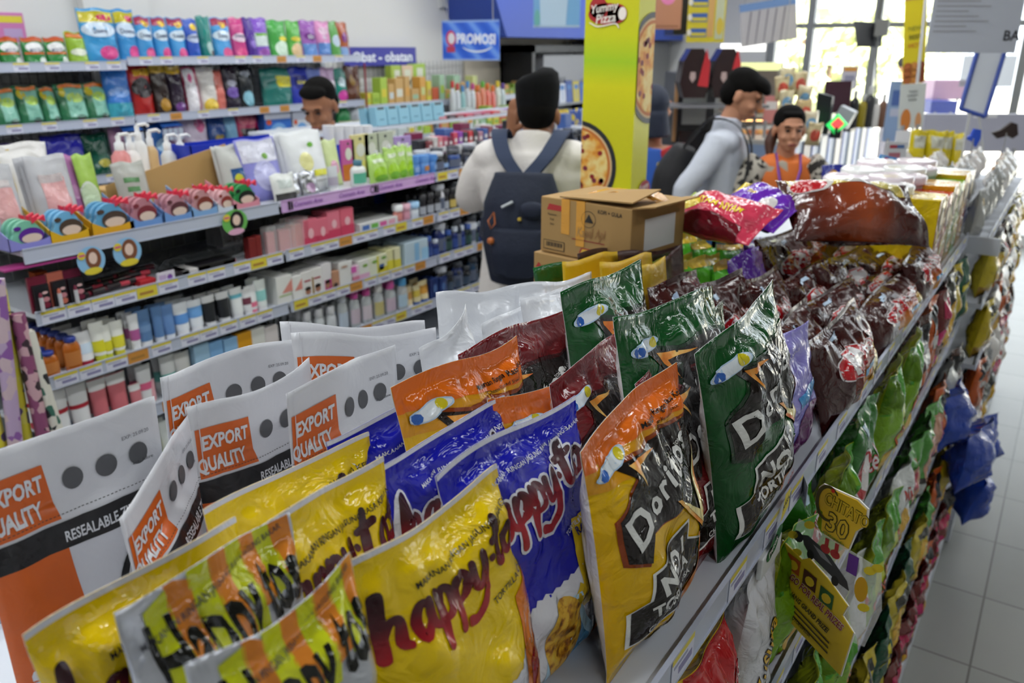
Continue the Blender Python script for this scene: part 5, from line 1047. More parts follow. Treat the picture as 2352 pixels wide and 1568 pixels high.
# ---- third shelf, right bay: cartons
def cart_row(k, lst):
    for (xl, xr, yt, yb, c, blocks, lb, nb) in lst:
        M, w, h = cos(k, xl, xr, yt, yb); A = Art()
        for (kind, a, b, c_, d, col) in blocks:
            if kind == 'r': A.rect((a-.5)*w, b*h, (c_-.5)*w, d*h, K(col, .4), 1)
            elif kind == 'e': A.ell((a-.5)*w, b*h, c_*w/2, d*h/2, K(col, .4), 2)
            elif kind == 'p': A.poly([((a-.5)*w, b*h), ((c_-.5)*w, b*h), ((c_-.5)*w, d*h)], K(col, .4), 1)
        o = carton('cosmetic_carton', M, w, w*.7, h, K(c, .4), lb, 'box', None, A)
        if nb: rows(o, M, nb, w*.72, lb.split(',')[0]+', behind the front one', lb.split(',')[0])
face = [('e', .5, .2, .5, .22, '#a8745c'), ('e', .5, .32, .55, .16, '#1c1614')]
cart_row(2, [(640, 676, 632, 705, '#e2e1dd', [('p', .3, .4, 1, .85, '#d88c80'), ('r', .1, .28, .9, .33, '#a8bc7c')], 'white carton with a coral curve and green line, leftmost on the third shelf right bay', 2), (672, 698, 632, 698, '#e2e1dd', [('p', .3, .4, 1, .85, '#d88c80')], 'white carton with a coral curve, second in the row', 1),
 (697, 722, 622, 688, '#dedbd8', [('r', .2, .6, .8, .66, '#a8283c')]+face, 'white carton with a woman portrait, left one', 2), (719, 744, 614, 678, '#dedbd8', [('r', .2, .6, .8, .66, '#a8283c'), ('r', 0, 0, .15, .7, '#9c7a3c')]+face, 'white carton with a woman portrait and gold edge, right one', 2), (743, 765, 603, 668, '#dcd8da', [('r', .2, 0, .9, .4, '#c0387c')]+face, 'white and magenta carton with a woman portrait', 2), (762, 782, 622, 665, '#b8896c', [('e', .5, .2, .5, .25, '#3c2c28')], 'bronze carton with a small portrait, standing low', 0),
 (782, 812, 600, 660, '#dad9d6', [('e', .4, .8, .5, .1, '#b08c78')], 'plain white carton in a tall stack', 4), (808, 828, 610, 648, '#e0c4d4', [('r', 0, .6, .6, 1, '#d05cac'), ('r', .1, .1, .9, .35, '#cc7c94')], 'pink and white face cream carton', 1), (826, 850, 596, 645, '#dcdcd4', [('r', 0, .0, 1, .3, '#d8a8c4'), ('e', .6, .7, .5, .16, '#7ca83c')], 'white carton with pink foot and green dot', 2), (848, 872, 590, 640, '#d8dcc4', [('e', .6, .75, .5, .16, '#7ca83c'), ('r', .8, 0, 1, 1, '#d4cc4c')], 'white carton with green dot and yellow edge, left one', 2),
 (870, 892, 582, 632, '#d8d8b8', [('r', 0, 0, 1, .35, '#d4c42c'), ('r', .1, .2, .6, .5, '#3c5c94'), ('e', .6, .8, .5, .14, '#6ca03c')], 'yellow and white carton with a blue patch', 2), (890, 908, 572, 628, '#d8d4a0', [('r', 0, 0, 1, .5, '#d8cc3c')], 'yellow half carton, first of two', 2), (904, 922, 568, 625, '#dcd8b0', [('r', 0, 0, 1, .45, '#d8cc3c')], 'yellow half carton, second of two', 1),
 (932, 985, 552, 614, '#bcd0dc', [('r', .4, .1, .6, .9, '#8cbce0'), ('r', .7, .0, 1, .6, '#9ccae8')], 'pale blue double carton beside the navy bottles', 1)])
# ---- second shelf, right bay
for (xl, xr, yt, yb, lb) in [(616, 640, 520, 588, 'clear acrylic case with pink sachets, left one'), (642, 682, 515, 578, 'clear acrylic case with pink sachets, middle one'), (670, 712, 500, 565, 'salmon tester box leaning open')]:
    M, w, h = cos(1, xl, xr, yt, yb); r0 = empty('tester_case', M=M); MB().box(-w/2, w/2, 0, w*.6, 0, h).build('case', CLEAR, r0); MB().box(-w*.35, w*.35, w*.1, w*.5, 0, h*.8).build('sachet_stack', K('#c88488' if 'open' not in lb else '#cc7c78'), r0); tag(r0, lb, 'display case')
cart_row(1, [(700, 732, 502, 560, '#d86c80', [('r', 0, 0, 1, .3, '#c83c5c'), ('e', .5, .45, .4, .4, '#e8b4bc')], 'rose pink carton, first of four', 1), (730, 757, 500, 555, '#d86c80', [('r', 0, 0, 1, .3, '#c83c5c'), ('e', .5, .45, .4, .4, '#e8b4bc')], 'rose pink carton, second of four', 1), (756, 784, 484, 550, '#dc7488', [('r', 0, 0, 1, .35, '#c83c5c'), ('e', .5, .55, .4, .3, '#e8b4bc')], 'tall rose pink carton, third of four', 1), (785, 815, 477, 542, '#d86478', [('r', 0, 0, 1, .4, '#c83c5c'), ('e', .5, .55, .4, .3, '#e8b4bc')], 'tall rose pink carton, right end of four', 0)])
M, w, h = cos(1, 828, 915, 505, 528); A = Art(); [A.rect(-w*.45+i*w*.23, h*.1, -w*.27+i*w*.23, h*.75, K(c, .4), 1) for i, c in enumerate(('#4c70b0', '#6cb04c', '#d05c98', '#d8a0b0'))]
o = carton('soap_box_stack', M, w, .18, h, K('#d4d4d2', .4), 'long white soap carton stack end with coloured panels, second shelf', 'box', None, A)
for i, (xl, xr, yt, yb, c, cp, lb) in enumerate([(912, 930, 470, 512, '#dc8c84', '#e4e4e4', 'coral roll-on bottle'), (931, 947, 467, 510, '#d89cac', '#d8a8b8', 'pink roll-on bottle'), (948, 968, 463, 505, '#dce4ec', '#9cc4e4', 'white roll-on bottle with a light blue cap')]):
    M, w, h = cos(1, xl, xr, yt, yb); bottle('deodorant_bottle', M, w*.5, h, K(c, .3), K(cp, .3), lb+' in front of the black ones', None, 'roll-on bottles', neck=.75, capf=.35)
for i in range(8):
    x = 968+17.5*i; c = ('#1c1c20', '#202024', '#1c1c20', '#222226', '#26221c', '#24201c', '#d0641c', '#d8a81c')[i]; yb = 492-.24*17.5*i
    M, w, h = cos(1, x, x+15, yb-46, yb); o = bottle('deodorant_bottle', M, w*.5, h, K(c, .3), K('#2a2a2e' if i < 6 else c, .3), ('black roll-on bottle, %s from the left' % ORD[i]) if i < 6 else ('orange roll-on bottle', 'yellow roll-on bottle')[i-6]+' at the end of the black ones', K('#a8acb4' if i < 4 else '#c8b060', .4), 'roll-on bottles', neck=.7, capf=.3); rows(o, M, 2, .04, 'roll-on bottle in the rows behind the front ones', 'rear roll-on bottles')
for i in range(5):
    x = 1060+15*i; yb = 478-4*i; M, w, h = cos(1, x, x+13, yb-30, yb); o = bottle('deodorant_bottle', M, w*.5, h, K('#1c1c20', .3), K('#dcdce0', .3), 'short black bottle with white label by the white shirt, %s from the left' % ORD[i], K('#d0d4d8'), 'short black bottles', neck=.8)
# ---- third shelf, right end: navy bottles ; fourth shelf
for i in range(9):
    x = 984+15*i; yb = 602-4.6*i; hh = (60, 48, 66, 60, 64, 62, 60, 58, 56)[i]; c = '#1c2c66' if i not in (3, 6, 7) else '#1c2a2a'
    M, w, h = cos(2, x, x+14, yb-hh, yb); o = bottle('lotion_bottle', M, w*.52, h, K(c, .2), K('#c4ccd8' if i % 3 else '#3c5ca8', .25), '%s lotion bottle, %s from the left on the third shelf' % ('dark green' if c == '#1c2a2a' else 'navy', ORD[i]), K('#344c90' if c != '#1c2a2a' else '#34504c', .3), 'navy and dark lotion bottles', neck=.5, capf=.22); rows(o, M, 2, .045, 'dark lotion bottle in the rows behind', 'rear dark lotion bottles')
caps = [('#d8d8dc', '#c8ccd0'), ('#d4d4d8', '#c8ccd0'), ('#d8d8dc', '#cccfd4'), ('#c8ccd4', '#b8c4d4'), ('#c84c9c', '#c8b8c4'), ('#cc4c98', '#d0c4cc'), ('#dcdcda', '#c4b87c'), ('#d45ca4', '#c8b4c4'), ('#5ca8dc', '#b4ccdc')]
for i, (cp, bd) in enumerate(caps):
    x = 700+27.5*i; yb = 752-6.6*i; hh = 36 if i < 3 else 62; M, w, h = cos(3, x, x+24, yb-hh, yb)
    nm = ('white', 'white', 'white', 'grey', 'magenta', 'pink', 'cream', 'pink', 'sky blue')[i]
    o = bottle('toner_bottle', M, w*.45, h, CLR if i > 2 else K(bd), K(cp, .3), '%s-capped %s bottle, %s from the left on the fourth shelf' % (nm, 'short' if i < 3 else 'clear toner', ORD[i]), K(bd, .4), 'capped toner bottles', neck=.55, capf=.24)
    rows(o, M, 5, .042, '%s-capped bottle in the rows behind the front one' % nm, 'rear %s-capped toner bottles' % nm)
tubes(3, [(936, 955, 660, 718, '#dcc89c', '#d8d8da', (.3, .7, '#b88848'), 'cream tube with an orange label, left of three on the fourth shelf', 1), (956, 972, 655, 708, '#dcd0a4', '#3c5c9c', (.3, .7, '#c8b048'), 'cream tube with a blue foot, middle of three', 1), (970, 992, 645, 703, '#dccc9c', '#3c5c9c', (.3, .75, '#c89038'), 'cream tube with a blue foot, right of three', 1)])
for i in range(6):
    x = 992+19*i; yb = 700-7*i; M, w, h = cos(3, x, x+17, yb-62+4*(i % 2), yb); A = Art().ell(0, h*.5, w*.25, h*.2, K('#4c6ca0' if i < 2 else '#5c6c78', .4), 1)
    if i < 2: o = carton('cosmetic_carton', M, w, w*.6, h, K('#1c3068', .35), 'navy carton, %s of two by the cream tubes' % ORD[i], 'box', None, A)
    else: o = bottle('lotion_bottle', M, w*.52, h, K('#1c2024', .25), K('#30343a', .3), 'black lotion bottle on the fourth shelf, %s in its row' % ORD[i-2], K('#3c4c60'), 'black lotion bottles', neck=.6)
    rows(o, M, 1, .05, 'dark item in the row behind', 'rear dark items')
# ---- second shelf, left bay: lipstick packs and loose lipsticks
for i, (xl, xr, yt, yb, c) in enumerate([(78, 122, 632, 725, '#7c2038'), (122, 160, 622, 712, '#c86c58'), (158, 200, 616, 708, '#701c38')]):
    M, w, h = cos(1, xl, xr, yt, yb); r0 = empty('lipstick_pack', M=M); MB().box(-w/2, w/2, 0, .01, 0, h).build('backing_card', K(c, .4), r0)
    MB().box(-w*.38, w*.46, -.012, 0, h*.02, h*.78).build('black_tray', K('#1e1c20', .35), r0); MB().lathe([(.006, h*.05), (.006, h*.45)], 0, 10, (-w*.1, -.016)).build('lipstick_case', K('#c8c8cc', .3, ), r0); MB().lathe([(.005, h*.45), (.005, h*.52), (.002, h*.58)], 0, 10, (-w*.1, -.016)).build('lipstick_bullet', K(c, .4), r0)
    A = Art(); A.ell(w*.2, h*.2, w*.2, h*.08, K(c, .4), 1); A.ell(w*.2, h*.36, w*.2, h*.07, K('#c8848c', .4), 1); A.ell(w*.2, h*.55, w*.16, h*.04, K('#d8b0b0', .4), 1); art_on_plane(A, y=-.0125, parent=r0)
    tag(r0, ('dark red', 'coral', 'plum')[i]+' lipstick blister pack, '+('left', 'middle', 'right')[i]+' of the three on the second shelf', 'lipstick pack', 'lipstick blister packs')
rr = random.Random(9)
for i in range(12):
    px = 205+i*12; py = 700-i*4.5-rr.uniform(0, 8); p = onx(px, py, XF-.03-.05*(i % 3)); z = ZC[1]+.012+.001*i; a = rr.uniform(-.5, .5)
    M = frame(Vector((p.x, p.y, z)), Vector((math.sin(a)*.4, 1, 0))); r0 = empty('lipstick', M=M); c = ('#8c2038', '#a8283c', '#c83c50', '#5c1828')[i % 4]
    mm = MB(); mm.rings([[(t, .009*math.cos(q), .009*math.sin(q)) for q in np.linspace(0, 6.28, 10, endpoint=False)] for t in (-.045, 0)]); mm.build('case', K('#2a2226', .3), r0)
    mm = MB(); mm.rings([[(t, .0085*math.cos(q), .0085*math.sin(q)) for q in np.linspace(0, 6.28, 10, endpoint=False)] for t in (0, .032)]); mm.build('cap', K(c, .3), r0)
    tag(r0, 'loose lipstick lying on the second shelf, %s from the blister packs' % ORD[i], 'lipstick', 'loose lipsticks')
for i, (xl, xr, yt, yb, c, lb) in enumerate([(325, 362, 650, 664, '#b82830', 'red flat compact box'), (395, 440, 636, 650, '#241c20', 'black flat compact box'), (420, 488, 622, 640, '#c8c4c2', 'grey flat powder box'), (455, 545, 600, 626, '#1e1c20', 'long black eyeshadow palette'), (515, 545, 608, 624, '#c8405c', 'pink flat compact')]):
    M, w, h = cos(1, xl, xr, yt, yb); carton('makeup_box', M, w, .07, min(h, .03), K(c, .35), lb+' lying on the second shelf', 'make-up box')
M, w, h = cos(1, 363, 405, 622, 652, XF+.008); A = Art().ell(w*.2, h*.4, w*.15, w*.15, K('#7c4ca0'), 1).rect(-w*.4, h*.2, 0, h*.7, K('#c0a8cc'), 1); carton('price_card', M, w, .002, h, K('#d8d0dc'), 'small lilac price card standing on the second shelf', 'card', None, A)
for i, (xl, xr, yt, yb) in enumerate([(577, 593, 545, 610), (593, 605, 540, 600)]):
    M, w, h = cos(1, xl, xr, yt, yb); carton('cosmetic_carton', M, w, w, h, K('#7c2424', .4), ('dark red slim carton, left one', 'dark red slim carton, right one')[i]+' beside the clear cases', 'box')
carton('storage_box', frame(Vector((-2.66, 2.0, ZC[1])), Vector((0, 1, 0))), .1, .1, .12, K('#b8b8bc'), 'grey white box far back on the second cosmetics shelf', 'box')
carton('storage_box', frame(Vector((-2.7, 1.28, ZC[1])), Vector((0, 1, 0))), .04, .04, .045, K('#c0541c'), 'small orange box far back on the second cosmetics shelf', 'box')
# ---- top shelf (0): hair brush dispensers
for i, (xl, xr, yt, yb, cbox, ccard, hair) in enumerate([(22, 122, 500, 570, '#8a88d0', '#7cc0a4', '#5c2490'), (118, 210, 478, 556, '#d8a81c', '#70b0d8', '#4c3c30'), (213, 312, 460, 537, '#d8a01c', '#60a0c8', '#4c3c34'), (300, 376, 448, 518, '#6c94cc', '#b87c88', '#7c2c38'), (378, 446, 442, 502, '#6c94cc', '#b88490', '#5c3038'), (440, 502, 430, 488, '#7ca4d0', '#c08c90', '#7c342c'), (500, 545, 432, 480, '#c8d0dc', '#dcb0b4', '#8c3430'), (535, 598, 418, 472, '#d88c9c', '#2c8c4c', '#181c1c')]):
    M, w, h = cos(0, xl, xr, yt, yb, XF+.002); r0 = empty('hair_brush_box', M=M)
    MB().poly([(-w/2, 0, 0), (w/2, 0, 0), (w/2, 0, h*.3), (w*.2, 0, h*.22), (-w*.2, 0, h*.22), (-w/2, 0, h*.45)], (0, .002, 0)).poly([(-w/2, 0, 0), (-w/2, w*1.2, 0), (-w/2, w*1.2, h*1.05), (-w/2, 0, h*.45)], (.002, 0, 0)).poly([(w/2, 0, 0), (w/2, w*1.2, 0), (w/2, w*1.2, h*.95), (w/2, 0, h*.3)], (-.002, 0, 0)).box(-w/2, w/2, 0, w*1.2, 0, .002).build('open_tray', K(cbox, .4), r0)
    for j in range(3):
        y = .008+j*.03; m2 = MB().poly([(w*.4*math.cos(q)*(.8 if math.sin(q) > 0 else 1), y, h*.5+h*.42*math.sin(q)) for q in np.linspace(0, 6.28, 20, endpoint=False)], (0, .014, 0)); m2.build('oval_brush', K(ccard, .35), r0)
        bw = MB()
        for sx in (-1, 1): bw.poly([(w*.3, y-.004, h*.92), (w*.3+sx*w*.16, y-.004, h*1.02), (w*.3+sx*w*.16, y-.004, h*.8)], (0, .012, 0))
        bw.build('red_bow', K('#d8344c', .35), r0)
    A = Art(); A.ell(w*.08, h*.42, w*.3, h*.26, K(hair, .4), 1); A.ell(w*.08, h*.34, w*.24, h*.15, K('#dcc4b4', .4), 2); A.poly([(-w*.4, h*.06), (w*.4, h*.06), (w*.4, h*.16), (-w*.4, h*.16)], K(cbox, .4), 3); A.ell(-w*.22, h*.7, w*.09, h*.07, K(hair, .4), 1)
    art_on_plane(A, y=.0065, parent=r0, step=.0008)
    tag(r0, 'tray of oval hair brushes with red bows, %s from the left (%s tray)' % (ORD[i], ('lilac', 'yellow', 'second yellow', 'blue, rose brushes', 'blue, mauve brushes', 'pale blue', 'small grey blue', 'pink, green brushes')[i]), 'hair brush display', 'hair brush trays')
# round stickers hanging from the rail
for i, (px, py, r) in enumerate([(210, 598, 33), (293, 578, 33), (540, 510, 29)]):
    p = onx(px, py, XC+.012); rr_ = r*abs(onx(px+1, py, XC).y-onx(px, py, XC).y)*1.0; rz = r*abs(onx(px, py+1, XC).z-onx(px, py, XC).z)*1.0
    r0 = MB().poly([(rr_*math.cos(q), 0, rz*math.sin(q)) for q in np.linspace(0, 6.28, 28, endpoint=False)], (0, .0012, 0)).build('round_shelf_sticker', K('#8cbce0' if i < 2 else '#6cb45c', .3), None, frame(p, Vector((0, 1, 0))))
    A = Art(); A.ell(rr_*.15, rz*.12, rr_*.55, rz*.75, K('#7c4c34' if i < 2 else '#1c1a1c'), 1); A.ell(rr_*.12, rz*.15, rr_*.3, rz*.42, K('#e4c8b8'), 2); A.ell(rr_*.0, -rz*.75, rr_*.65, rz*.25, K('#dcc83c' if i < 2 else '#dca8c4'), 3); A.ell(-rr_*.65, rz*.45, rr_*.28, rz*.28, K('#dcc83c'), 3); A.rect(-rr_*.85, rz*.38, -rr_*.42, rz*.52, K('#d05c88'), 4)
    art_on_plane(A, parent=r0); tag(r0, ('round sticker with brown-haired woman, left of two', 'round sticker with brown-haired woman, right of two', 'round green sticker with black-haired woman')[i]+' hanging below the top rail', 'sticker')
# ---- products standing on the top board of the cosmetics gondola
def pack(xl, xr, yt, yb, X, z, mats, lb, blocks=None, n=0, style='pouch', cat='pouch', t=None, lean=.2, name='cosmetic_pouch', cr=.6):
    M, w, h = put(xl, xr, yt, yb, X, z); h = max(onx((xl+xr)/2, yt, X).z-z, .03); M = frame(M.translation, Vector((0, 1, 0)), Vector((-lean, 0, 1)))
    d = blur_art('a%d' % NB[0], w, h, blocks) if blocks else None
    d = d and (d[0], d[1], w, h); o = spouch(name, M, w, h, mats, lb, d, None, cat, t, style, cr=cr)
    for i in range(n): dup(o, M@Matrix.Translation((-.004*(i+1), .02*(i+1), 0)), depth_label(lb, i), lb.split(',')[0])
    return o
Z0 = 1.293; gs = soft('#b4b6b8'); ps = soft('#dcb0b0')
pack(-10, 66, 372, 482, -2.5, Z0, [soft('#b8b8bc')]*2, 'grey pouch with a rose window at the left picture edge', [('r', .0, .4, .7, .6, '#d8a4a4', 1), ('r', 0, .75, .6, .08, '#cfc6c6', 2)], 0)
pack(100, 196, 352, 480, -2.5, Z0, [soft('#b8b8bc')]*2, 'grey pouch with a rose window, stacked four deep', [('r', .03, .42, .62, .6, '#d8a4a4', 1), ('r', .0, .72, .6, .1, '#c0b4b4', 2)], 3)
pack(172, 205, 352, 462, -2.56, Z0, [soft('#b070a8')]*2, 'narrow mauve floral pouch behind the grey ones', [('e', 0, .5, .6, .2, '#c890bc', 1)])
pack(200, 245, 350, 450, -2.54, Z0, [soft('#9cc050')]*2, 'leafy green pouch with a white round label', [('e', -.1, .42, 1.0, .42, '#d4dcd0', 1), ('e', -.1, .42, .9, .36, '#c4d8b4', 2)])
pack(286, 362, 368, 446, -2.5, Z0, [soft('#a8a9a2')]*2, 'grey green mask sachet leaning on the long cardboard box', [('r', -.05, .7, .5, .08, '#5c8c5c', 1), ('r', -.05, .55, .4, .08, '#5c8c5c', 1)])
M, w, h = put(245, 545, 372, 440, -2.6, Z0); MB_ = MB().poly([(-w/2, 0, 0), (w/2, 0, 0), (w/2+.02, 0, h*.55), (w/2-.03, 0, h*1.25), (-w*.1, 0, h*.95), (-w/2, 0, h*.7)], (0, .004, 0)).box(-w/2, w/2, .004, .12, 0, h*.6).build('cardboard_tray', mat('kraft_light', '#b8945c', .75), None, M); tag(MB_, 'long open cardboard tray on top of the cosmetics gondola', 'box')
for i, (px, py, c, r) in enumerate([(275, 345, '#d88888', .032), (318, 322, '#e0e0e0', .026), (345, 335, '#c8a878', .024), (385, 345, '#d0d4d8', .028), (415, 345, '#d8d8dc', .028), (300, 345, '#e4e0e0', .03)]):
    p = onx(px, py, -2.78); r0 = empty('pump_bottle', (-2.78, p.y, 1.27)); hh = p.z-1.27+.03
    MB().lathe([(r, 0), (r, hh-.05), (r*.5, hh-.03)], 0, 16).build('bottle_body', K(c, .3), r0); MB().lathe([(r*.5, hh-.03), (r*.5, hh-.005), (.008, hh), (.008, hh+.02)], 0, 12).tube([(0, 0, hh+.022), (0, .035, hh+.024), (0, .045, hh+.016)], .006).build('pump', w_, r0)
    tag(r0, 'white pump bottle behind the cardboard tray, %s' % ('pink one', 'tall one with a beige neck', 'beige collar one', 'grey one', 'one by the blue tray', 'round squat one')[i], 'bottle', 'pump bottles')
for i, (xl, xr, yt, yb, c, lb) in enumerate([(440, 690, 322, 362, '#2038b8', 'cobalt blue tray end above the grey masks'), (640, 870, 335, 420, '#2440c0', 'cobalt blue tray behind the white mask packs')]):
    M, w, h = put(xl, xr, yt, yb, -2.68, Z0); h = onx((xl+xr)/2, yt, -2.68).z-Z0; o = MB().box(-w/2, w/2, 0, .004, 0, h).box(-w/2, -w/2+.004, 0, .12, 0, h).box(w/2-.004, w/2, 0, .12, 0, h).box(-w/2, w/2, .116, .12, 0, h).box(-w/2, w/2, 0, .12, 0, .004).build('plastic_tray', K(c, .3), None, M); tag(o, lb, 'tray')
pack(530, 602, 328, 422, -2.5, Z0, [soft('#bfc0bc')]*2, 'grey white mask pack with a lemon picture, three deep', [('r', -.1, .45, .35, .3, '#2c5890', 1), ('e', -.1, .42, .25, .18, '#c8c83c', 2)], 2)
pack(576, 668, 314, 410, -2.47, Z0, [soft('#8c8cd4')]*2, 'lilac mask pack with a white floral swirl', [('r', .0, .8, .9, .35, '#d4d4e4', 1), ('e', .0, .4, .6, .5, '#b8b8e0', 2), ('e', .1, .72, .15, .1, '#6ca03c', 3)])
pack(676, 768, 295, 398, -2.47, Z0, [soft('#dcdee0')]*2, 'white mask pack with a yellow band, four deep', [('r', .15, .3, .5, .1, '#dcd83c', 1), ('e', .1, .75, .14, .08, '#6cac3c', 2), ('e', -.1, .5, .3, .3, '#e0dc9c', 1), ('r', .05, .18, .5, .03, '#a8a8a8', 1)], 3)
pack(760, 792, 318, 380, -2.52, Z0, [soft('#c8d498')]*2, 'pale green and pink pouch beside the white mask packs', [('e', 0, .4, .6, .3, '#d8a0b8', 1)])
pack(640, 690, 396, 452, -2.42, Z0, [soft('#d8dad6')]*2, 'small white refill sachet with a dark foot at the rail', [('r', 0, .15, .9, .25, '#3c3c3c', 1), ('r', 0, .6, .6, .3, '#c8d0cc', 1)], 1)
pack(672, 702, 395, 450, -2.44, Z0, [foil('#b8bac0')]*2, 'silver foil refill sachet, left one', None, 1, cr=1.6)
pack(702, 738, 390, 448, -2.43, Z0, [foil('#b0b2b8')]*2, 'silver foil refill sachet with a plum drop, right one', [('e', .0, .3, .5, .4, '#a888a8', 1)], 0, cr=1.6)
M, w, h = put(762, 786, 382, 438, -2.42, Z0); tube('squeeze_tube', M, w, h, K('#c8ccd0', .3), w_, 'small grey white tube standing upright by the silver sachets', (.1, .5, K('#a8a0b0')))
M, w, h = put(820, 850, 368, 428, -2.42, Z0); bottle('lotion_bottle', M, w*.5, h, K('#dcdedc', .3), K('#3c6c80'), 'flat white and teal bottle standing at the rail', K('#5cb494'), neck=.4)
for i, (xl, xr, yt, yb) in enumerate([(858, 902, 352, 412), (893, 925, 338, 405), (917, 942, 333, 402), (938, 955, 335, 396)]):
    o = pack(xl, xr, yt, yb, -2.42, Z0, [film('#b0d470'), film('#8cc040')], 'green refill pouch with white spout, %s of four' % ORD[i], [('e', 0, .3, .8, .5, '#9ccc2c', 1), ('e', .0, .15, .7, .25, '#6ca82c', 2), ('r', 0, .75, .6, .12, '#d8e4c8', 1)], 0, cr=.8, lean=.1); wv = MB().lathe([(.007, 0), (.007, .018)], 0, 8).build('spout', w_, o); hp = o.dimensions.z; wv.location = (0, 0, onx((xl+xr)/2, yt, -2.42).z-Z0-.004)
for i, (xl, xr, yt, yb, m, lb) in enumerate([(786, 816, 320, 368, '#c45c9c', 'magenta and orange card pack'), (810, 850, 308, 380, '#d4c88c', 'pale gold card pack with a flower'), (838, 872, 306, 355, '#b8bca4', 'grey card pack with a yellow foot, left one'), (868, 905, 302, 352, '#b4b8a4', 'grey card pack with a yellow foot, right one'), (906, 946, 312, 360, '#a88cc0', 'lilac striped card pack')]):
    M, w, h = put(xl, xr, yt, yb, -2.58, Z0); z1 = onx((xl+xr)/2, yt, -2.58).z-Z0; A = Art().rect(-w*.48, 0, w*.48, z1*.4, K(('#c8702c', '#d8cc6c', '#c8a81c', '#c8a41c', '#c86c94')[i], .4), 1).ell(0, z1*.65, w*.25, z1*.15, K('#d8d4cc'), 1).ell(.0, z1*.9, w*.08, z1*.03, K('#3c3c3c'), 2)
    carton('hanging_card_pack', M, w, .012, z1, K(m, .4), lb+' hanging over the rail', 'card pack', None, A)
for i in range(5):
    M, w, h = put(950+i*22-(i > 2)*0, 970+i*22, 358-i*2, 400-i*6, -2.42, Z0); c = ('#4c84c8', '#5c90d0', '#4c84c8', '#1c1c20', '#202024')[i]; lb = ('sky blue round tin, first of three', 'sky blue round tin, second of three', 'sky blue round tin, third of three', 'black hair wax tin, left', 'black hair wax tin, right')[i]
    r0 = empty('round_tin', M=M); MB().lathe([(w*.48, 0), (w*.5, .005), (w*.5, h*.6), (w*.46, h*.62)], 0, 18, (0, w/2)).build('tin_body', K(c, .3), r0); MB().lathe([(w*.52, h*.6), (w*.52, h*.95), (w*.49, h)], 0, 18, (0, w/2)).build('lid', K(c, .25), r0); MB().box(-w*.3, w*.2, -.0015, -.0005, h*.2, h*.45).build('sticker', K('#b87c3c' if i == 1 else '#8cacd8'), r0); tag(r0, lb+' on the top cosmetics shelf', 'tin')
for i in range(5):
    M, w, h = put(755+i*22, 774+i*22, 288, 318, -2.72, 1.27); hh = onx(765+i*22, 288, -2.72).z-1.27; r0 = MB().lathe([(w*.42, 0), (w*.5, hh*.9), (w*.5, hh)], 0, 16, (0, w/2)).build('paper_cup', w_, None, M); tag(r0, 'white tub lid cup in the line behind the mask packs, %s from the left' % ORD[i], 'cup', 'white cups')
# gift wrap rolls at the left end
WR = [ramp2('wrap_%d' % i, 'Object', st, sc, .4, 'cells') for i, (st, sc) in enumerate([([(0, '#b8a0c0'), (.5, '#c8b0b8'), (.75, '#8c5ca0')], 40), ([(0, '#d8cc3c'), (.55, '#d8d060'), (.8, '#5c4c70')], 40), ([(0, '#8c4c70'), (.5, '#c8a0a8'), (.8, '#3c2c34')], 45), ([(0, '#dcd8d4'), (.4, '#b83048'), (.6, '#e0dcd8'), (.85, '#242024')], 40), ([(0, '#d8d4c8'), (.45, '#3c6c5c'), (.6, '#e0dcd0'), (.8, '#28282c')], 40)])]
for i, (x0, y0, x1, y1, mi, lb) in enumerate([(-8, 640, 30, 1040, 0, 'pale lilac'), (8, 660, 62, 1010, 1, 'yellow cartoon-patterned'), (40, 720, 92, 1005, 2, 'mauve'), (52, 730, 112, 1000, 3, 'white, red and black'), (62, 760, 122, 990, 4, 'white and green'), (-20, 900, 12, 1060, 1, 'short yellow')]):
    a = onx(x0, y0, -2.28); b = onx(x1, y1, -2.28); a.x -= .03*(i % 2); b.x = a.x+.02; dd = (b-a); b2 = b+dd*((b.z-.42)/max(.05, -dd.z)) if dd.z < 0 else b
    o = MB().tube([a, (a+b2)/2, b2], .02).build('wrapping_paper_roll', WR[mi]); tag(o, lb+' wrapping paper roll leaning at the left end of the cosmetics gondola', 'paper roll', 'wrapping paper rolls')
st_ = empty('roll_holder', (-2.3, 1.0, 0)); tag(st_, 'grey wire holder for the wrapping paper rolls', 'holder'); MB().box(-.1, .1, -.12, .12, .36, .4).box(-.1, -.08, -.12, -.1, 0, .36).box(.08, .1, .1, .12, 0, .36).box(-.1, -.08, .1, .12, 0, .36).box(.08, .1, -.12, -.1, 0, .36).build('wire_basket', POWD2, st_)
# ---- goods on the stepped display and the rear half
for i in range(6):
    M, w, h = put(868+i*26, 893+i*26, 285-i*1, 312-i*3, -2.97, 1.455-.02); hh = .095; o = carton('cotton_pack', frame(Vector((-2.97, M.translation.y, 1.457)), Vector((0, 1, 0)), Vector((-.12, 0, 1))), w*.96, .05, hh, K('#8cc0d4', .4), 'light blue paper pack with a grey top, %s from the left' % ORD[i], 'pack', 'light blue paper packs', Art().rect(-w*.3, hh*.85, w*.3, hh*.98, K('#4c5458'), 1).rect(-w*.2, hh*.3, w*.2, hh*.36, K('#5c8ca8'), 1)); dup(o, o.matrix_world@Matrix.Translation((0, .07, 0)), 'light blue paper pack in the rear line, %s from the left' % ORD[i], 'rear light blue paper packs')
cl = ['#8c4c50', '#c8c4c0', '#d88088', '#b8506c', '#7c2c48', '#c8445c', '#8c3ca8', '#26262c', '#c82c34', '#34343a', '#b07c8c', '#3c5c9c']
rr = random.Random(21)
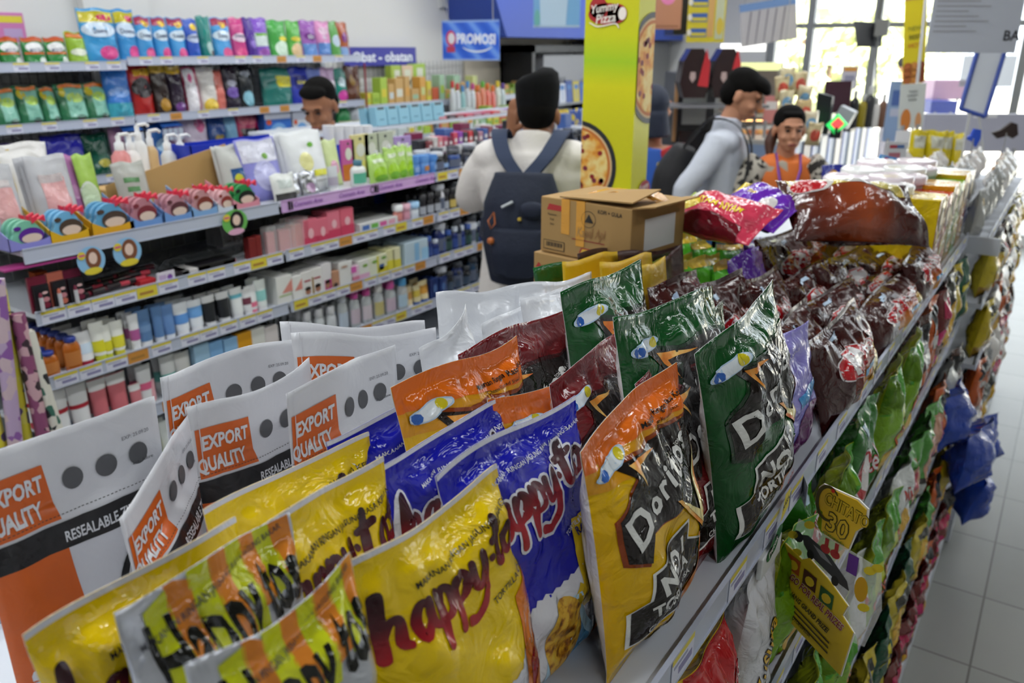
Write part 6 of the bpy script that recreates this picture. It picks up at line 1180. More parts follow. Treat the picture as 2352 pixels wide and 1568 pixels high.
for i in range(14):
    px = 985+i*11.5; c = cl[i % 12]; yb = 352-i*2.4
    M, w, h = put(px, px+10, yb-26-rr.uniform(0, 12), yb, -2.62, 1.35); carton('small_carton', M, w, .06, h, K(c, .35), '%s-toned small carton on the stepped display, %s from the left' % (('maroon', 'pale grey', 'salmon', 'rose', 'plum', 'crimson', 'violet', 'black', 'red', 'charcoal', 'dusty pink', 'blue')[i % 12], ORD[i]), 'box', 'small cartons on the stepped display', Art().rect(-w*.3, h*.4, w*.3, h*.65, K('#d8d0d0', .4), 1))
for i in range(9):
    px = 1010+i*20; c = cl[(i*5+2) % 12]; yb = 322-i*3; M, w, h = put(px, px+18, yb-28-rr.uniform(0, 14), yb, -2.97, 1.457); carton('small_carton', M, w, .08, h, K(c, .35), 'small carton on the upper display step, %s from the left, %s' % (ORD[i], ('dark red', 'pale', 'rose', 'violet')[i % 4]), 'box', 'small cartons on the upper step', Art().rect(-w*.3, h*.2, w*.3, h*.5, K('#c8b8bc', .4), 1))

# goods continuing past the man in the black cap
for k in range(4):
    for i in range(14):
        Y = 3.0+.125*i; c = (('#1c1c20', '#2c4c90', '#202024', '#3c3c44'), ('#d8d8dc', '#26262c', '#1c1c20', '#a83c50'), ('#1c2c66', '#202a38', '#1c2c66', '#c8ccd4'), ('#1c2024', '#1c3068', '#2a2a30', '#24405c'))[k][(i*5+i//2) % 4]
        M = frame(Vector((XF, Y, ZC[k])), Vector((0, 1, 0))); o = bottle('hair_product_bottle', M, .042, (.09, .13, .15, .14)[k], K(c, .25), K('#3c4048' if i % 3 else '#b8bcc4', .3), 'dark hair care bottle in the far bay, %s from the near end, %s shelf' % (ORD[i], ORD[k]), K('#5c6478'), 'far bay hair care bottles', neck=.6)
        if k < 2: dup(o, back(M, .1), 'rear hair care bottle in the far bay, %s from the near end, %s shelf' % (ORD[i], ORD[k]))
for i in range(16):
    M = frame(Vector((-2.64-.12*(i % 2), 3.15+.1*i, 1.35)), Vector((0, 1, 0))); c = ('#26262c', '#7c2c48', '#3c5c9c', '#c8c4c0')[i % 4]; carton('small_carton', M, .08, .06, .06+.02*(i % 3), K(c, .35), 'small flat carton lying on the stepped display, %s along' % ORD[i], 'box', 'flat cartons on the stepped display')
# ================================================================== detergent pouches on the left wall shelving
ZD1, ZD2, ZD3 = 1.76, 1.496, 1.226
def det(xl, xr, yt, yb, z, c, lb, bl=None, style='pouch', X=XD-.04, foilq=False, n=0, lean=.06, cr=1.0, txt=None, tcol='#20305c'):
    M, w, h = put(xl, xr, yt, yb, X, z); M.translation.z = z; h = max(onx((xl+xr)/2, yt, X).z-z, .05)
    M = frame(M.translation, Vector((0, 1, 0)), Vector((-lean, 0, 1))); blocks = [tuple(b) for b in (bl or [])]
    if txt: blocks.append(('t', 0, .55, txt, .13, film(tcol), 5))
    d = blur_art('d%d' % NB[0], w, h, blocks) if blocks else None; m = film(c)
    o = spouch('detergent_pouch', M, w, h, [m, m], lb, d, 'detergent and softener pouches', 'pouch', .07, style, 12, 14, cr)
    for i in range(n): dup(o, M@Matrix.Translation((.006*(i+1), .06*(i+1), .0)), depth_label(lb, i))
    return o
blue_dow = [('r', 0, .85, .95, .2, '#c0b41c', 1), ('e', .2, .83, .4, .12, '#c42c5c', 2), ('e', 0, .62, .95, .28, '#c8d8e8', 1), ('e', .15, .2, .55, .25, '#d8488c', 2)]
def dowr(z_=0): return [('e', .1, .85, .45, .16, '#d8b82c', 2), ('r', -.0, .9, .9, .16, '#a02c50', 1), ('e', 0, .6, .95, .24, '#c8d8e4', 1), ('e', .1, .2, .6, .26, '#d04884', 2)]
det(205, 288, 18, 150, ZD1, '#3c94cc', 'biggest light blue softener pouch on the top shelf, left one', blue_dow, txt='Downy')
det(286, 332, 20, 145, ZD1, '#3c8cc8', 'big light blue softener pouch on the top shelf, second one', blue_dow, txt='Downy', X=XD-.06)
for i, (xl, xr, yt) in enumerate([(330, 368, 36), (368, 404, 38), (404, 442, 40), (442, 472, 42)]):
    det(xl, xr, yt, 140, ZD1, '#3c90cc' if i < 3 else '#3458b8', 'medium light blue softener pouch with a yellow dot, %s of four' % ORD[i], dowr() if i < 3 else [('e', .1, .8, .5, .16, '#d8b82c', 2), ('e', 0, .55, .9, .2, '#b8c4dc', 1), ('e', 0, .15, .6, .2, '#2c5cb8', 2)], txt='Downy')
det(472, 502, 36, 138, ZD1, '#1c7c74', 'teal softener pouch with a shiny top', [('e', .1, .3, .6, .3, '#98b4b0', 1), ('e', .2, .2, .3, .12, '#503c30', 2)])
det(502, 545, 40, 137, ZD1, '#3c90cc', 'light blue softener pouch right of the teal one', dowr(), txt='Downy')
det(545, 578, 40, 135, ZD1, '#c04080', 'pink softener pouch on the top shelf', [('e', 0, .55, .9, .2, '#dcc4d4', 1), ('e', 0, .2, .7, .25, '#d84c88', 1)], txt='Downy')
det(576, 602, 40, 133, ZD1, '#4c2c8c', 'dark violet pouch on the top shelf', [('e', 0, .4, .6, .2, '#7c5cb8', 1)])
det(592, 630, 40, 133, ZD1, '#7c50b8', 'purple pouch with a green and white label', [('r', 0, .5, .8, .3, '#c8d4d0', 1), ('e', 0, .2, .6, .2, '#a060b0', 2), ('r', 0, .62, .7, .06, '#6ca83c', 2)])
for i, (xl, xr, yt, c, b) in enumerate([(630, 672, 46, '#48a048', [('e', .1, .3, .8, .4, '#c8dcc8', 1), ('e', .2, .55, .5, .12, '#d8c83c', 2)]), (672, 705, 47, '#58a848', [('e', .0, .55, .7, .12, '#d8c83c', 2), ('e', 0, .25, .8, .4, '#d8b88c', 1)]), (703, 740, 46, '#9458a8', [('r', 0, .25, .9, .35, '#5c84c0', 1), ('e', 0, .6, .7, .18, '#6c2c7c', 2)]), (738, 770, 48, '#cc88b4', [('r', 0, .3, .9, .3, '#5c84c0', 1), ('e', 0, .75, .6, .2, '#d8b8cc', 1)]), (768, 792, 48, '#5c9c50', [('e', 0, .5, .7, .3, '#b8c8d8', 1)]), (786, 812, 50, '#a05028', [('e', 0, .6, .5, .25, '#7c3080', 1), ('r', -.1, .2, .6, .3, '#7c9cc8', 1)])]):
    det(xl, xr, yt, 132, ZD1, c, '%s pouch at the right half of the top shelf' % ('green and white', 'green with a yellow dot', 'purple and blue', 'pale pink and blue', 'green and blue', 'brown orange')[i], b, txt='Klin' if i in (2, 3) else None, tcol='#e4e8f0')
orr = [('r', 0, .93, .95, .14, '#c0501c', 1), ('e', 0, .68, .8, .3, '#dcdcdc', 2), ('r', 0, .5, .9, .06, '#c85c24', 2), ('e', .25, .25, .3, .25, '#d0d8d0', 1)]
for i, (xl, xr) in enumerate([(-35, 10), (10, 62), (66, 118), (118, 168)]): det(xl, xr, 84, 152, ZD1-.02, '#2c7c3c', 'green pouch with orange top and white label, %s of four, left top shelf' % ORD[i], orr, txt='MOLTO')
det(168, 215, 72, 146, ZD1-.02, '#8cb02c', 'lime green pouch with a yellow top, beside the big blue ones', [('r', 0, .9, .9, .14, '#c8701c', 1), ('e', 0, .45, .8, .2, '#d8dcc8', 2)])
M, w, h = put(-12, 74, 36, 82, XD-.2, 1.93); o = carton('sanitary_pack', frame(Vector((XD-.25, M.translation.y, 1.86)), Vector((0, 1, 0))), w, .08, .13, K('#c878b0', .35), 'pink and yellow soft pack lying above the green pouches at top left', 'pack', None, Art().rect(-w*.45, .085, w*.45, .115, K('#d8c83c', .4), 1).rect(-w*.1, .02, w*.4, .06, K('#b89cc8', .4), 1))
grn = [('p', 0, 0, 0, 0, '#000000', 0)][:0]+[('r', .08, .93, .8, .1, '#c8681c', 1), ('e', -.25, .78, .3, .25, '#c8b82c', 1), ('r', .12, .5, .7, .75, '#7cb4a0', 1), ('e', .1, .62, .6, .25, '#a8c858', 2), ('e', .15, .12, .35, .12, '#2c2420', 3)]
for i, (xl, xr, yt) in enumerate([(-5, 54, 200), (52, 108, 194), (106, 146, 196), (146, 212, 188), (208, 262, 186)]): det(xl, xr, yt, 265-i*2, ZD2, '#2c6c48', 'green dish soap pouch with a lime picture, %s of five on the left middle shelf' % ORD[i], grn, lean=.16)
for i, a in enumerate([(256, 318, 150, 260, '#2c70c0', 'blue pouch with a turquoise foot next to the green ones', [('e', 0, .5, .8, .2, '#7ca0d8', 1), ('r', 0, .15, .95, .3, '#3c9cb0', 1)], 0), (314, 366, 146, 250, '#a82420', 'red and gold pouch with a black ball', [('e', 0, .55, .95, .4, '#241c20', 1), ('r', .1, .85, .8, .14, '#c8981c', 2)], 1), (364, 402, 142, 243, '#302420', 'black pouch with a gold folded top, left one', [('r', 0, .9, .95, .2, '#c8a020', 1), ('e', 0, .2, .6, .25, '#a87c20', 1)], 1), (400, 436, 148, 240, '#2c2030', 'black pouch with a gold folded top, right one', [('r', 0, .9, .95, .16, '#d0a828', 1), ('e', 0, .15, .7, .2, '#6c3c80', 1)], 1),
    (436, 470, 152, 232, '#b02c58', 'white pouch with a crimson edge', [('r', -.1, .5, .7, .9, '#d8d4d8', 1), ('e', -.1, .75, .4, .2, '#c84c80', 2)], 0), (468, 508, 150, 230, '#cfcac4', 'cream pouch with a yellow blossom', [('e', 0, .15, .8, .3, '#d8b83c', 1)], 0), (500, 526, 160, 228, '#c86c60', 'coral pouch pushed behind the cream one', None, 0), (524, 560, 148, 226, '#241c2c', 'black pouch with a violet bowl shape', [('e', 0, .4, .8, .25, '#6c50a0', 1), ('e', 0, .6, .6, .15, '#b0b0c0', 1)], 1), (558, 592, 148, 224, '#202428', 'black pouch with a pale blue flower', [('e', 0, .25, .7, .35, '#7cb0c0', 1), ('e', 0, .8, .6, .15, '#8c9098', 1)], 1)]):
    det(a[0], a[1], a[2], a[3], ZD2, a[4], a[5]+', middle shelf', a[6], foilq=a[7], cr=1.4)
for i, a in enumerate([(612, 682, 155, 218, '#1c6c64', 'large teal pouch with yellow lettering', [('r', .2, .65, .5, .28, '#c8c01c', 1)], 'Total'), (676, 722, 152, 214, '#2434a0', 'royal blue pouch with yellow lettering', [('r', 0, .6, .6, .35, '#20287c', 1)], 'NUVO'), (718, 750, 156, 212, '#7080c0', 'blue violet pouch with a green label', [('r', 0, .6, .7, .2, '#6cac3c', 1), ('r', 0, .4, .7, .2, '#d8d8dc', 1)], None), (748, 780, 154, 211, '#c8a8c8', 'pale pink pouch', [('e', 0, .5, .8, .3, '#d8d0d8', 1)], None), (778, 806, 156, 210, '#1c8070', 'teal pouch with a magenta foot', [('e', 0, .2, .8, .35, '#c83c98', 1), ('e', 0, .6, .6, .3, '#b8ccd0', 1)], None), (802, 836, 150, 208, '#5c3420', 'brown pouch with gold scales', [('e', -.1, .6, .4, .3, '#8c6c30', 1), ('e', .2, .3, .4, .3, '#7c5428', 2)], None)]):
    det(a[0], a[1], a[2], a[3], ZD2, a[4], a[5]+' at the right end of the middle shelf', a[6], txt=a[7], tcol='#d8cc1c', cr=1.3)
for i, a in enumerate([(-20, 80, 330, 380, '#3c1c70', 'dark purple pouch at the far left of the lower shelf', None), (110, 208, 308, 360, '#2828a8', 'deep blue shiny pouch on the lower shelf', [('e', .2, .1, .4, .2, '#b8a03c', 1)]), (205, 268, 306, 370, '#14503c', 'dark green pouch with small yellow letters', [('e', .1, .3, .5, .2, '#a8a03c', 1)]), (266, 312, 290, 345, '#c090b0', 'pale mauve pouch on the lower shelf', [('e', .1, .4, .6, .3, '#d8c4d0', 1)]), (352, 398, 282, 338, '#2c70c0', 'sky blue pouch on the lower shelf', [('e', .1, .5, .7, .3, '#a8c8e0', 1)]), (398, 430, 282, 335, '#b07ca8', 'rosy pouch on the lower shelf', [('e', 0, .4, .7, .4, '#c8b0c8', 1)]), (430, 488, 266, 318, '#c8b8cc', 'white pouch with pink corner and blue word', [('e', .2, .8, .4, .3, '#d86c98', 1)]), (488, 530, 262, 312, '#20488c', 'navy blue pouch with a gold line', [('e', 0, .5, .6, .15, '#a08838', 1)]), (528, 556, 262, 312, '#7cb0d0', 'light blue and red slim pouch', [('e', 0, .2, .7, .25, '#c83c60', 1)]), (552, 608, 250, 312, '#a81c50', 'crimson pouch with a black window', [('r', 0, .35, .7, .5, '#241820', 1), ('e', 0, .8, .8, .25, '#d86c80', 1)])]):
    det(a[0], a[1], a[2], a[3], ZD3, a[4], a[5], a[6], cr=1.4)
for i, a in enumerate([(283, 330, 264, 300), (372, 420, 252, 290)]):
    M, w, h = put(*a, XD-.01, None); r0 = empty('sachet_rack', M=M); MB().poly([(-w/2, 0, 0), (w/2, 0, 0), (w/2-.02, .12, .06), (-w/2+.02, .12, .06)], (0, 0, .002)).build('blue_card', K('#3c78d8', .4), r0); mm = MB()
    for k in range(4): mm.box(-w/2+k*w/4, -w/2+(k+.8)*w/4, -.005, 0, -.07, -.01)
    mm.build('sachets', K('#b0b8c8', .4), r0); tag(r0, 'blue topped sachet strip holder hanging on the detergent shelf, '+('left', 'right')[i], 'sachet holder')
for i, (xl, xr, yt, yb, c, lb) in enumerate([(612, 672, 250, 318, '#2c68c0', 'blue detergent box with a white top on the lower shelf'), (676, 715, 252, 316, '#c8ccd4', 'white detergent box behind the man in blue')]):
    M, w, h = put(xl, xr, yt, yb, XD-.02, ZD3); A = Art().rect(-w/2, h*.78, w/2, h, K('#c4c8d8'), 1).ell(0, h*.42, w*.36, h*.28, K('#6ca0d8'), 1).ell(0, h*.4, w*.26, h*.2, K('#dce4ec'), 2).text('Klin', 0, h*.34, h*.2, K('#20387c'), 3, 0, .02).ell(-w*.35, h*.72, w*.1, h*.06, K('#c8502c'), 3); carton('detergent_box', M, w, .12, h, K(c, .4), lb, 'box', None, A)
for i, (xl, xr, yt, yb, c) in enumerate([(786, 812, 226, 290, '#3c9c5c'), (812, 835, 226, 285, '#c8ccd4')]):
    M, w, h = put(xl, xr, yt, yb, XD-.04, ZD3); bottle('cleaner_bottle', M, w*.55, h, K(c, .25), K('#d8dce0'), ('green', 'white')[i]+' cleaner bottle with handle at the right end of the lower shelf', K('#c8d0a0'), neck=.4)
# white shopping sacks and yellow thing at the left rear of the cosmetics gondola
for i, (xl, xr, yt, yb, c, lb) in enumerate([(5, 132, 330, 372, '#dcdad8', 'white rumpled bag with an orange rim at the left, behind the rose pouches'), (-20, 46, 350, 372, '#d8b81c', 'yellow pouch top at the left picture edge'), (40, 95, 350, 420, '#e0dedc', 'white bag with red print hanging at the left')]):
    M, w, h = put(xl, xr, yt, yb, -2.95, 1.27); M.translation.z = 1.27; h = onx((xl+xr)/2, yt, -2.95).z-1.27; spouch('plastic_bag', M, w, max(h, .08), [film(c)]*2, lb, None, None, 'bag', .12, 'pillow', cr=1.2)
# ================================================================== medicine corner
def txt_board(name, tl, tr, bl, X, m, words, lb, cat='sign', extra=None, thick=.008):
    a, b, c = onx(*tl, X), onx(*tr, X), onx(*bl, X); w = abs(b.y-a.y); h = a.z-c.z; M = frame(Vector((X, (a.y+b.y)/2, (c.z))), Vector((0, b.y-a.y, (b.z-a.z)*.3))); o = MB().box(-w/2, w/2, 0, thick, 0, h).build(name, m, None, M, bevel=.001); tag(o, lb, cat)
    A = Art(); words(A, w, h); art_on_plane(A, parent=o); return o
txt_board('medicine_sign', (790, 108), (955, 108), (790, 153), XW+.06, K('#27279c', .4), lambda A, w, h: A.text('Obat - obatan', w*.02, h*.24, h*.72, K('#e4e8f4'), 1, 0, .03, 0, w*.84/(h*.72*text_polys('Obat - obatan', 1, .03)[0][:, 0].ptp()) if hasattr(np.ndarray, 'ptp') else .5), 'dark blue hanging sign reading Obat - obatan on the left wall')
def prom(A, w, h):
    A.text('PROMOSI', w*.1, h*.42, h*.34, K('#e4e8f4'), 2, -.02, .04, 0, w/h*.48); A.arc(w*.12, h*.42, w*.28, h*.2, math.pi*1.15, math.pi*1.9, .004, h*.05, K('#d4dce8'), 2); A.ell(-w*.34, h*.55, w*.09, h*.2, K('#c83c60'), 2); A.ell(-w*.33, h*.55, w*.06, h*.14, K('#dcd8dc'), 3); A.rect(-w*.42, h*.2, -w*.27, h*.35, K('#b83c58'), 2)
    A.rect(-w*.5, h*.95, w*.5, h, K('#88a4dc'), 1); A.rect(-w*.5, 0, w*.5, h*.04, K('#88a4dc'), 1)
P1, P2 = at(1016, 95, 5.4), at(1146, 108, 5.2); P1.z = P2.z = at(1016, 48, 5.4).z-.0; hh = at(1016, 48, 5.4).z-at(1016, 138, 5.4).z
M = frame(Vector(((P1.x+P2.x)/2, (P1.y+P2.y)/2, P1.z-hh)), P2-P1); w = (P2-P1).length; o = MB().box(-w/2, w/2, 0, .01, 0, hh).build('promotion_sign', ramp2('promo_blue', 'Object', [(0, '#2c5cc8'), (.6, '#3c6cd8'), (1, '#6c98e4')], 4, .35, 'wave'), None, M); tag(o, 'light blue hanging sign reading PROMOSI', 'sign'); A = Art(); prom(A, w, hh); art_on_plane(A, parent=o)
MB().box(-w*.4, -w*.39, .002, .006, hh, hh+.9).box(w*.39, w*.4, .002, .006, hh, hh+.9).build('hanging_wires', K('#9a9a9a'), o)
a = onx(1022, 5, XW+.03); tag(MB().box(0, .03, -.045, .045, -.12, .12).box(.03, .034, -.02, .02, -.08, 0, 0).build('wall_thermostat', K('#d0d0d0'), None, frame(Vector((XW, a.y, a.z+.08)), Vector((1, 0, 0)))), 'small pale control box high on the left wall', 'wall device')
XM = -3.9; gm = empty('medicine_counter', (0, 0, 0)); tag(gm, 'white medicine shelves beside the detergent shelving, low steps', 'shelf'); ym0, ym1 = ye+.1, 6.6
for x, z in ((-4.1, 1.45), (XM, 1.24)): s = MB().box(XW+.03, x, ym0, ym1, z-.015, z).build('shelf', POWD, gm); MB().box(x, x+.004, ym0, ym1, z-.03, z+.015).build('price_rail', RAIL, s)
MB().box(XW+.03, -4.0, ym0, ym1, 0, .2).build('base', POWD, gm); MB().box(XW+.03, XW+.05, ym0, ym1, 0, 1.45).build('back_panel', POWD, gm)
rr = random.Random(4); pal = ['#a8c448', '#c8d088', '#d8d8c8', '#8cb03c', '#c8a060', '#d8a048', '#d8c83c', '#c86040', '#9cc0a0', '#c8d0d0']
y = ym0+.03; i = 0
while y < ym1-.1:
    w = rr.uniform(.05, .1); h = rr.uniform(.08, .2) if y < 5.6 else rr.uniform(.06, .12); c = pal[rr.randrange(10)]
    carton('medicine_box', frame(Vector((-4.12, y+w/2, 1.45)), Vector((0, 1, 0))), w, .08, h, K(c, .4), 'small %s medicine box on the upper medicine step, %s from the detergent side' % ({'#a8c448': 'green', '#8cb03c': 'green', '#c8d088': 'pale green'}.get(c, 'light'), ORD[i % 20]) if i < 20 else 'small medicine box at the far end, %s past the green ones' % ORD[i-20], 'box', 'medicine boxes', Art().rect(-w*.35, h*.3, w*.35, h*.6, K(pal[(i*3) % 10], .4), 1)); y += w+.012; i += 1
y = ym0+.03; i = 0
while y < ym1-.1 and i < 20:
    w = rr.uniform(.06, .11); h = rr.uniform(.06, .16); c = pal[rr.randrange(10)]
    carton('medicine_box', frame(Vector((XM-.03, y+w/2, 1.24)), Vector((0, 1, 0))), w, .08, h, K(c, .4), 'small medicine box on the lower medicine step, %s from the detergent side' % ORD[i], 'box', 'medicine boxes', Art().rect(-w*.35, h*.3, w*.35, h*.6, K(pal[(i*7+2) % 10], .4), 1)); y += w+.014; i += 1
# boxes hanging on the peg wall, bottles with coloured caps
for i, (xl, xr, yt, yb, c) in enumerate([(900, 925, 150, 205, '#a8c048'), (922, 950, 150, 200, '#d8c0a0'), (950, 978, 146, 195, '#a0c040'), (925, 972, 180, 205, '#d0b080')]):
    M, w, h = put(xl, xr, yt, yb, -4.28, None); carton('hanging_box', M, w, .06, h, K(c, .4), ('green and white carton on the peg wall, left one', 'beige carton on the peg wall', 'green and white carton on the peg wall, right one', 'flat beige pack below the green cartons')[i], 'box', None, Art().rect(-w*.2, h*.1, w*.3, h*.8, K('#d8dcc8', .4), 1))
cps = ['#c83c3c', '#c84c4c', '#4c8cc8', '#4c8cc8', '#c84c8c', '#d8702c', '#5ca83c', '#d8702c', '#d8701c', '#d8c02c', '#5c3c8c']
for i in range(11):
    M, w, h = put(1040+i*11.5, 1050+i*11.5, 186+(i % 3)*4, 248-i*.5, -4.02, 1.24); h = max(.12, onx(1045+i*11.5, 186+(i % 3)*5, -4.02).z-1.24); c = ('#c8ccd0', '#c8ccd0', '#8cb8b8', '#c8ccd0', '#c8ccd0', '#d88060', '#d88060', '#d86c58', '#d86c60', '#c8ccc0', '#b8c4c8')[i]
    bottle('drink_bottle', M, w*.52, h, mat('drink_'+c[1:], c, .12, 0, .6, .4), K(cps[i], .3), 'small bottle with coloured cap beside the peg wall, %s from the left' % ORD[i], None, 'coloured-cap bottles', neck=.4, capf=.14)
# chiller cabinet and air-conditioner-like panel in the alcove under the blue canopy
p = onx(1225, 250, -4.1); y0, y1 = onx(1222, 200, -4.05).y, onx(1336, 200, -4.05).y+.35
fr = empty('open_chiller', (0, 0, 0)); tag(fr, 'black-framed open chiller standing in the alcove under the blue canopy', 'chiller')
MB().box(XW+.03, -4.05, y0, y0+.05, 0, 1.86).box(XW+.03, -4.05, y1, y1+.05, 0, 1.86).box(XW+.03, -4.05, y0, y1+.05, 1.8, 1.86).build('frame', BLACK, fr); MB().box(XW+.03, XW+.06, y0, y1, 0, 1.8).build('back_panel', K('#a8aab0'), fr)
o = MB().box(-4.3, -4.12, y0+.3, y1, 1.45, 1.78).build('upper_panel', K('#b8bac0'), fr); mm = MB()
for i in range(5): mm.box(-4.121, -4.117, y0+.42+i*.06, y0+.44+i*.06, 1.5, 1.58)
mm.build('vent_slots', K('#6c6e74'), o)
for z in (1.35, 1.05, .75): MB().box(XW+.06, -4.08, y0+.05, y1, z-.02, z).build('shelf', POWD, fr)
mm = None
for i in range(7):
    c = ('#b8bcc8', '#3c6cb0', '#c8ccd8', '#2c4c98', '#c8b83c', '#3c5cb0', '#c8c8d0')[i]; o = carton('razor_pack', frame(Vector((-4.06, y0+.3+i*.13, 1.35)), Vector((0, 1, 0)), Vector((-.1, 0, 1))), .12, .02, .2-.01*(i % 3), K(c, .3), 'hanging %s razor card pack by the black cap, %s from the left' % (('silver', 'blue', 'silver', 'navy', 'yellow', 'blue', 'pale')[i], ORD[i]), 'card pack', 'razor card packs', Art().rect(-.04, .12, .04, .16, K('#4c7cb8'), 1).rect(-.005, .03, .005, .12, K('#4c7cb8'), 1))
for i in range(8):
    c = ('#d8c02c', '#b83c3c', '#e0c83c', '#c8a82c', '#d8c83c', '#2c4ca0', '#d8c02c', '#3c5cb0')[i]; M, w, h = put(1262+i*9, 1272+i*9, 268+i*3, 345, -2.9, None); M.translation.z = 1.27; spouch('snack_pouch', M, w*2.2, .17, [film(c)]*2, 'slim %s pouch just left of the pizza pillar, %s from the left' % (('yellow', 'red', 'yellow', 'ochre', 'yellow', 'navy', 'yellow', 'blue')[i], ORD[i]), None, 'slim pouches by the pillar', 'pouch', .03, 'pillow', 6, 8)
# ================================================================== bakery, cash counter and signs at the back
def slab(name, px0, py0, px1, py1, d, m, lb, cat, dz=.01, art=None, group=None, yaw=None, build_only=False, tilt=0.):
    """upright flat object facing the camera side at depth d, outline given by its photograph corners"""
    a, b, c = at(px0, py0, d), at(px1, py0, d), at(px0, py1, d); e1 = (b-a); w = e1.length; h = a.z-c.z; h = abs(h); fwd = Vector((math.cos(yaw), math.sin(yaw), 0)) if yaw is not None else Vector((e1.x, e1.y, 0))
    M = frame(Vector(((a.x+b.x)/2, (a.y+b.y)/2, min(a.z, c.z))), fwd, Vector((0, 0, 1)) if not tilt else Vector((0, 0, 1))+fwd.normalized()*tilt); o = MB().box(-w/2, w/2, 0, dz, 0, h).build(name, m, None, M)
    if lb: tag(o, lb, cat, group)
    if art: A = Art(); art(A, w, h); art_on_plane(A, parent=o, step=.0012)
    return o, w, h
XCN = -2.0
p1, p2 = onx(1830, 312, XCN), onx(2052, 262, XCN); cz = 1.08
y0, y1 = 7.0, 9.0
p1 = at(1845, 312, 6.2)
XCN = p1.x; y0 = p1.y-.5; cz = p1.z; y1 = min(9.1, y0+3.2)
ct = empty('cash_counter', (0, 0, 0)); tag(ct, 'long blue and white cash counter before the bright window', 'counter'); MB().box(XCN-.6, XCN+.02, y0, y1, cz-.03, cz).build('worktop', K('#b8b8b4', .3), ct); MB().box(XCN-.55, XCN, y0, y1, 0, cz-.03).build('counter_body', K('#8ca0c0', .4), ct)
cc = ['#7c4c7c', '#3c60b8', '#4c4460', '#3c60b8', '#b8c0d0', '#4c7cd0', '#a8a8b0', '#3c60b8', '#8c98a8', '#4c74c8', '#a0a4ac', '#3c5cb0']
for i in range(12): MB().box(XCN, XCN+.012, y0+.02+i*.25, y0+.02+i*.25+(.06 if i % 2 else .19), .2, cz-.05).build('front_poster' if i % 2 == 0 else 'blue_strip', K(cc[i], .35), ct)
def on_counter(px, py): return onz(px, py, cz)
# cash register monitor, card terminal, bottles
r0 = empty('cash_register', at(1928, 270, 6.6)); r0.location.z = cz; tag(r0, 'black cash register with a tall dark red customer screen', 'cash register'); q = r0.location
def L(px, py, d): v = at(px, py, d)-q; return v
a, b, c = L(1896, 186, 6.6), L(1958, 186, 6.6), L(1896, 262, 6.6); MB().poly([a, b, (b.x, b.y, c.z), (a.x, a.y, c.z)], (0, .04, 0)).build('customer_screen', K('#3c1c28', .25), r0); MB().box(-.12, .12, -.1, .1, 0, .02).box(-.02, .02, -.02, .02, 0, .15).build('stand', BLACK, r0)
a, b, c = L(1878, 212, 6.2), L(1912, 222, 6.2), L(1905, 285, 6.2); MB().poly([(a.x, a.y, a.z), (b.x, b.y, b.z), (b.x, b.y, 0), (a.x, a.y, 0)], (0, .06, 0)).build('black_unit', BLACK, r0)
MB().box(-.02, .1, -.3, -.2, .08, .22, M=Matrix.Rotation(.4, 4, 'Y')).build('cashier_screen', K('#a8aab0', .3), r0)
tm = empty('card_terminal', at(1922, 285, 6.0)); tag(tm, 'card terminal with a glowing green and red screen on the counter', 'card terminal'); MB().box(-.05, .05, 0, .03, -.06, .05, M=Matrix.Rotation(.75, 4, 'Y')).build('terminal_body', K('#20b050', .3, ) if False else mat('terminal_green', '#30d060', .3, emit=.9), tm); MB().box(-.03, .035, -.004, 0, -.03, .04, M=Matrix.Rotation(.75, 4, 'Y')).build('display', mat('terminal_red', '#e04848', .3, emit=.9), tm); MB().box(-.04, .04, 0, .04, cz-tm.location.z, -.04).build('holder', BLACK, tm)
for i, (px, c, s) in enumerate([(1962, '#1c1c1e', 1), (1982, '#8c7c1c', .9), (1998, '#2c2c2e', 1.1), (2014, '#c8c4c0', .8), (2030, '#6c4c3c', .9), (2046, '#2c3c6c', .7)]):
    P = at(px, 268-i*3, 6.8); bottle('counter_bottle', frame(Vector((P.x, P.y, cz)), _rt), .04*s, .3*s, K(c, .2), K('#b8b8b4', .2), ('black bottle left of the olive one', 'olive green bottle', 'tall black bottle', 'pale jar', 'brown jar', 'navy canister')[i]+' on the cash counter', None, 'items on the cash counter')
slab('counter_card', 1936, 152, 1973, 205, 6.8, K('#b8b4c0'), 'small price card on a stick above the cash register', 'card', .004, lambda A, w, h: A.rect(-w*.4, h*.78, w*.4, h*.95, K('#c88c3c'), 1).rect(-w*.3, h*.2, w*.3, h*.6, K('#8c8ca0'), 1))
MB().tube([at(1955, 205, 6.8), Vector((at(1955, 205, 6.8).x, at(1955, 205, 6.8).y, cz))], .006).build('stick', K('#888888'), bpy.data.objects['counter_card']).matrix_parent_inverse = bpy.data.objects['counter_card'].matrix_world.inverted()
# black monitor hanging from a ceiling pole
mo = empty('hanging_monitor', at(1986, 110, 7.4)); q = mo.location; tag(mo, 'black monitor hanging from a thin ceiling pole before the window', 'monitor'); a, b, c, d = [at(px, py, 7.4)-q for px, py in ((1960, 48), (2010, 52), (2003, 108), (1968, 108))]; MB().poly([a, b, c, d], (.06, .1, 0)).build('screen_housing', BLACK, mo); MB().tube([at(2016, 60, 7.4)-q, (at(2016, 60, 7.4).x-q.x, at(2016, 60, 7.4).y-q.y, 3.0-q.z)], .025).build('ceiling_pole', K('#5c5c58'), mo); MB().box(.06, .17, .02, .06, .1, .24).build('bracket', K('#6c6c68'), mo)
MB().tube([at(2016, 60, 7.4)-q, at(2010, 245, 7.4)-q], .008).build('cable', K('#5c5c58'), mo)
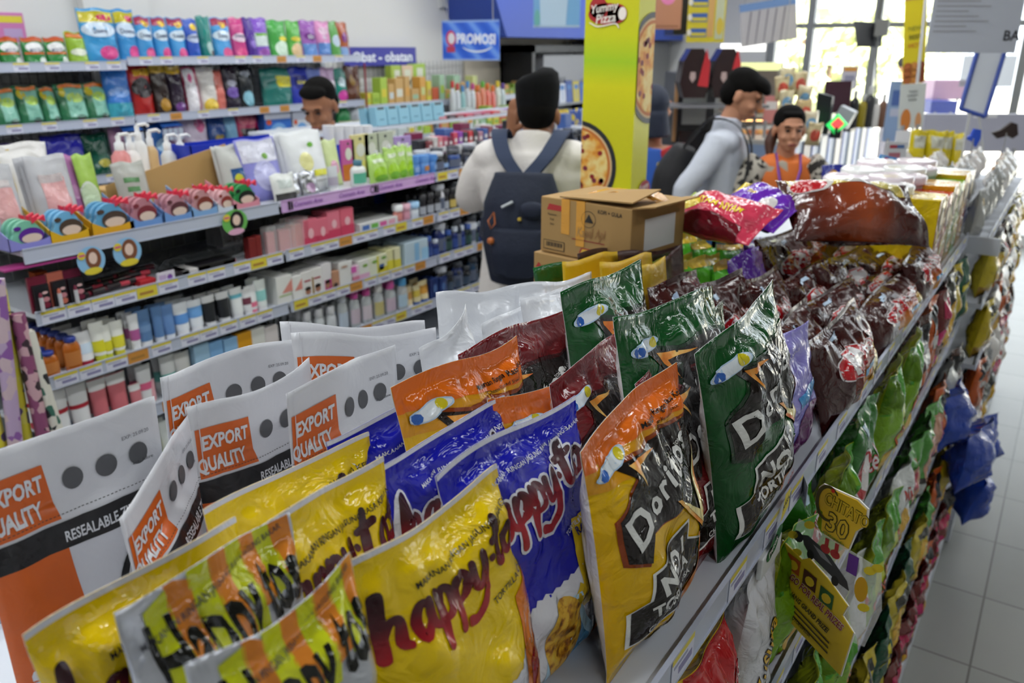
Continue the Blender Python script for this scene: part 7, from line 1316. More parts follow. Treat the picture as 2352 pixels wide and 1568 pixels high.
# bakery wall: oven, lit display case, brown boxes
struct('wall_partition', MB().box(-4.39, -4.05, 7.6, 9.25, 0, 1.9), K('#8c8c8c', .6))
D0 = 5.9
ov = empty('bakery_oven', at(1600, 300, D0)); q = ov.location.copy(); tag(ov, 'dark steel bakery warmer with a white notice, behind the students', 'oven')
def LB(px0, py0, px1, py1, d, dep, q=q, zb=None):
    a, b = at(px0, py0, d), at(px1, py0, d); c = at(px0, py1, d); zl = (c.z if zb is None else zb); Mx = frame(Vector(((a.x+b.x)/2, (a.y+b.y)/2, zl))-q, _rt); return Mx, (b-a).length, a.z-zl, dep
def lb(parent, name, px0, py0, px1, py1, d, dep, m, zb=None, q=None):
    q = q if q is not None else parent.location; Mx, w, h, dep = LB(px0, py0, px1, py1, d, dep, q, zb); o = MB().box(-w/2, w/2, 0, dep, 0, h).build(name, m, parent); o.matrix_local = Mx; return o
lb(ov, 'cabinet', 1556, 168, 1648, 470, D0, .5, K('#3c3c40', .35), 0); lb(ov, 'notice_sheet', 1570, 213, 1625, 288, D0-.02, .004, K('#b8bcb8')); lb(ov, 'steel_post', 1552, 190, 1560, 330, D0-.03, .02, K('#c89868', .3)); lb(ov, 'door_glass', 1560, 300, 1640, 420, D0-.01, .01, K('#242428', .15))
dc = empty('bread_display_case', at(1740, 300, 6.3)); tag(dc, 'glass bread case with warm lit shelves behind the woman', 'display case')
lb(dc, 'back_panel', 1660, 150, 1795, 470, 6.9, .03, K('#6c625a'), 0); lb(dc, 'light_header', 1700, 144, 1800, 162, 6.3, .1, mat('case_header', '#d8dc9c', .4, emit=.6)); lb(dc, 'top_lamp', 1660, 100, 1760, 118, 6.4, .06, mat('lamp_diffuser', '#f0f0f0', .4, emit=1.2))
for (a_, b_, c_, d_) in ((1660, 205, 1760, 212), (1672, 262, 1775, 270), (1680, 318, 1780, 326), (1684, 365, 1784, 372), (1688, 410, 1788, 418)): lb(dc, 'shelf', a_, b_, c_, d_, 6.3, .45, K('#b8b4a0', .3))
for (a_, b_, c_, d_) in ((1652, 165, 1658, 470), (1790, 160, 1796, 470)): lb(dc, 'case_post', a_, b_, c_, d_, 6.3, .03, K('#9c9c98', .3), 0)
WARM = mat('warm_lamp', '#ffc47c', .4, emit=3.0)
for (a_, b_, c_, d_) in ((1680, 222, 1770, 224), (1690, 276, 1770, 278)): lb(dc, 'warm_lamp', a_, b_, c_, d_, 6.45, .03, WARM)
rr = random.Random(3); BR = [K('#c87c3c', .5), K('#d89c54', .5), K('#b0602c', .5)]
k = 0
for (yb, n) in ((203, 6), (260, 8), (316, 8)):
    for i in range(n):
        P = at(1678+i*13, yb, 6.35); o = MB().lathe([(.0, 0), (.045, .004), (.05, .03), (.03, .055), (0, .06)], 0, 12, cap=False).build('bread_bun', BR[(i+k) % 3]); o.location = (P.x, P.y, P.z+.003); tag(o, 'small bread bun on the %s shelf of the lit bread case, %s from the left' % (('upper', 'middle', 'lower')[k], ORD[i]), 'bread', 'bread buns in the lit case')
    k += 1
for i, (x0, x1) in enumerate([(1562, 1632), (1634, 1702)]):
    r0 = empty('cake_box', at((x0+x1)/2, 190, 5.6)); tag(r0, 'dark brown gable-top cake box with red flap, '+('left', 'right')[i]+' one above the bakery warmer', 'box', 'gable-top cake boxes'); w = (at(x1, 150, 5.6)-at(x0, 150, 5.6)).length
    o = MB().poly([(-w/2, 0, 0), (-w*.35, 0, -.1), (w*.35, 0, -.1), (w/2, 0, 0), (w*.42, 0, .14), (w*.2, 0, .22), (-w*.2, 0, .22), (-w*.42, 0, .14)], (0, .18, 0)).build('box_body', K('#2c1c1c', .25), r0); o.rotation_euler = (0, 0, YAW)
    o = MB().poly([(w*.18*(1 if i else 1)-w*.1, -.005, -.02), (w*.42, -.005, -.03), (w*.44, -.005, .12), (w*.3, -.005, .22), (w*.2, -.005, .12)], (0, .004, 0)).build('red_flap', K('#c83038', .35), r0); o.rotation_euler = (0, 0, YAW)
    o = MB().poly([(-w*.2, -.003, .03), (-w*.1, -.003, .0), (0, -.003, .03), (-w*.02, -.003, .07), (-w*.18, -.003, .07)], (0, .002, 0)).build('emblem', K('#b8a09c', .4), r0); o.rotation_euler = (0, 0, YAW)
bs = empty('box_shelf', at(1630, 205, 5.6)); tag(bs, 'steel ledge carrying the two brown cake boxes', 'shelf'); o = MB().box(-.42, .42, 0, .3, -.125, -.105).build('ledge', K('#7c7c80', .3), bs); o.rotation_euler = (0, 0, YAW); o = MB().box(-.42, -.4, .28, .3, -1.6, -.12).box(.4, .42, .28, .3, -1.6, -.12).build('bracket_leg', K('#7c7c80', .3), bs); o.rotation_euler = (0, 0, YAW)
# menu screens and posters hanging near the canopy
slab('menu_screen', 1508, -60, 1574, 66, 5.2, K('#b07c64', .3), 'tilted menu screen with a pink ring doughnut beside the pillar', 'screen', .05, lambda A, w, h: (A.arc(-w*.05, h*.62, w*.22, h*.13, 0, 6.28, w*.16, w*.16, K('#d87cac'), 1), A.ell(w*.3, h*.62, w*.08, h*.05, K('#d8d0cc'), 1), A.rect(-w*.45, h*.04, w*.4, h*.07, K('#8c5c48'), 1)), yaw=YAW+.25)
o, w, h = slab('television', 1556, -70, 1590, 78, 5.35, BLACK, 'black television seen edge-on between the menu screen and the yellow poster', 'television', .35)
def mny(A, w, h):
    A.rect(-w*.48, h*.88, w*.48, h, K('#a83c44'), 1)
    for i in range(3): A.rect(-w*.4, h*(.66-.28*i), w*.02, h*(.82-.28*i), K('#3c5c9c'), 1); A.rect(-w*.38, h*(.68-.28*i), w*.0, h*(.74-.28*i), K('#c8b83c'), 2); A.ell(-w*.44, h*(.74-.28*i), w*.06, h*.06, K('#d8d4c8'), 2)
    A.rect(w*.04, h*.1, w*.2, h*.84, K('#c89c5c'), 1); A.rect(w*.24, h*.06, w*.46, h*.84, K('#b8bc9c'), 1); A.ell(w*.36, h*.3, w*.09, h*.16, K('#c8b040'), 2)
slab('menu_poster', 1584, -28, 1672, 97, 5.0, K('#c8b82c', .35), 'yellow hanging menu poster with blue price boxes', 'poster', .006, mny)
slab('hanging_poster', 1712, 0, 1842, 98, 6.2, mat('translucent_poster', '#b8b4b8', .2, 0, .6, .4), 'pale hanging poster with painted diagonal reflections and a blue header', 'poster', .01, lambda A, w, h: ([A.poly([(-w*.42+i*w*.15, h*.0), (-w*.4+i*w*.15, 0), (-w*.28+i*w*.15, h*.8), (-w*.31+i*w*.15, h*.8)], K('#7c7880'), 1) for i in range(5)], A.rect(-w*.5, h*.82, w*.5, h, K('#6c8cbc'), 1)), tilt=-.15)  # window reflections painted on as grey diagonal strips; the blue header is print
slab('canopy_screen', 1226, -40, 1334, 62, 5.6, K('#7cb0d8', .25), 'light blue landscape screen on the blue canopy, left of the pillar', 'screen', .05, lambda A, w, h: (A.poly([(-w*.35, h*.05), (w*.2, h*.05), (w*.25, h), (-w*.38, h)], K('#b8d0e0'), 1), A.rect(-w*.5, 0, w*.5, h*.05, K('#a8c0d0'), 2), A.ell(-w*.42, h*.2, w*.06, h*.2, K('#6cb0a8'), 2)))
# strips of snack bags hanging by the bakery case
for i in range(10):
    px, py = [(1800, 200), (1806, 232), (1812, 264), (1822, 296), (1838, 190), (1844, 222), (1852, 254), (1862, 280), (1868, 306), (1812, 180)][i]; P = at(px, py, 5.4); M = frame(P-Vector((0, 0, .08)), _rt, Vector((.1*(i % 3-1), 0, 1)))
    c = ('#b8a880', '#c0b490', '#b8a070', '#c8bca0')[i % 4]; NB[0] += 1; o = bag('snack_bag', M, Bag(.1, .15, .04, seed=NB[0], cr=1), [film(c)]*2, ('hb%d' % (i % 2), Art().ell(0, .07, .035, .04, film('#6c98b8' if i % 2 else '#b84c3c'), 1, 14), .1, .15), 8, 8); tag(o, 'beige snack bag in the strips hanging by the bread case, %s of ten' % ORD[i], 'snack bag', 'hanging snack strips')
o = MB().tube([at(1798, 150, 5.45), at(1815, 320, 5.45)], .006).tube([at(1835, 150, 5.45), at(1866, 330, 5.45)], .006).build('hanging_rack', K('#8c8c88')); tag(o, 'thin wire rack holding the beige snack strips', 'rack')
slab('red_price_board', 1758, 220, 1790, 285, 6.0, K('#c8807c'), 'reddish price board beside the bread case', 'card', .01, lambda A, w, h: A.rect(-w*.4, h*.5, w*.4, h*.8, K('#d8d0cc'), 1))
# blue family pack, striped board, white sign, yellow bags, banner
def fam(A, w, h): A.ell(-w*.3, h*.7, w*.12, h*.2, K('#d8a02c'), 1); A.ell(-w*.1, h*.5, w*.25, h*.25, K('#d8d0b0'), 1); A.ell(0, h*.25, w*.2, h*.2, K('#d8c02c'), 2); A.poly([(w*.1, h*.2), (w*.3, h*.2), (w*.25, h*.45), (w*.12, h*.45)], K('#c8502c'), 2); A.ell(w*.35, h*.5, w*.06, h*.3, K('#d8ccc4'), 2)
M, w, h = place_top((1885, 380), (1992, 372), -.62, DZ)[:3]; NB[0] += 1; A = Art(); fam(A, .3, .25); P = at(1938, 425, 3.3); o = bag('family_snack_bag', frame(Vector((P.x, P.y, DZ)), _rt), Bag(.19, P.z-DZ+.08, .09, seed=5, cr=1.4), [film('#28308c')]*2, ('fam', A, .3, .25), 18, 18); tag(o, 'big deep blue snack multipack with food pictures behind the brown bag', 'snack bag')
def rays(A, w, h):
    A.rect(-w*.46, h*.05, w*.46, h*.95, K('#9cc4dc'), 1)
    for i in range(7): a0 = .2+i*.2; A.poly([(-w*.46, h*.05), (min(w*.46, -w*.46+w*1.2*math.cos(a0)), min(h*.95, h*.05+w*1.2*math.sin(a0))), (min(w*.46, -w*.46+w*1.2*math.cos(a0+.1)), min(h*.95, h*.05+w*1.2*math.sin(a0+.1)))], K(('#8c3c6c', '#4c94c8')[i % 2]), 2)
slab('striped_board', 2008, 362, 2096, 432, 2.9, K('#2c84c8', .4), 'small sunray-striped blue and purple board among the snacks', 'sign', .006, rays, tilt=.2)
slab('price_sign', 2038, 325, 2086, 378, 3.5, K('#d0d0d4'), 'small white price sign with red and blue print', 'sign', .006, lambda A, w, h: (A.rect(-w*.35, h*.7, 0, h*.85, K('#a83c4c'), 1), A.rect(0, h*.7, w*.35, h*.85, K('#4c6ca0'), 1), A.rect(-w*.35, h*.2, w*.2, h*.5, K('#b06c78'), 1)))
slab('price_sign', 2060, 300, 2092, 340, 4.0, K('#d4d4d8'), 'second small white sign just behind the red and blue one', 'sign', .006)
for i, (xl, xr, yt, yb) in enumerate([(2086, 2124, 296, 350), (2122, 2168, 298, 352), (2156, 2184, 300, 356), (2182, 2208, 304, 356)]):
    P, Q_ = at((xl+xr)/2, yb, 4.2), at((xl+xr)/2, yt, 4.2); w = (at(xr, yb, 4.2)-at(xl, yb, 4.2)).length; NB[0] += 1; o = bag('noodle_bag', frame(Vector((P.x, P.y, 1.19)), _rt), Bag(w, Q_.z-1.19, .06, seed=NB[0]*3, cr=1.2), [film('#c8b418')]*2, ('nb', Art().rect(-.05, .17, .06, .23, film('#b8b8a8'), 1), .16, .26), 12, 14); tag(o, 'yellow bag with a pale label below the banner, %s from the left' % ORD[i], 'snack bag', 'yellow bags below the banner')
def fried(A, w, h):
    for i, t in enumerate(('TAHU', 'KRISPY', 'RASA')): A.text(t, 0, h*(.8-.09*i), h*.08, K('#4c4c50'), 1, 0, .01)
    A.ell(-w*.22, h*.2, w*.2, h*.25, K('#c87830'), 1); A.ell(w*.28, h*.15, w*.12, h*.2, K('#c89060'), 1); A.ell(w*.1, h*.35, w*.08, h*.1, K('#c8ccc8'), 1)
slab('stand_card', 2078, 192, 2136, 298, 4.7, K('#c8ccc8'), 'white stand card with orange fried snack pictures under the yellow banner', 'sign', .006, fried, tilt=-.08)
slab('info_stand', 2050, 186, 2098, 330, 5.6, K('#8ca4c8'), 'blue and white information stand left of the banner', 'sign', .03, lambda A, w, h: (A.rect(-w*.4, h*.6, w*.4, h*.85, K('#4c68a8'), 1), A.rect(-w*.4, h*.42, w*.4, h*.55, K('#b8bcd0'), 1)))
def ban(A, w, h):
    A.rect(-w*.5, h*.78, w*.5, h, K('#c88c50'), 1); A.ell(0, h*.86, w*.35, h*.06, K('#b0683c'), 2); 
    for i in range(9): A.ell((-.3+.3*(i % 3))*w, h*(.04+.06*(i//3)), w*.2, h*.045, K(('#b06430', '#c8843c', '#8c4420')[i % 3]), 2)
    for i, t in enumerate(('NEW', 'BEEF', 'HOT')): A.text(t, 0, h*(.5-.08*i), h*.06, K(('#8c8c2c', '#5c5c1c', '#b83c2c')[i]), 2, 0, .01)
slab('promotion_banner', 2112, -60, 2164, 195, 5.0, K('#d8c41c', .4), 'tall narrow yellow food banner hanging before the window', 'banner', .006, ban, tilt=-.13)
o = MB().tube([at(2132, -60, 4.9), at(2096, 300, 4.9)], .009).build('banner_pole', K('#b0b0b0')); tag(o, 'thin pale pole leaning across the yellow banner', 'pole')
# large white poster sheet top right, with the small printed lines and BA lettering
def big(A, w, h):
    for i in range(8): A.rect(-w*.46, h*(.62-.055*i), w*(-.1+.12*((i*7) % 3)), h*(.635-.055*i), K('#a0a0a8'), 1)
    A.text('BA', w*.43, h*.14, h*.16, K('#3c3c40'), 1, 0, .02); A.ell(w*.2, h*.92, w*.35, h*.12, K('#26282c'), 1); A.ell(w*.0, h*.85, w*.08, h*.05, K('#3c4450'), 2); A.ell(w*.3, h*.88, w*.06, h*.05, K('#2c4ca0'), 2); A.rect(-w*.3, h*.9, -w*.15, h, K('#2c2c20'), 1)
slab('hanging_poster', 2160, -90, 2372, 122, 3.4, K('#b8bcc8', .4), 'large white poster with dark cars picture and small print, top right', 'poster', .006, big)
slab('hanging_sheet', 2215, 128, 2338, 200, 4.6, mat('sheet_translucent', '#b8bcc4', .4, alpha=.6), 'thin translucent sheet hanging behind the blue-framed sign', 'poster', .004)
slab('freezer_header', 2128, 262, 2400, 352, 5.2, K('#b4b4c4', .4), 'pale lilac freezer header board at the right edge', 'board', .05, lambda A, w, h: (A.rect(-w*.1, h*.9, w*.1, h, K('#e0e0e4'), 1)))
slab('blue_crate', 2140, 232, 2200, 262, 8.5, K('#243c9c', .4), 'blue crate before the window at the right', 'crate', .4); slab('pink_box', 2148, 184, 2222, 230, 8.7, K('#b890a8', .4), 'pinkish box with white letters beside the window', 'box', .3)
slab('brown_bow', 2284, 286, 2338, 326, 4.4, K('#2c1c18', .4), 'dark brown ribbon bow above the white sweets bags', 'bow', .01) if False else None
P = at(2312, 305, 4.4); r0 = MB().poly([(-.075, 0, .0), (-.03, 0, .015), (.02, 0, .055), (.05, 0, .045), (.065, 0, -.01), (.04, 0, -.03), (.01, 0, -.015), (-.04, 0, -.03)], (0, .02, 0)).build('ribbon_bow', K('#2c1c18', .4), None, frame(P, _rt)); tag(r0, 'dark brown ribbon bow above the white sweets bags', 'bow')
P = at(2236, 318, 3.9); r0 = MB().poly([(-.04, 0, .0), (-.01, 0, .015), (.0, 0, .045), (.03, 0, .04), (.035, 0, .0), (.02, 0, -.04), (.0, 0, -.015)], (0, .02, 0)).build('ribbon_bow', K('#2450c8', .4), None, frame(P, _rt)); tag(r0, 'bright blue ribbon tied on the pole of the framed sign', 'bow')
# blue framed sign on two poles
sg2 = empty('framed_sign', at(2235, 300, 3.9)); tag(sg2, 'white sign in a slanted blue frame on a thin pole', 'sign'); q = sg2.location
a, b, c, d = [at(px, py, 3.9)-q for px, py in ((2252, 94), (2312, 104), (2262, 268), (2206, 250))]
MB().poly([a, b, c, d], (-.008, .012, 0)).build('white_panel', K('#c8ccd4', .35), sg2); fr = MB()
for u, v in ((a, b), (b, c), (c, d), (d, a)): fr.tube([u, v], .011, 0, 6)
fr.build('blue_frame', K('#24449c', .35), sg2); MB().tube([(a+b)/2+Vector((.02, 0, .03)), (a+b)/2], .008).build('clip', K('#2c4ca0'), sg2)
MB().tube([(c+d)/2-(c-d)*.1, Vector((at(2202, 400, 3.9)-q).to_tuple()), Vector(((at(2202, 400, 3.9)-q).x, (at(2202, 400, 3.9)-q).y, 1.19-q.z))], .006).build('pole', K('#b0b0b0', .3), sg2); MB().tube([(c+d)/2+(c-d)*.25, at(2258, 345, 3.9)-q], .005).build('pole', K('#b0b0b0', .3), sg2)
# second wire rack of the further gondola

def prop(o, tops, z1, r=.006, name='support_post', m=None):
    for t in (tops if isinstance(tops, list) else [tops]):
        p = MB().tube([Vector((t[0], t[1], t[2])), Vector((t[0], t[1], z1))], r).build(name, m or K('#9a9a9c', .4), o); p.matrix_parent_inverse = o.matrix_world.inverted()
def wc(o, x, z, y=.003): return o.matrix_world@Vector((x, y, z))
for o in list(bpy.data.objects):
    if o.parent or not o.get('category') or o.type != 'MESH': continue
    b = [Vector(c) for c in o.bound_box]; x0, x1, h = b[0].x, b[6].x, b[6].z
    n = o.name.split('.')[0]
    if n in ('menu_screen', 'television', 'menu_poster', 'hanging_poster', 'hanging_sheet', 'canopy_screen', 'promotion_banner'):
        if (wc(o, 0, h)).z < 2.97: prop(o, [wc(o, x0*.8, h*.98), wc(o, x1*.8, h*.98)], 2.99, .002, 'hanging_wire')
    if n in ('info_stand', 'freezer_header', 'blue_crate', 'pink_box', 'stand_card', 'red_price_board'): prop(o, [wc(o, x0*.6, .02), wc(o, x1*.6, .02)], .0, .012)
    if n in ('striped_board', 'price_sign'): prop(o, wc(o, 0, .02), 1.2, .004)
prop(bpy.data.objects['banner_pole'], at(2096, 300, 4.9), 0, .009); prop(bpy.data.objects['hanging_rack'], [at(1798, 160, 5.45), at(1835, 160, 5.45)], 2.99, .003, 'hanging_wire')
prop(bpy.data.objects['card_terminal'], at(1922, 292, 6.0), cz, .01, 'stand', BLACK)
for nm in ('ribbon_bow', 'ribbon_bow.001'): q_ = bpy.data.objects[nm].matrix_world.translation; prop(bpy.data.objects[nm], q_, 1.2, .003, 'stick')
# ================================================================== people: continuous remeshed bodies, clothes following them
def blob(name, prims, m, parent, voxel=.008, smooth=6):
    """one continuous skin from overlapping tapered limbs and ellipsoids"""
    mb = MB()
    for p in prims:
        if p[0] == 'e':     # ('e', centre, (rx, ry, rz), rotz, roty)
            c, r = Vector(p[1]), p[2]; R = Matrix.Rotation(p[3] if len(p) > 3 else 0, 3, 'Z')@Matrix.Rotation(p[4] if len(p) > 4 else 0, 3, 'X'); rs = []
            for i in range(1, 12):
                th = math.pi*i/12; rs.append([c+R@Vector((r[0]*math.sin(th)*math.cos(q), r[1]*math.sin(th)*math.sin(q), -r[2]*math.cos(th))) for q in [2*math.pi*k/20 for k in range(20)]])
            mb.rings(rs)
        else:               # ('t', [(point, rx, ry)...]) tube with elliptical section, wide axis horizontal
            P = [Vector(q[0]) for q in p[1]]; n = len(P); pts = catmull(P, 4) if n > 2 else np.array([P[0], P[1]]); rx = np.interp(np.linspace(0, n-1, len(pts)), range(n), [q[1] for q in p[1]]); ry = np.interp(np.linspace(0, n-1, len(pts)), range(n), [q[2] if len(q) > 2 else q[1] for q in p[1]])
            side = Vector(p[2]) if len(p) > 2 else None; rs = []
            for i in range(len(pts)):
                a = Vector(pts[i]); d = (Vector(pts[min(i+1, len(pts)-1)])-Vector(pts[max(i-1, 0)])).normalized(); s = side if side is not None else (Vector((1, 0, 0)) if abs(d.x) < .9 else Vector((0, 1, 0))); s = (s-d*s.dot(d)).normalized(); t = d.cross(s)
                rs.append([a+s*rx[i]*math.cos(q)+t*ry[i]*math.sin(q) for q in [2*math.pi*k/16 for k in range(16)]])
            mb.rings(rs)
    o = mb.build(name, m, parent); md = o.modifiers.new('skin', 'REMESH'); md.mode = 'VOXEL'; md.voxel_size = voxel; md.use_smooth_shade = True
    if smooth: s = o.modifiers.new('soft', 'SMOOTH'); s.factor = .5; s.iterations = smooth
    return o
SKIN = mat('skin_brown', '#946448', .55, spec=.3); SKIN2 = mat('skin_tan', '#b98468', .55, spec=.3); HAIR = mat('hair_black', '#0b0908', .9, spec=.15); CLOTH = mat('white_cotton_shirt', '#dcd6d2', .8, bump=.5, bscale=14); CLOTH2 = mat('pale_grey_shirt', '#c4c8d4', .8, bump=.5, bscale=14)
# local frame of a person: x = their left... figures are modelled facing -y, standing at z = 0
def hand(P, d, up, s=1., curl=.3, flip=1):
    """palm, four unequal fingers and a side thumb as tapered tubes"""
    P = Vector(P); d = Vector(d).normalized(); up = Vector(up).normalized(); w = d.cross(up).normalized()*flip; out = [('t', [(P-d*.01, .026*s, .016*s), (P+d*.04*s, .036*s, .014*s), (P+d*.085*s, .038*s, .012*s)], w)]
    for i, L_ in enumerate((.066, .076, .07, .054)):
        b = P+d*.08*s+w*(.028-.019*i)*s; k1 = b+(d-up*curl*.5)*L_*.45*s; k2 = k1+(d-up*curl*1.4).normalized()*L_*.3*s; k3 = k2+(d-up*curl*2.2).normalized()*L_*.25*s; out.append(('t', [(b-d*.01, .009*s), (k1, .0085*s), (k2, .008*s), (k3, .0065*s)]))
    b = P+d*.025*s+w*.03*s; out.append(('t', [(b, .012*s), (b+(d*.6+w*.8)*.03*s, .011*s), (b+(d*1.2+w*.9)*.05*s, .009*s)])); return out
def head_prims(c, s=1., face=True):
    c = Vector(c); V = lambda x, y, z: (c.x+x*s, c.y+y*s, c.z+z*s)
    out = [('e', V(0, .012, .03), (.076*s, .094*s, .088*s)), ('e', V(0, -.02, -.03), (.062*s, .072*s, .075*s)), ('e', V(0, -.05, -.085), (.034*s, .03*s, .026*s)), ('e', V(0, -.03, -.06), (.054*s, .056*s, .045*s))]
    out += [('e', V(sx*.08, .012, -.01), (.011*s, .02*s, .032*s)) for sx in (-1, 1)]
    out += [('t', [(V(0, -.085, .02), .009*s), (V(0, -.1, -.01), .012*s), (V(0, -.108, -.028), .017*s, .013*s)]), ('e', V(0, -.088, -.06), (.026*s, .014*s, .008*s)), ('e', V(0, -.084, -.07), (.022*s, .014*s, .008*s)), ('e', V(0, -.078, .032), (.056*s, .02*s, .012*s))]
    out += [('e', V(sx*.034, -.064, -.03), (.024*s, .022*s, .02*s)) for sx in (-1, 1)]
    return out
def face_bits(c, s, parent, M=None):
    c = Vector(c); e = MB(); br = MB(); lp = MB()
    def el(mb, x, y, z, rx, ry, rz):
        rs = []
        for i in range(1, 8): th = math.pi*i/8; rs.append([(c.x+s*(x+rx*math.sin(th)*math.cos(q)), c.y+s*(y+ry*math.sin(th)*math.sin(q)), c.z+s*(z-rz*math.cos(th))) for q in [2*math.pi*k/12 for k in range(12)]])
        mb.rings(rs)
    for sx in (-1, 1): el(e, sx*.031, -.083, .008, .013, .008, .006); el(br, sx*.033, -.091, .033, .02, .006, .0042)
    el(lp, 0, -.097, -.064, .023, .01, .0075); out = [e.build('eyes', K('#241c18', .2), parent), br.build('eyebrows', HAIR, parent), lp.build('lips', K('#7c3c38', .4), parent)]
    if M is not None:
        for o in out: o.matrix_local = M
    return out
def person(P, rz, label):
    r0 = empty('person', P, rz); tag(r0, label, 'person'); return r0
def legs(hip=.9, m=None):
    return [('t', [((sx*.09, 0, hip), .095, .1), ((sx*.1, -.01, .5), .066, .07), ((sx*.1, .01, .28), .055, .06), ((sx*.1, .02, .08), .042, .045)]) for sx in (-1, 1)]+[('e', (sx*.1, -.05, .04), (.045, .12, .04)) for sx in (-1, 1)]
# ---- man in a black cap seen from behind, blue backpack
Pb = at(1225, 300, 3.28); px_, py_ = Pb.x, Pb.y
# facing away from the camera: local -y points along the view direction
RZ = YAW+math.pi
m1 = person((px_, py_, 0), RZ-.2, 'person in a black cap and white tunic from behind, navy backpack, hand at face')
Hc = (-.01, -.04, 1.515)
arm = [('t', [((.19, .0, 1.34), .046), ((.26, -.08, 1.19), .042), ((.22, -.22, 1.27), .034), ((.13, -.22, 1.43), .026)])]      # his left arm (seen at left) raised to the face
arm2 = [('t', [((-.19, .0, 1.34), .046), ((-.27, -.04, 1.12), .042), ((-.2, -.24, 1.08), .034), ((-.15, -.36, 1.12), .026)])]
body = head_prims(Hc)+[('t', [((0, .02, 1.36), .062, .06), ((-.01, -.03, 1.46), .056, .056)]), ('t', [((0, 0, .9), .15, .1), ((0, 0, 1.1), .13, .09), ((0, 0, 1.33), .15, .08)]), ('e', (0, 0, 1.35), (.16, .06, .04))]+arm+arm2+hand((.13, -.22, 1.43), (-.1, .12, .6), (.4, .6, 0), 1, .3)+hand((-.15, -.36, 1.12), (0, -1, .1), (0, 0, 1), 1, .5)+legs()
blob('body', body, SKIN, m1, .007, 3); face_bits(Hc, 1, m1)
tun = [('t', [((0, .0, .74), .235, .16), ((0, 0, .95), .21, .145), ((0, 0, 1.15), .2, .135), ((0, .01, 1.3), .225, .13), ((0, .01, 1.385), .16, .1)]), ('e', (.13, .01, 1.36), (.11, .09, .07)), ('e', (-.13, .01, 1.36), (.11, .09, .07)), ('t', [((0, .01, 1.38), .085, .08), ((0, 0, 1.43), .072, .072), ((0, -.005, 1.455), .068, .068)]),
       ('t', [((.15, .0, 1.35), .08), ((.22, -.03, 1.28), .075), ((.27, -.09, 1.18), .07), ((.26, -.18, 1.22), .062), ((.2, -.23, 1.31), .045)]), ('t', [((-.15, .0, 1.35), .078), ((-.22, -.02, 1.2), .07), ((-.24, -.05, 1.1), .066), ((-.2, -.22, 1.06), .05)])]
blob('tunic', tun, CLOTH, m1, .012, 4); blob('trousers', [('t', [((sx*.09, 0, .92), .12, .12), ((sx*.1, 0, .5), .1, .1), ((sx*.1, .01, .1), .085, .09)]) for sx in (-1, 1)], K('#b8aca0', .8), m1, .012, 3)
hr = [('e', (Hc[0], Hc[1]+.025, Hc[2]+.02), (.077, .086, .082))]; blob('hair', hr, HAIR, m1, .007, 2)
cp = MB(); rs = []
for z, rx, ry, dy in ((-.005, .078, .095, .01), (.03, .082, .1, .012), (.08, .084, .1, .015), (.108, .078, .094, .02), (.126, .055, .075, .02), (.13, .02, .03, .02)): rs.append([(Hc[0]+rx*math.cos(q)*1.02, Hc[1]+dy+ry*math.sin(q), Hc[2]+.03+z-.016*math.cos(q)*(z > .09)) for q in [2*math.pi*k/24 for k in range(24)]])
cp.rings(rs); cp.build('black_cap', mat('black_velvet', '#0c0c0e', .9, spec=.2, bump=.3, bscale=12), m1)
sc = at(1225, 162, 3.28).z/1.675; m1.scale = (sc, sc, sc); bp = empty('backpack', (px_, py_, .115*sc), RZ-.2); bp.scale = (sc, sc, sc); tag(bp, 'navy blue backpack worn by the man in the black cap', 'backpack')
NV = mat('navy_canvas', '#121b30', .75, bump=.3, bscale=60); NV2 = mat('navy_strap', '#1a2a48', .7)
blob('bag_body', [('t', [((0, .2, .8), .13, .075), ((0, .215, .95), .155, .09), ((0, .21, 1.1), .15, .08), ((0, .19, 1.21), .11, .05)])], NV, bp, .01, 4)
blob('front_pocket', [('t', [((.0, .285, .84), .1, .035), ((0, .295, .94), .11, .04), ((0, .285, 1.02), .1, .03)]), ('e', (-.05, .292, 1.09), (.05, .02, .035))], NV, bp, .009, 3)
for sx in (-1, 1):
    mb = MB(); pts = [(sx*.03, .2, 1.2), (sx*.08, .165, 1.26), (sx*.115, .085, 1.325), (sx*.12, .0, 1.335), (sx*.12, -.09, 1.27), (sx*.125, -.13, 1.12)]; pts = catmull(pts, 5); rs = [[(p_[0]-.03, p_[1], p_[2]+.004), (p_[0]+.03, p_[1], p_[2]+.004), (p_[0]+.03, p_[1]+.008, p_[2]+.012), (p_[0]-.03, p_[1]+.008, p_[2]+.012)] for p_ in pts]; mb.rings(rs, smooth=False); mb.build('shoulder_strap', NV2, bp)
    MB().tube([(sx*.12, .16, .9), (sx*.19, .1, .95), (sx*.2, .02, 1.0)], .008).build('side_strap', NV, bp)
MB().tube([(.09, .3, 1.08), (.11, .31, 1.05), (.1, .31, 1.02), (.085, .305, 1.04), (.09, .3, 1.08)], .003).lathe([(0, .96), (.014, .97), (.012, .985), (0, .99)], 0, 8, (.1, .31)).build('key_charm', K('#b0602c', .3), bp); MB().tube([(.02, .3, 1.12), (.06, .305, 1.1)], .005).build('zip_pull', K('#b8bcc0', .2), bp); MB().box(-.012, .0, .3, .312, 1.055, 1.065).build('button', K('#c8a83c', .3), bp)
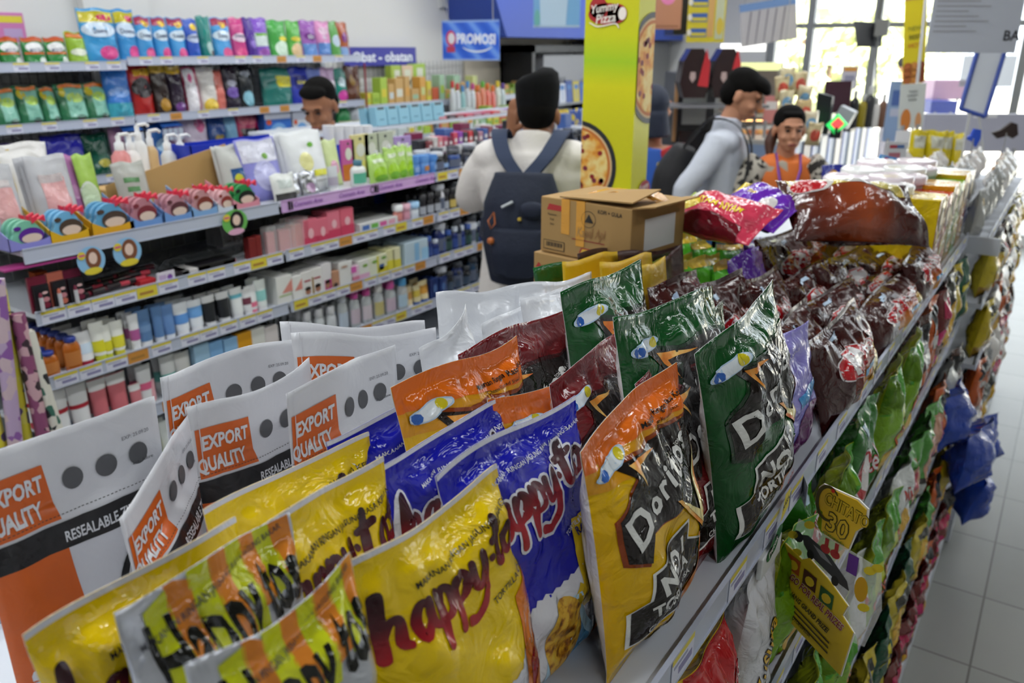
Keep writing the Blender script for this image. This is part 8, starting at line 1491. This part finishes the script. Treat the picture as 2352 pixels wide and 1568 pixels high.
# ---- man in a blue shirt between the shelves, looking down
P = at(745, 250, 4.05); m2 = person((P.x, P.y, 0), YAW-.25, 'person with short black hair in a royal blue shirt, looking down between shelves')
zt = at(745, 186, 4.05).z; sc = zt/1.69
Hc = (0, -.05, 1.575); prims = [('t', [((0, .01, 1.34), .062, .06), ((0, -.02, 1.5), .056, .056)]), ('t', [((0, 0, .9), .16, .11), ((0, 0, 1.33), .17, .1)]), ('e', (0, 0, 1.36), (.19, .09, .06))]+[('t', [((sx*.2, 0, 1.34), .052), ((sx*.26, -.03, 1.08), .042), ((sx*.2, -.2, .98), .034), ((sx*.12, -.33, .98), .026)]) for sx in (-1, 1)]+hand((.12, -.33, .98), (-.2, -1, 0), (0, 0, 1))+hand((-.12, -.33, .98), (.2, -1, 0), (0, 0, 1), flip=-1)+legs()
blob('body', prims, SKIN, m2, .008, 3)
def tilted_head(parent, Hc, skin, tilt, yaw=0., s=1., hair=None):
    Mh = Matrix.Translation(Hc)@Matrix.Rotation(yaw, 4, 'Z')@Matrix.Rotation(tilt, 4, 'X'); o = blob('head', head_prims((0, 0, 0), s), skin, parent, .0055, 2); o.matrix_local = Mh; face_bits((0, 0, 0), s, parent, Mh)
    for h_ in hair or []: q = blob('hair', h_, HAIR, parent, .006, 2); q.matrix_local = Mh
    return Mh
short = [('e', (0, .03, .055), (.083, .088, .078)), ('e', (0, .055, .0), (.078, .062, .07)), ('e', (0, -.03, .09), (.068, .05, .03))]
tilted_head(m2, Hc, SKIN, .45, 0, 1, [short])
BSH = mat('royal_blue_shirt', '#1c5cc0', .7, bump=.4, bscale=14)
def shirt(parent, m, low=.8, arm=None, name='shirt', neckz=1.42, girth=1., voxel=.012, sh=.13):
    pr = [('t', [((0, 0, low), .19*girth, .13), ((0, 0, 1.1), .18*girth, .125), ((0, 0, 1.28), .2*girth, .12), ((0, 0, 1.37), .15, .1)]), ('e', (sh, 0, 1.34), (.1, .085, .065)), ('e', (-sh, 0, 1.34), (.1, .085, .065)), ('t', [((0, .0, 1.36), .085, .08), ((0, -.005, neckz), .068, .068)])]
    return blob(name, pr+(arm or []), m, parent, voxel, 3)
shirt(m2, BSH, .85, [('t', [((sx*.17, 0, 1.34), .08), ((sx*.235, -.02, 1.18), .07), ((sx*.255, -.03, 1.1), .062)]) for sx in (-1, 1)]); blob('trousers', [('t', [((sx*.09, 0, .92), .12, .12), ((sx*.1, .01, .1), .085, .09)]) for sx in (-1, 1)], K('#22242c', .8), m2, .014, 2); m2.scale = (sc, sc, sc)
# ---- student in a pale shirt, profile to the right, dark backpack
P = at(1668, 300, 4.35); m3 = person((P.x, P.y, 0), YAW+1.25, 'person in a pale collared shirt in profile, head bowed, hand in pocket, dark backpack'); zt = at(1690, 152, 4.3).z; sc = zt/1.70
Hc = (0, -.07, 1.56)
prims = [('t', [((0, .02, 1.34), .06, .058), ((0, -.04, 1.5), .052, .054)]), ('t', [((0, 0, .9), .14, .1), ((0, 0, 1.33), .13, .08)]), ('e', (0, 0, 1.35), (.15, .06, .04)), ('t', [((-.17, .02, 1.33), .035), ((-.235, .15, 1.08), .032), ((-.2, .04, .93), .033), ((-.17, -.08, .9), .027)]), ('t', [((.17, 0, 1.33), .04), ((.22, -.02, 1.08), .036), ((.2, -.1, .92), .032), ((.17, -.16, .86), .026)])]+hand((-.17, -.08, .9), (.1, -.6, -.5), (-1, 0, .2), 1, .3)+hand((.17, -.16, .86), (0, -.5, -.8), (1, 0, 0))+legs()
blob('body', prims, SKIN2, m3, .008, 3); mop = [('e', (0, .022, .055), (.086, .095, .08)), ('e', (0, .06, .0), (.082, .06, .08)), ('e', (0, -.055, .085), (.075, .06, .035), 0, .3), ('e', (0, -.09, .07), (.06, .03, .022), 0, .5)]
tilted_head(m3, Hc, SKIN2, .42, -.1, 1, [mop])
shirt(m3, CLOTH2, .84, [('t', [((-.15, .01, 1.35), .074), ((-.22, .1, 1.2), .062), ((-.25, .17, 1.08), .055), ((-.21, .05, .95), .045)]), ('t', [((.16, 0, 1.35), .08), ((.22, -.01, 1.1), .066), ((.21, -.08, .96), .055)])], neckz=1.455); blob('trousers', [('t', [((sx*.08, 0, .92), .12, .12), ((sx*.09, .01, .1), .085, .09)]) for sx in (-1, 1)], K('#4c4c54', .8), m3, .014, 2); m3.scale = (sc, sc, sc)
bp = empty('backpack', m3.location, YAW+1.25); bp.scale = (sc, sc, sc); tag(bp, 'dark charcoal backpack on the student in the pale shirt', 'backpack')
CHAR = mat('charcoal_canvas', '#222124', .8, bump=.3, bscale=60); blob('bag_body', [('t', [((0, .22, .78), .12, .08), ((0, .26, .95), .15, .12), ((0, .25, 1.15), .15, .11), ((0, .2, 1.3), .11, .06)])], CHAR, bp, .012, 4); blob('front_pocket', [('t', [((0, .35, .85), .1, .04), ((0, .37, 1.0), .11, .045)])], CHAR, bp, .01, 3)
for sx in (-1, 1):
    mb = MB(); pts = catmull([(sx*.07, .2, 1.3), (sx*.11, .08, 1.44), (sx*.13, -.06, 1.42), (sx*.15, -.13, 1.28), (sx*.185, -.1, 1.1), (sx*.2, .06, .98)], 5); rs = [[(p_[0]-.024, p_[1]-.004, p_[2]), (p_[0]+.024, p_[1]-.004, p_[2]), (p_[0]+.024, p_[1]+.006, p_[2]+.008), (p_[0]-.024, p_[1]+.006, p_[2]+.008)] for p_ in pts]; mb.rings(rs, smooth=False); mb.build('shoulder_strap', CHAR, bp)
# ---- woman in an orange patterned blouse facing the camera
P = at(1806, 330, 4.25); m4 = person((P.x, P.y, 0), YAW-.05, 'person with tied-back hair, orange flowered blouse with checked sleeves, purple lanyard'); zt = at(1806, 240, 4.25).z; sc = zt/1.66
Hc = (0, -.03, 1.535); prims = [('t', [((0, .01, 1.32), .058, .055), ((0, -.01, 1.46), .048, .05)]), ('t', [((0, 0, .88), .17, .12), ((0, 0, 1.08), .14, .1), ((0, 0, 1.3), .15, .1)]), ('e', (0, 0, 1.32), (.17, .085, .055))]+[('t', [((sx*.18, 0, 1.3), .05), ((sx*.24, -.02, 1.05), .04), ((sx*.2, -.16, .92), .032), ((sx*.12, -.26, .92), .024)]) for sx in (-1, 1)]+hand((.12, -.26, .92), (-.2, -1, 0), (0, 0, 1), .9)+hand((-.12, -.26, .92), (.2, -1, 0), (0, 0, 1), .9, flip=-1)+legs(.88)
blob('body', prims, SKIN2, m4, .008, 3); tied = [('e', (0, .022, .048), (.086, .094, .084)), ('e', (0, .06, -.01), (.072, .05, .06)), ('e', (.0, -.035, .088), (.06, .04, .018))]
tilted_head(m4, Hc, SKIN2, .1, .0, 1, [tied]); blob('ponytail', [('t', [((-.05, .06, 1.53), .03), ((-.075, .05, 1.46), .035), ((-.08, .02, 1.38), .018)])], K('#4c2c20', .5), m4, .008, 2)
OB = ramp2('orange_batik', 'Object', [(0, '#d8702c'), (.72, '#d8702c'), (.74, '#7c5c3c'), (.84, '#4c7c84'), (.93, '#a89c8c')], 11, .7, 'cells'); CS = ramp2('checked_sleeve', 'Object', [(0, '#b8b0a4'), (.6, '#b8b0a4'), (.62, '#2c2824'), (1, '#2c2824')], 38, .7, 'cells')
shirt(m4, OB, .75, None, 'blouse', 1.38, .92, sh=.05); blob('sleeves', [('t', [((sx*.12, 0, 1.355), .085), ((sx*.19, -.01, 1.26), .09), ((sx*.24, -.02, 1.06), .078)]) for sx in (-1, 1)], CS, m4, .01, 2)
MB().tube([(-.065, -.06, 1.41), (-.06, -.12, 1.33), (-.03, -.135, 1.2), (0, -.14, 1.06)], .007).tube([(.065, -.06, 1.41), (.06, -.12, 1.33), (.03, -.135, 1.2), (0, -.14, 1.06)], .007).build('lanyard', K('#8c50b8', .5), m4); blob('skirt', [('t', [((0, 0, .85), .19, .15), ((0, 0, .3), .22, .2)])], K('#2c2c34', .8), m4, .016, 2); m4.scale = (sc, sc, sc)
# ---- shop assistant behind the pillar, outdoor person
P = at(1500, 300, 4.9); m5 = person((P.x, P.y, 0), YAW+2.4, 'person in a red and blue uniform half hidden behind the pizza pillar, dark head covering'); Hc = (0, -.03, 1.5)
prims = head_prims(Hc)+[('t', [((0, .01, 1.28), .06, .058), ((0, -.01, 1.42), .05, .052)]), ('t', [((0, 0, .88), .16, .11), ((0, 0, 1.28), .16, .1)]), ('t', [((.18, 0, 1.27), .05), ((.24, 0, 1.03), .04), ((.2, -.12, .95), .028)]), ('t', [((-.18, 0, 1.27), .05), ((-.24, 0, 1.03), .04), ((-.2, -.12, .95), .028)])]+hand((.2, -.12, .95), (-.3, -.8, 0), (0, 0, 1))+hand((-.2, -.12, .95), (.3, -.8, 0), (0, 0, 1), flip=-1)+legs(.86)
blob('body', prims, SKIN2, m5, .009, 3); blob('head_scarf', [('e', (0, .02, 1.53), (.1, .105, .11)), ('t', [((0, .03, 1.48), .1, .1), ((0, .02, 1.34), .12, .11)])], K('#1c2438', .7), m5, .01, 3)
blob('uniform_vest', [('t', [((0, 0, .8), .18, .13), ((0, 0, 1.1), .175, .125), ((0, 0, 1.28), .15, .11)])], K('#2c5cb8', .7), m5, .012, 3); blob('uniform_sleeves', [('t', [((sx*.13, 0, 1.28), .085), ((sx*.21, 0, 1.12), .078), ((sx*.23, 0, 1.02), .065)]) for sx in (-1, 1)], K('#c02c30', .7), m5, .012, 3); blob('yellow_side_panel', [('t', [((sx*.12, 0, .8), .08, .09), ((sx*.12, 0, 1.2), .07, .1)]) for sx in (-1, 1)], K('#d0b82c', .7), m5, .012, 2); blob('trousers', [('t', [((sx*.09, 0, .9), .12, .12), ((sx*.1, .01, .1), .085, .09)]) for sx in (-1, 1)], K('#1c2840', .8), m5, .014, 2)
P = at(2068, 200, 11.5); m6 = person((P.x, P.y, 0), YAW+2.2, 'person in a white shirt standing outside beyond the window, dark hair'); Hc = (0, -.04, 1.6)
prims = head_prims(Hc)+[('t', [((0, .01, 1.36), .062, .06), ((0, -.01, 1.5), .054, .056)]), ('t', [((0, 0, .9), .16, .11), ((0, 0, 1.36), .17, .1)])]+[('t', [((sx*.19, 0, 1.36), .05), ((sx*.25, .02, 1.1), .04), ((sx*.2, -.12, .98), .028)]) for sx in (-1, 1)]+hand((.2, -.12, .98), (-.2, -.9, 0), (0, 0, 1))+hand((-.2, -.12, .98), (.2, -.9, 0), (0, 0, 1), flip=-1)+legs()
blob('body', prims, SKIN, m6, .01, 3); blob('hair', [('e', (0, 0, 1.655), (.085, .1, .08))], HAIR, m6, .01, 2); shirt(m6, K('#d0d0d4', .8), .85, [('t', [((sx*.17, 0, 1.34), .085), ((sx*.25, .02, 1.12), .075), ((sx*.22, -.1, 1.0), .055)]) for sx in (-1, 1)], voxel=.016); blob('trousers', [('t', [((sx*.09, 0, .92), .12, .12), ((sx*.1, .01, .1), .085, .09)]) for sx in (-1, 1)], K('#3c3c44', .8), m6, .016, 2)
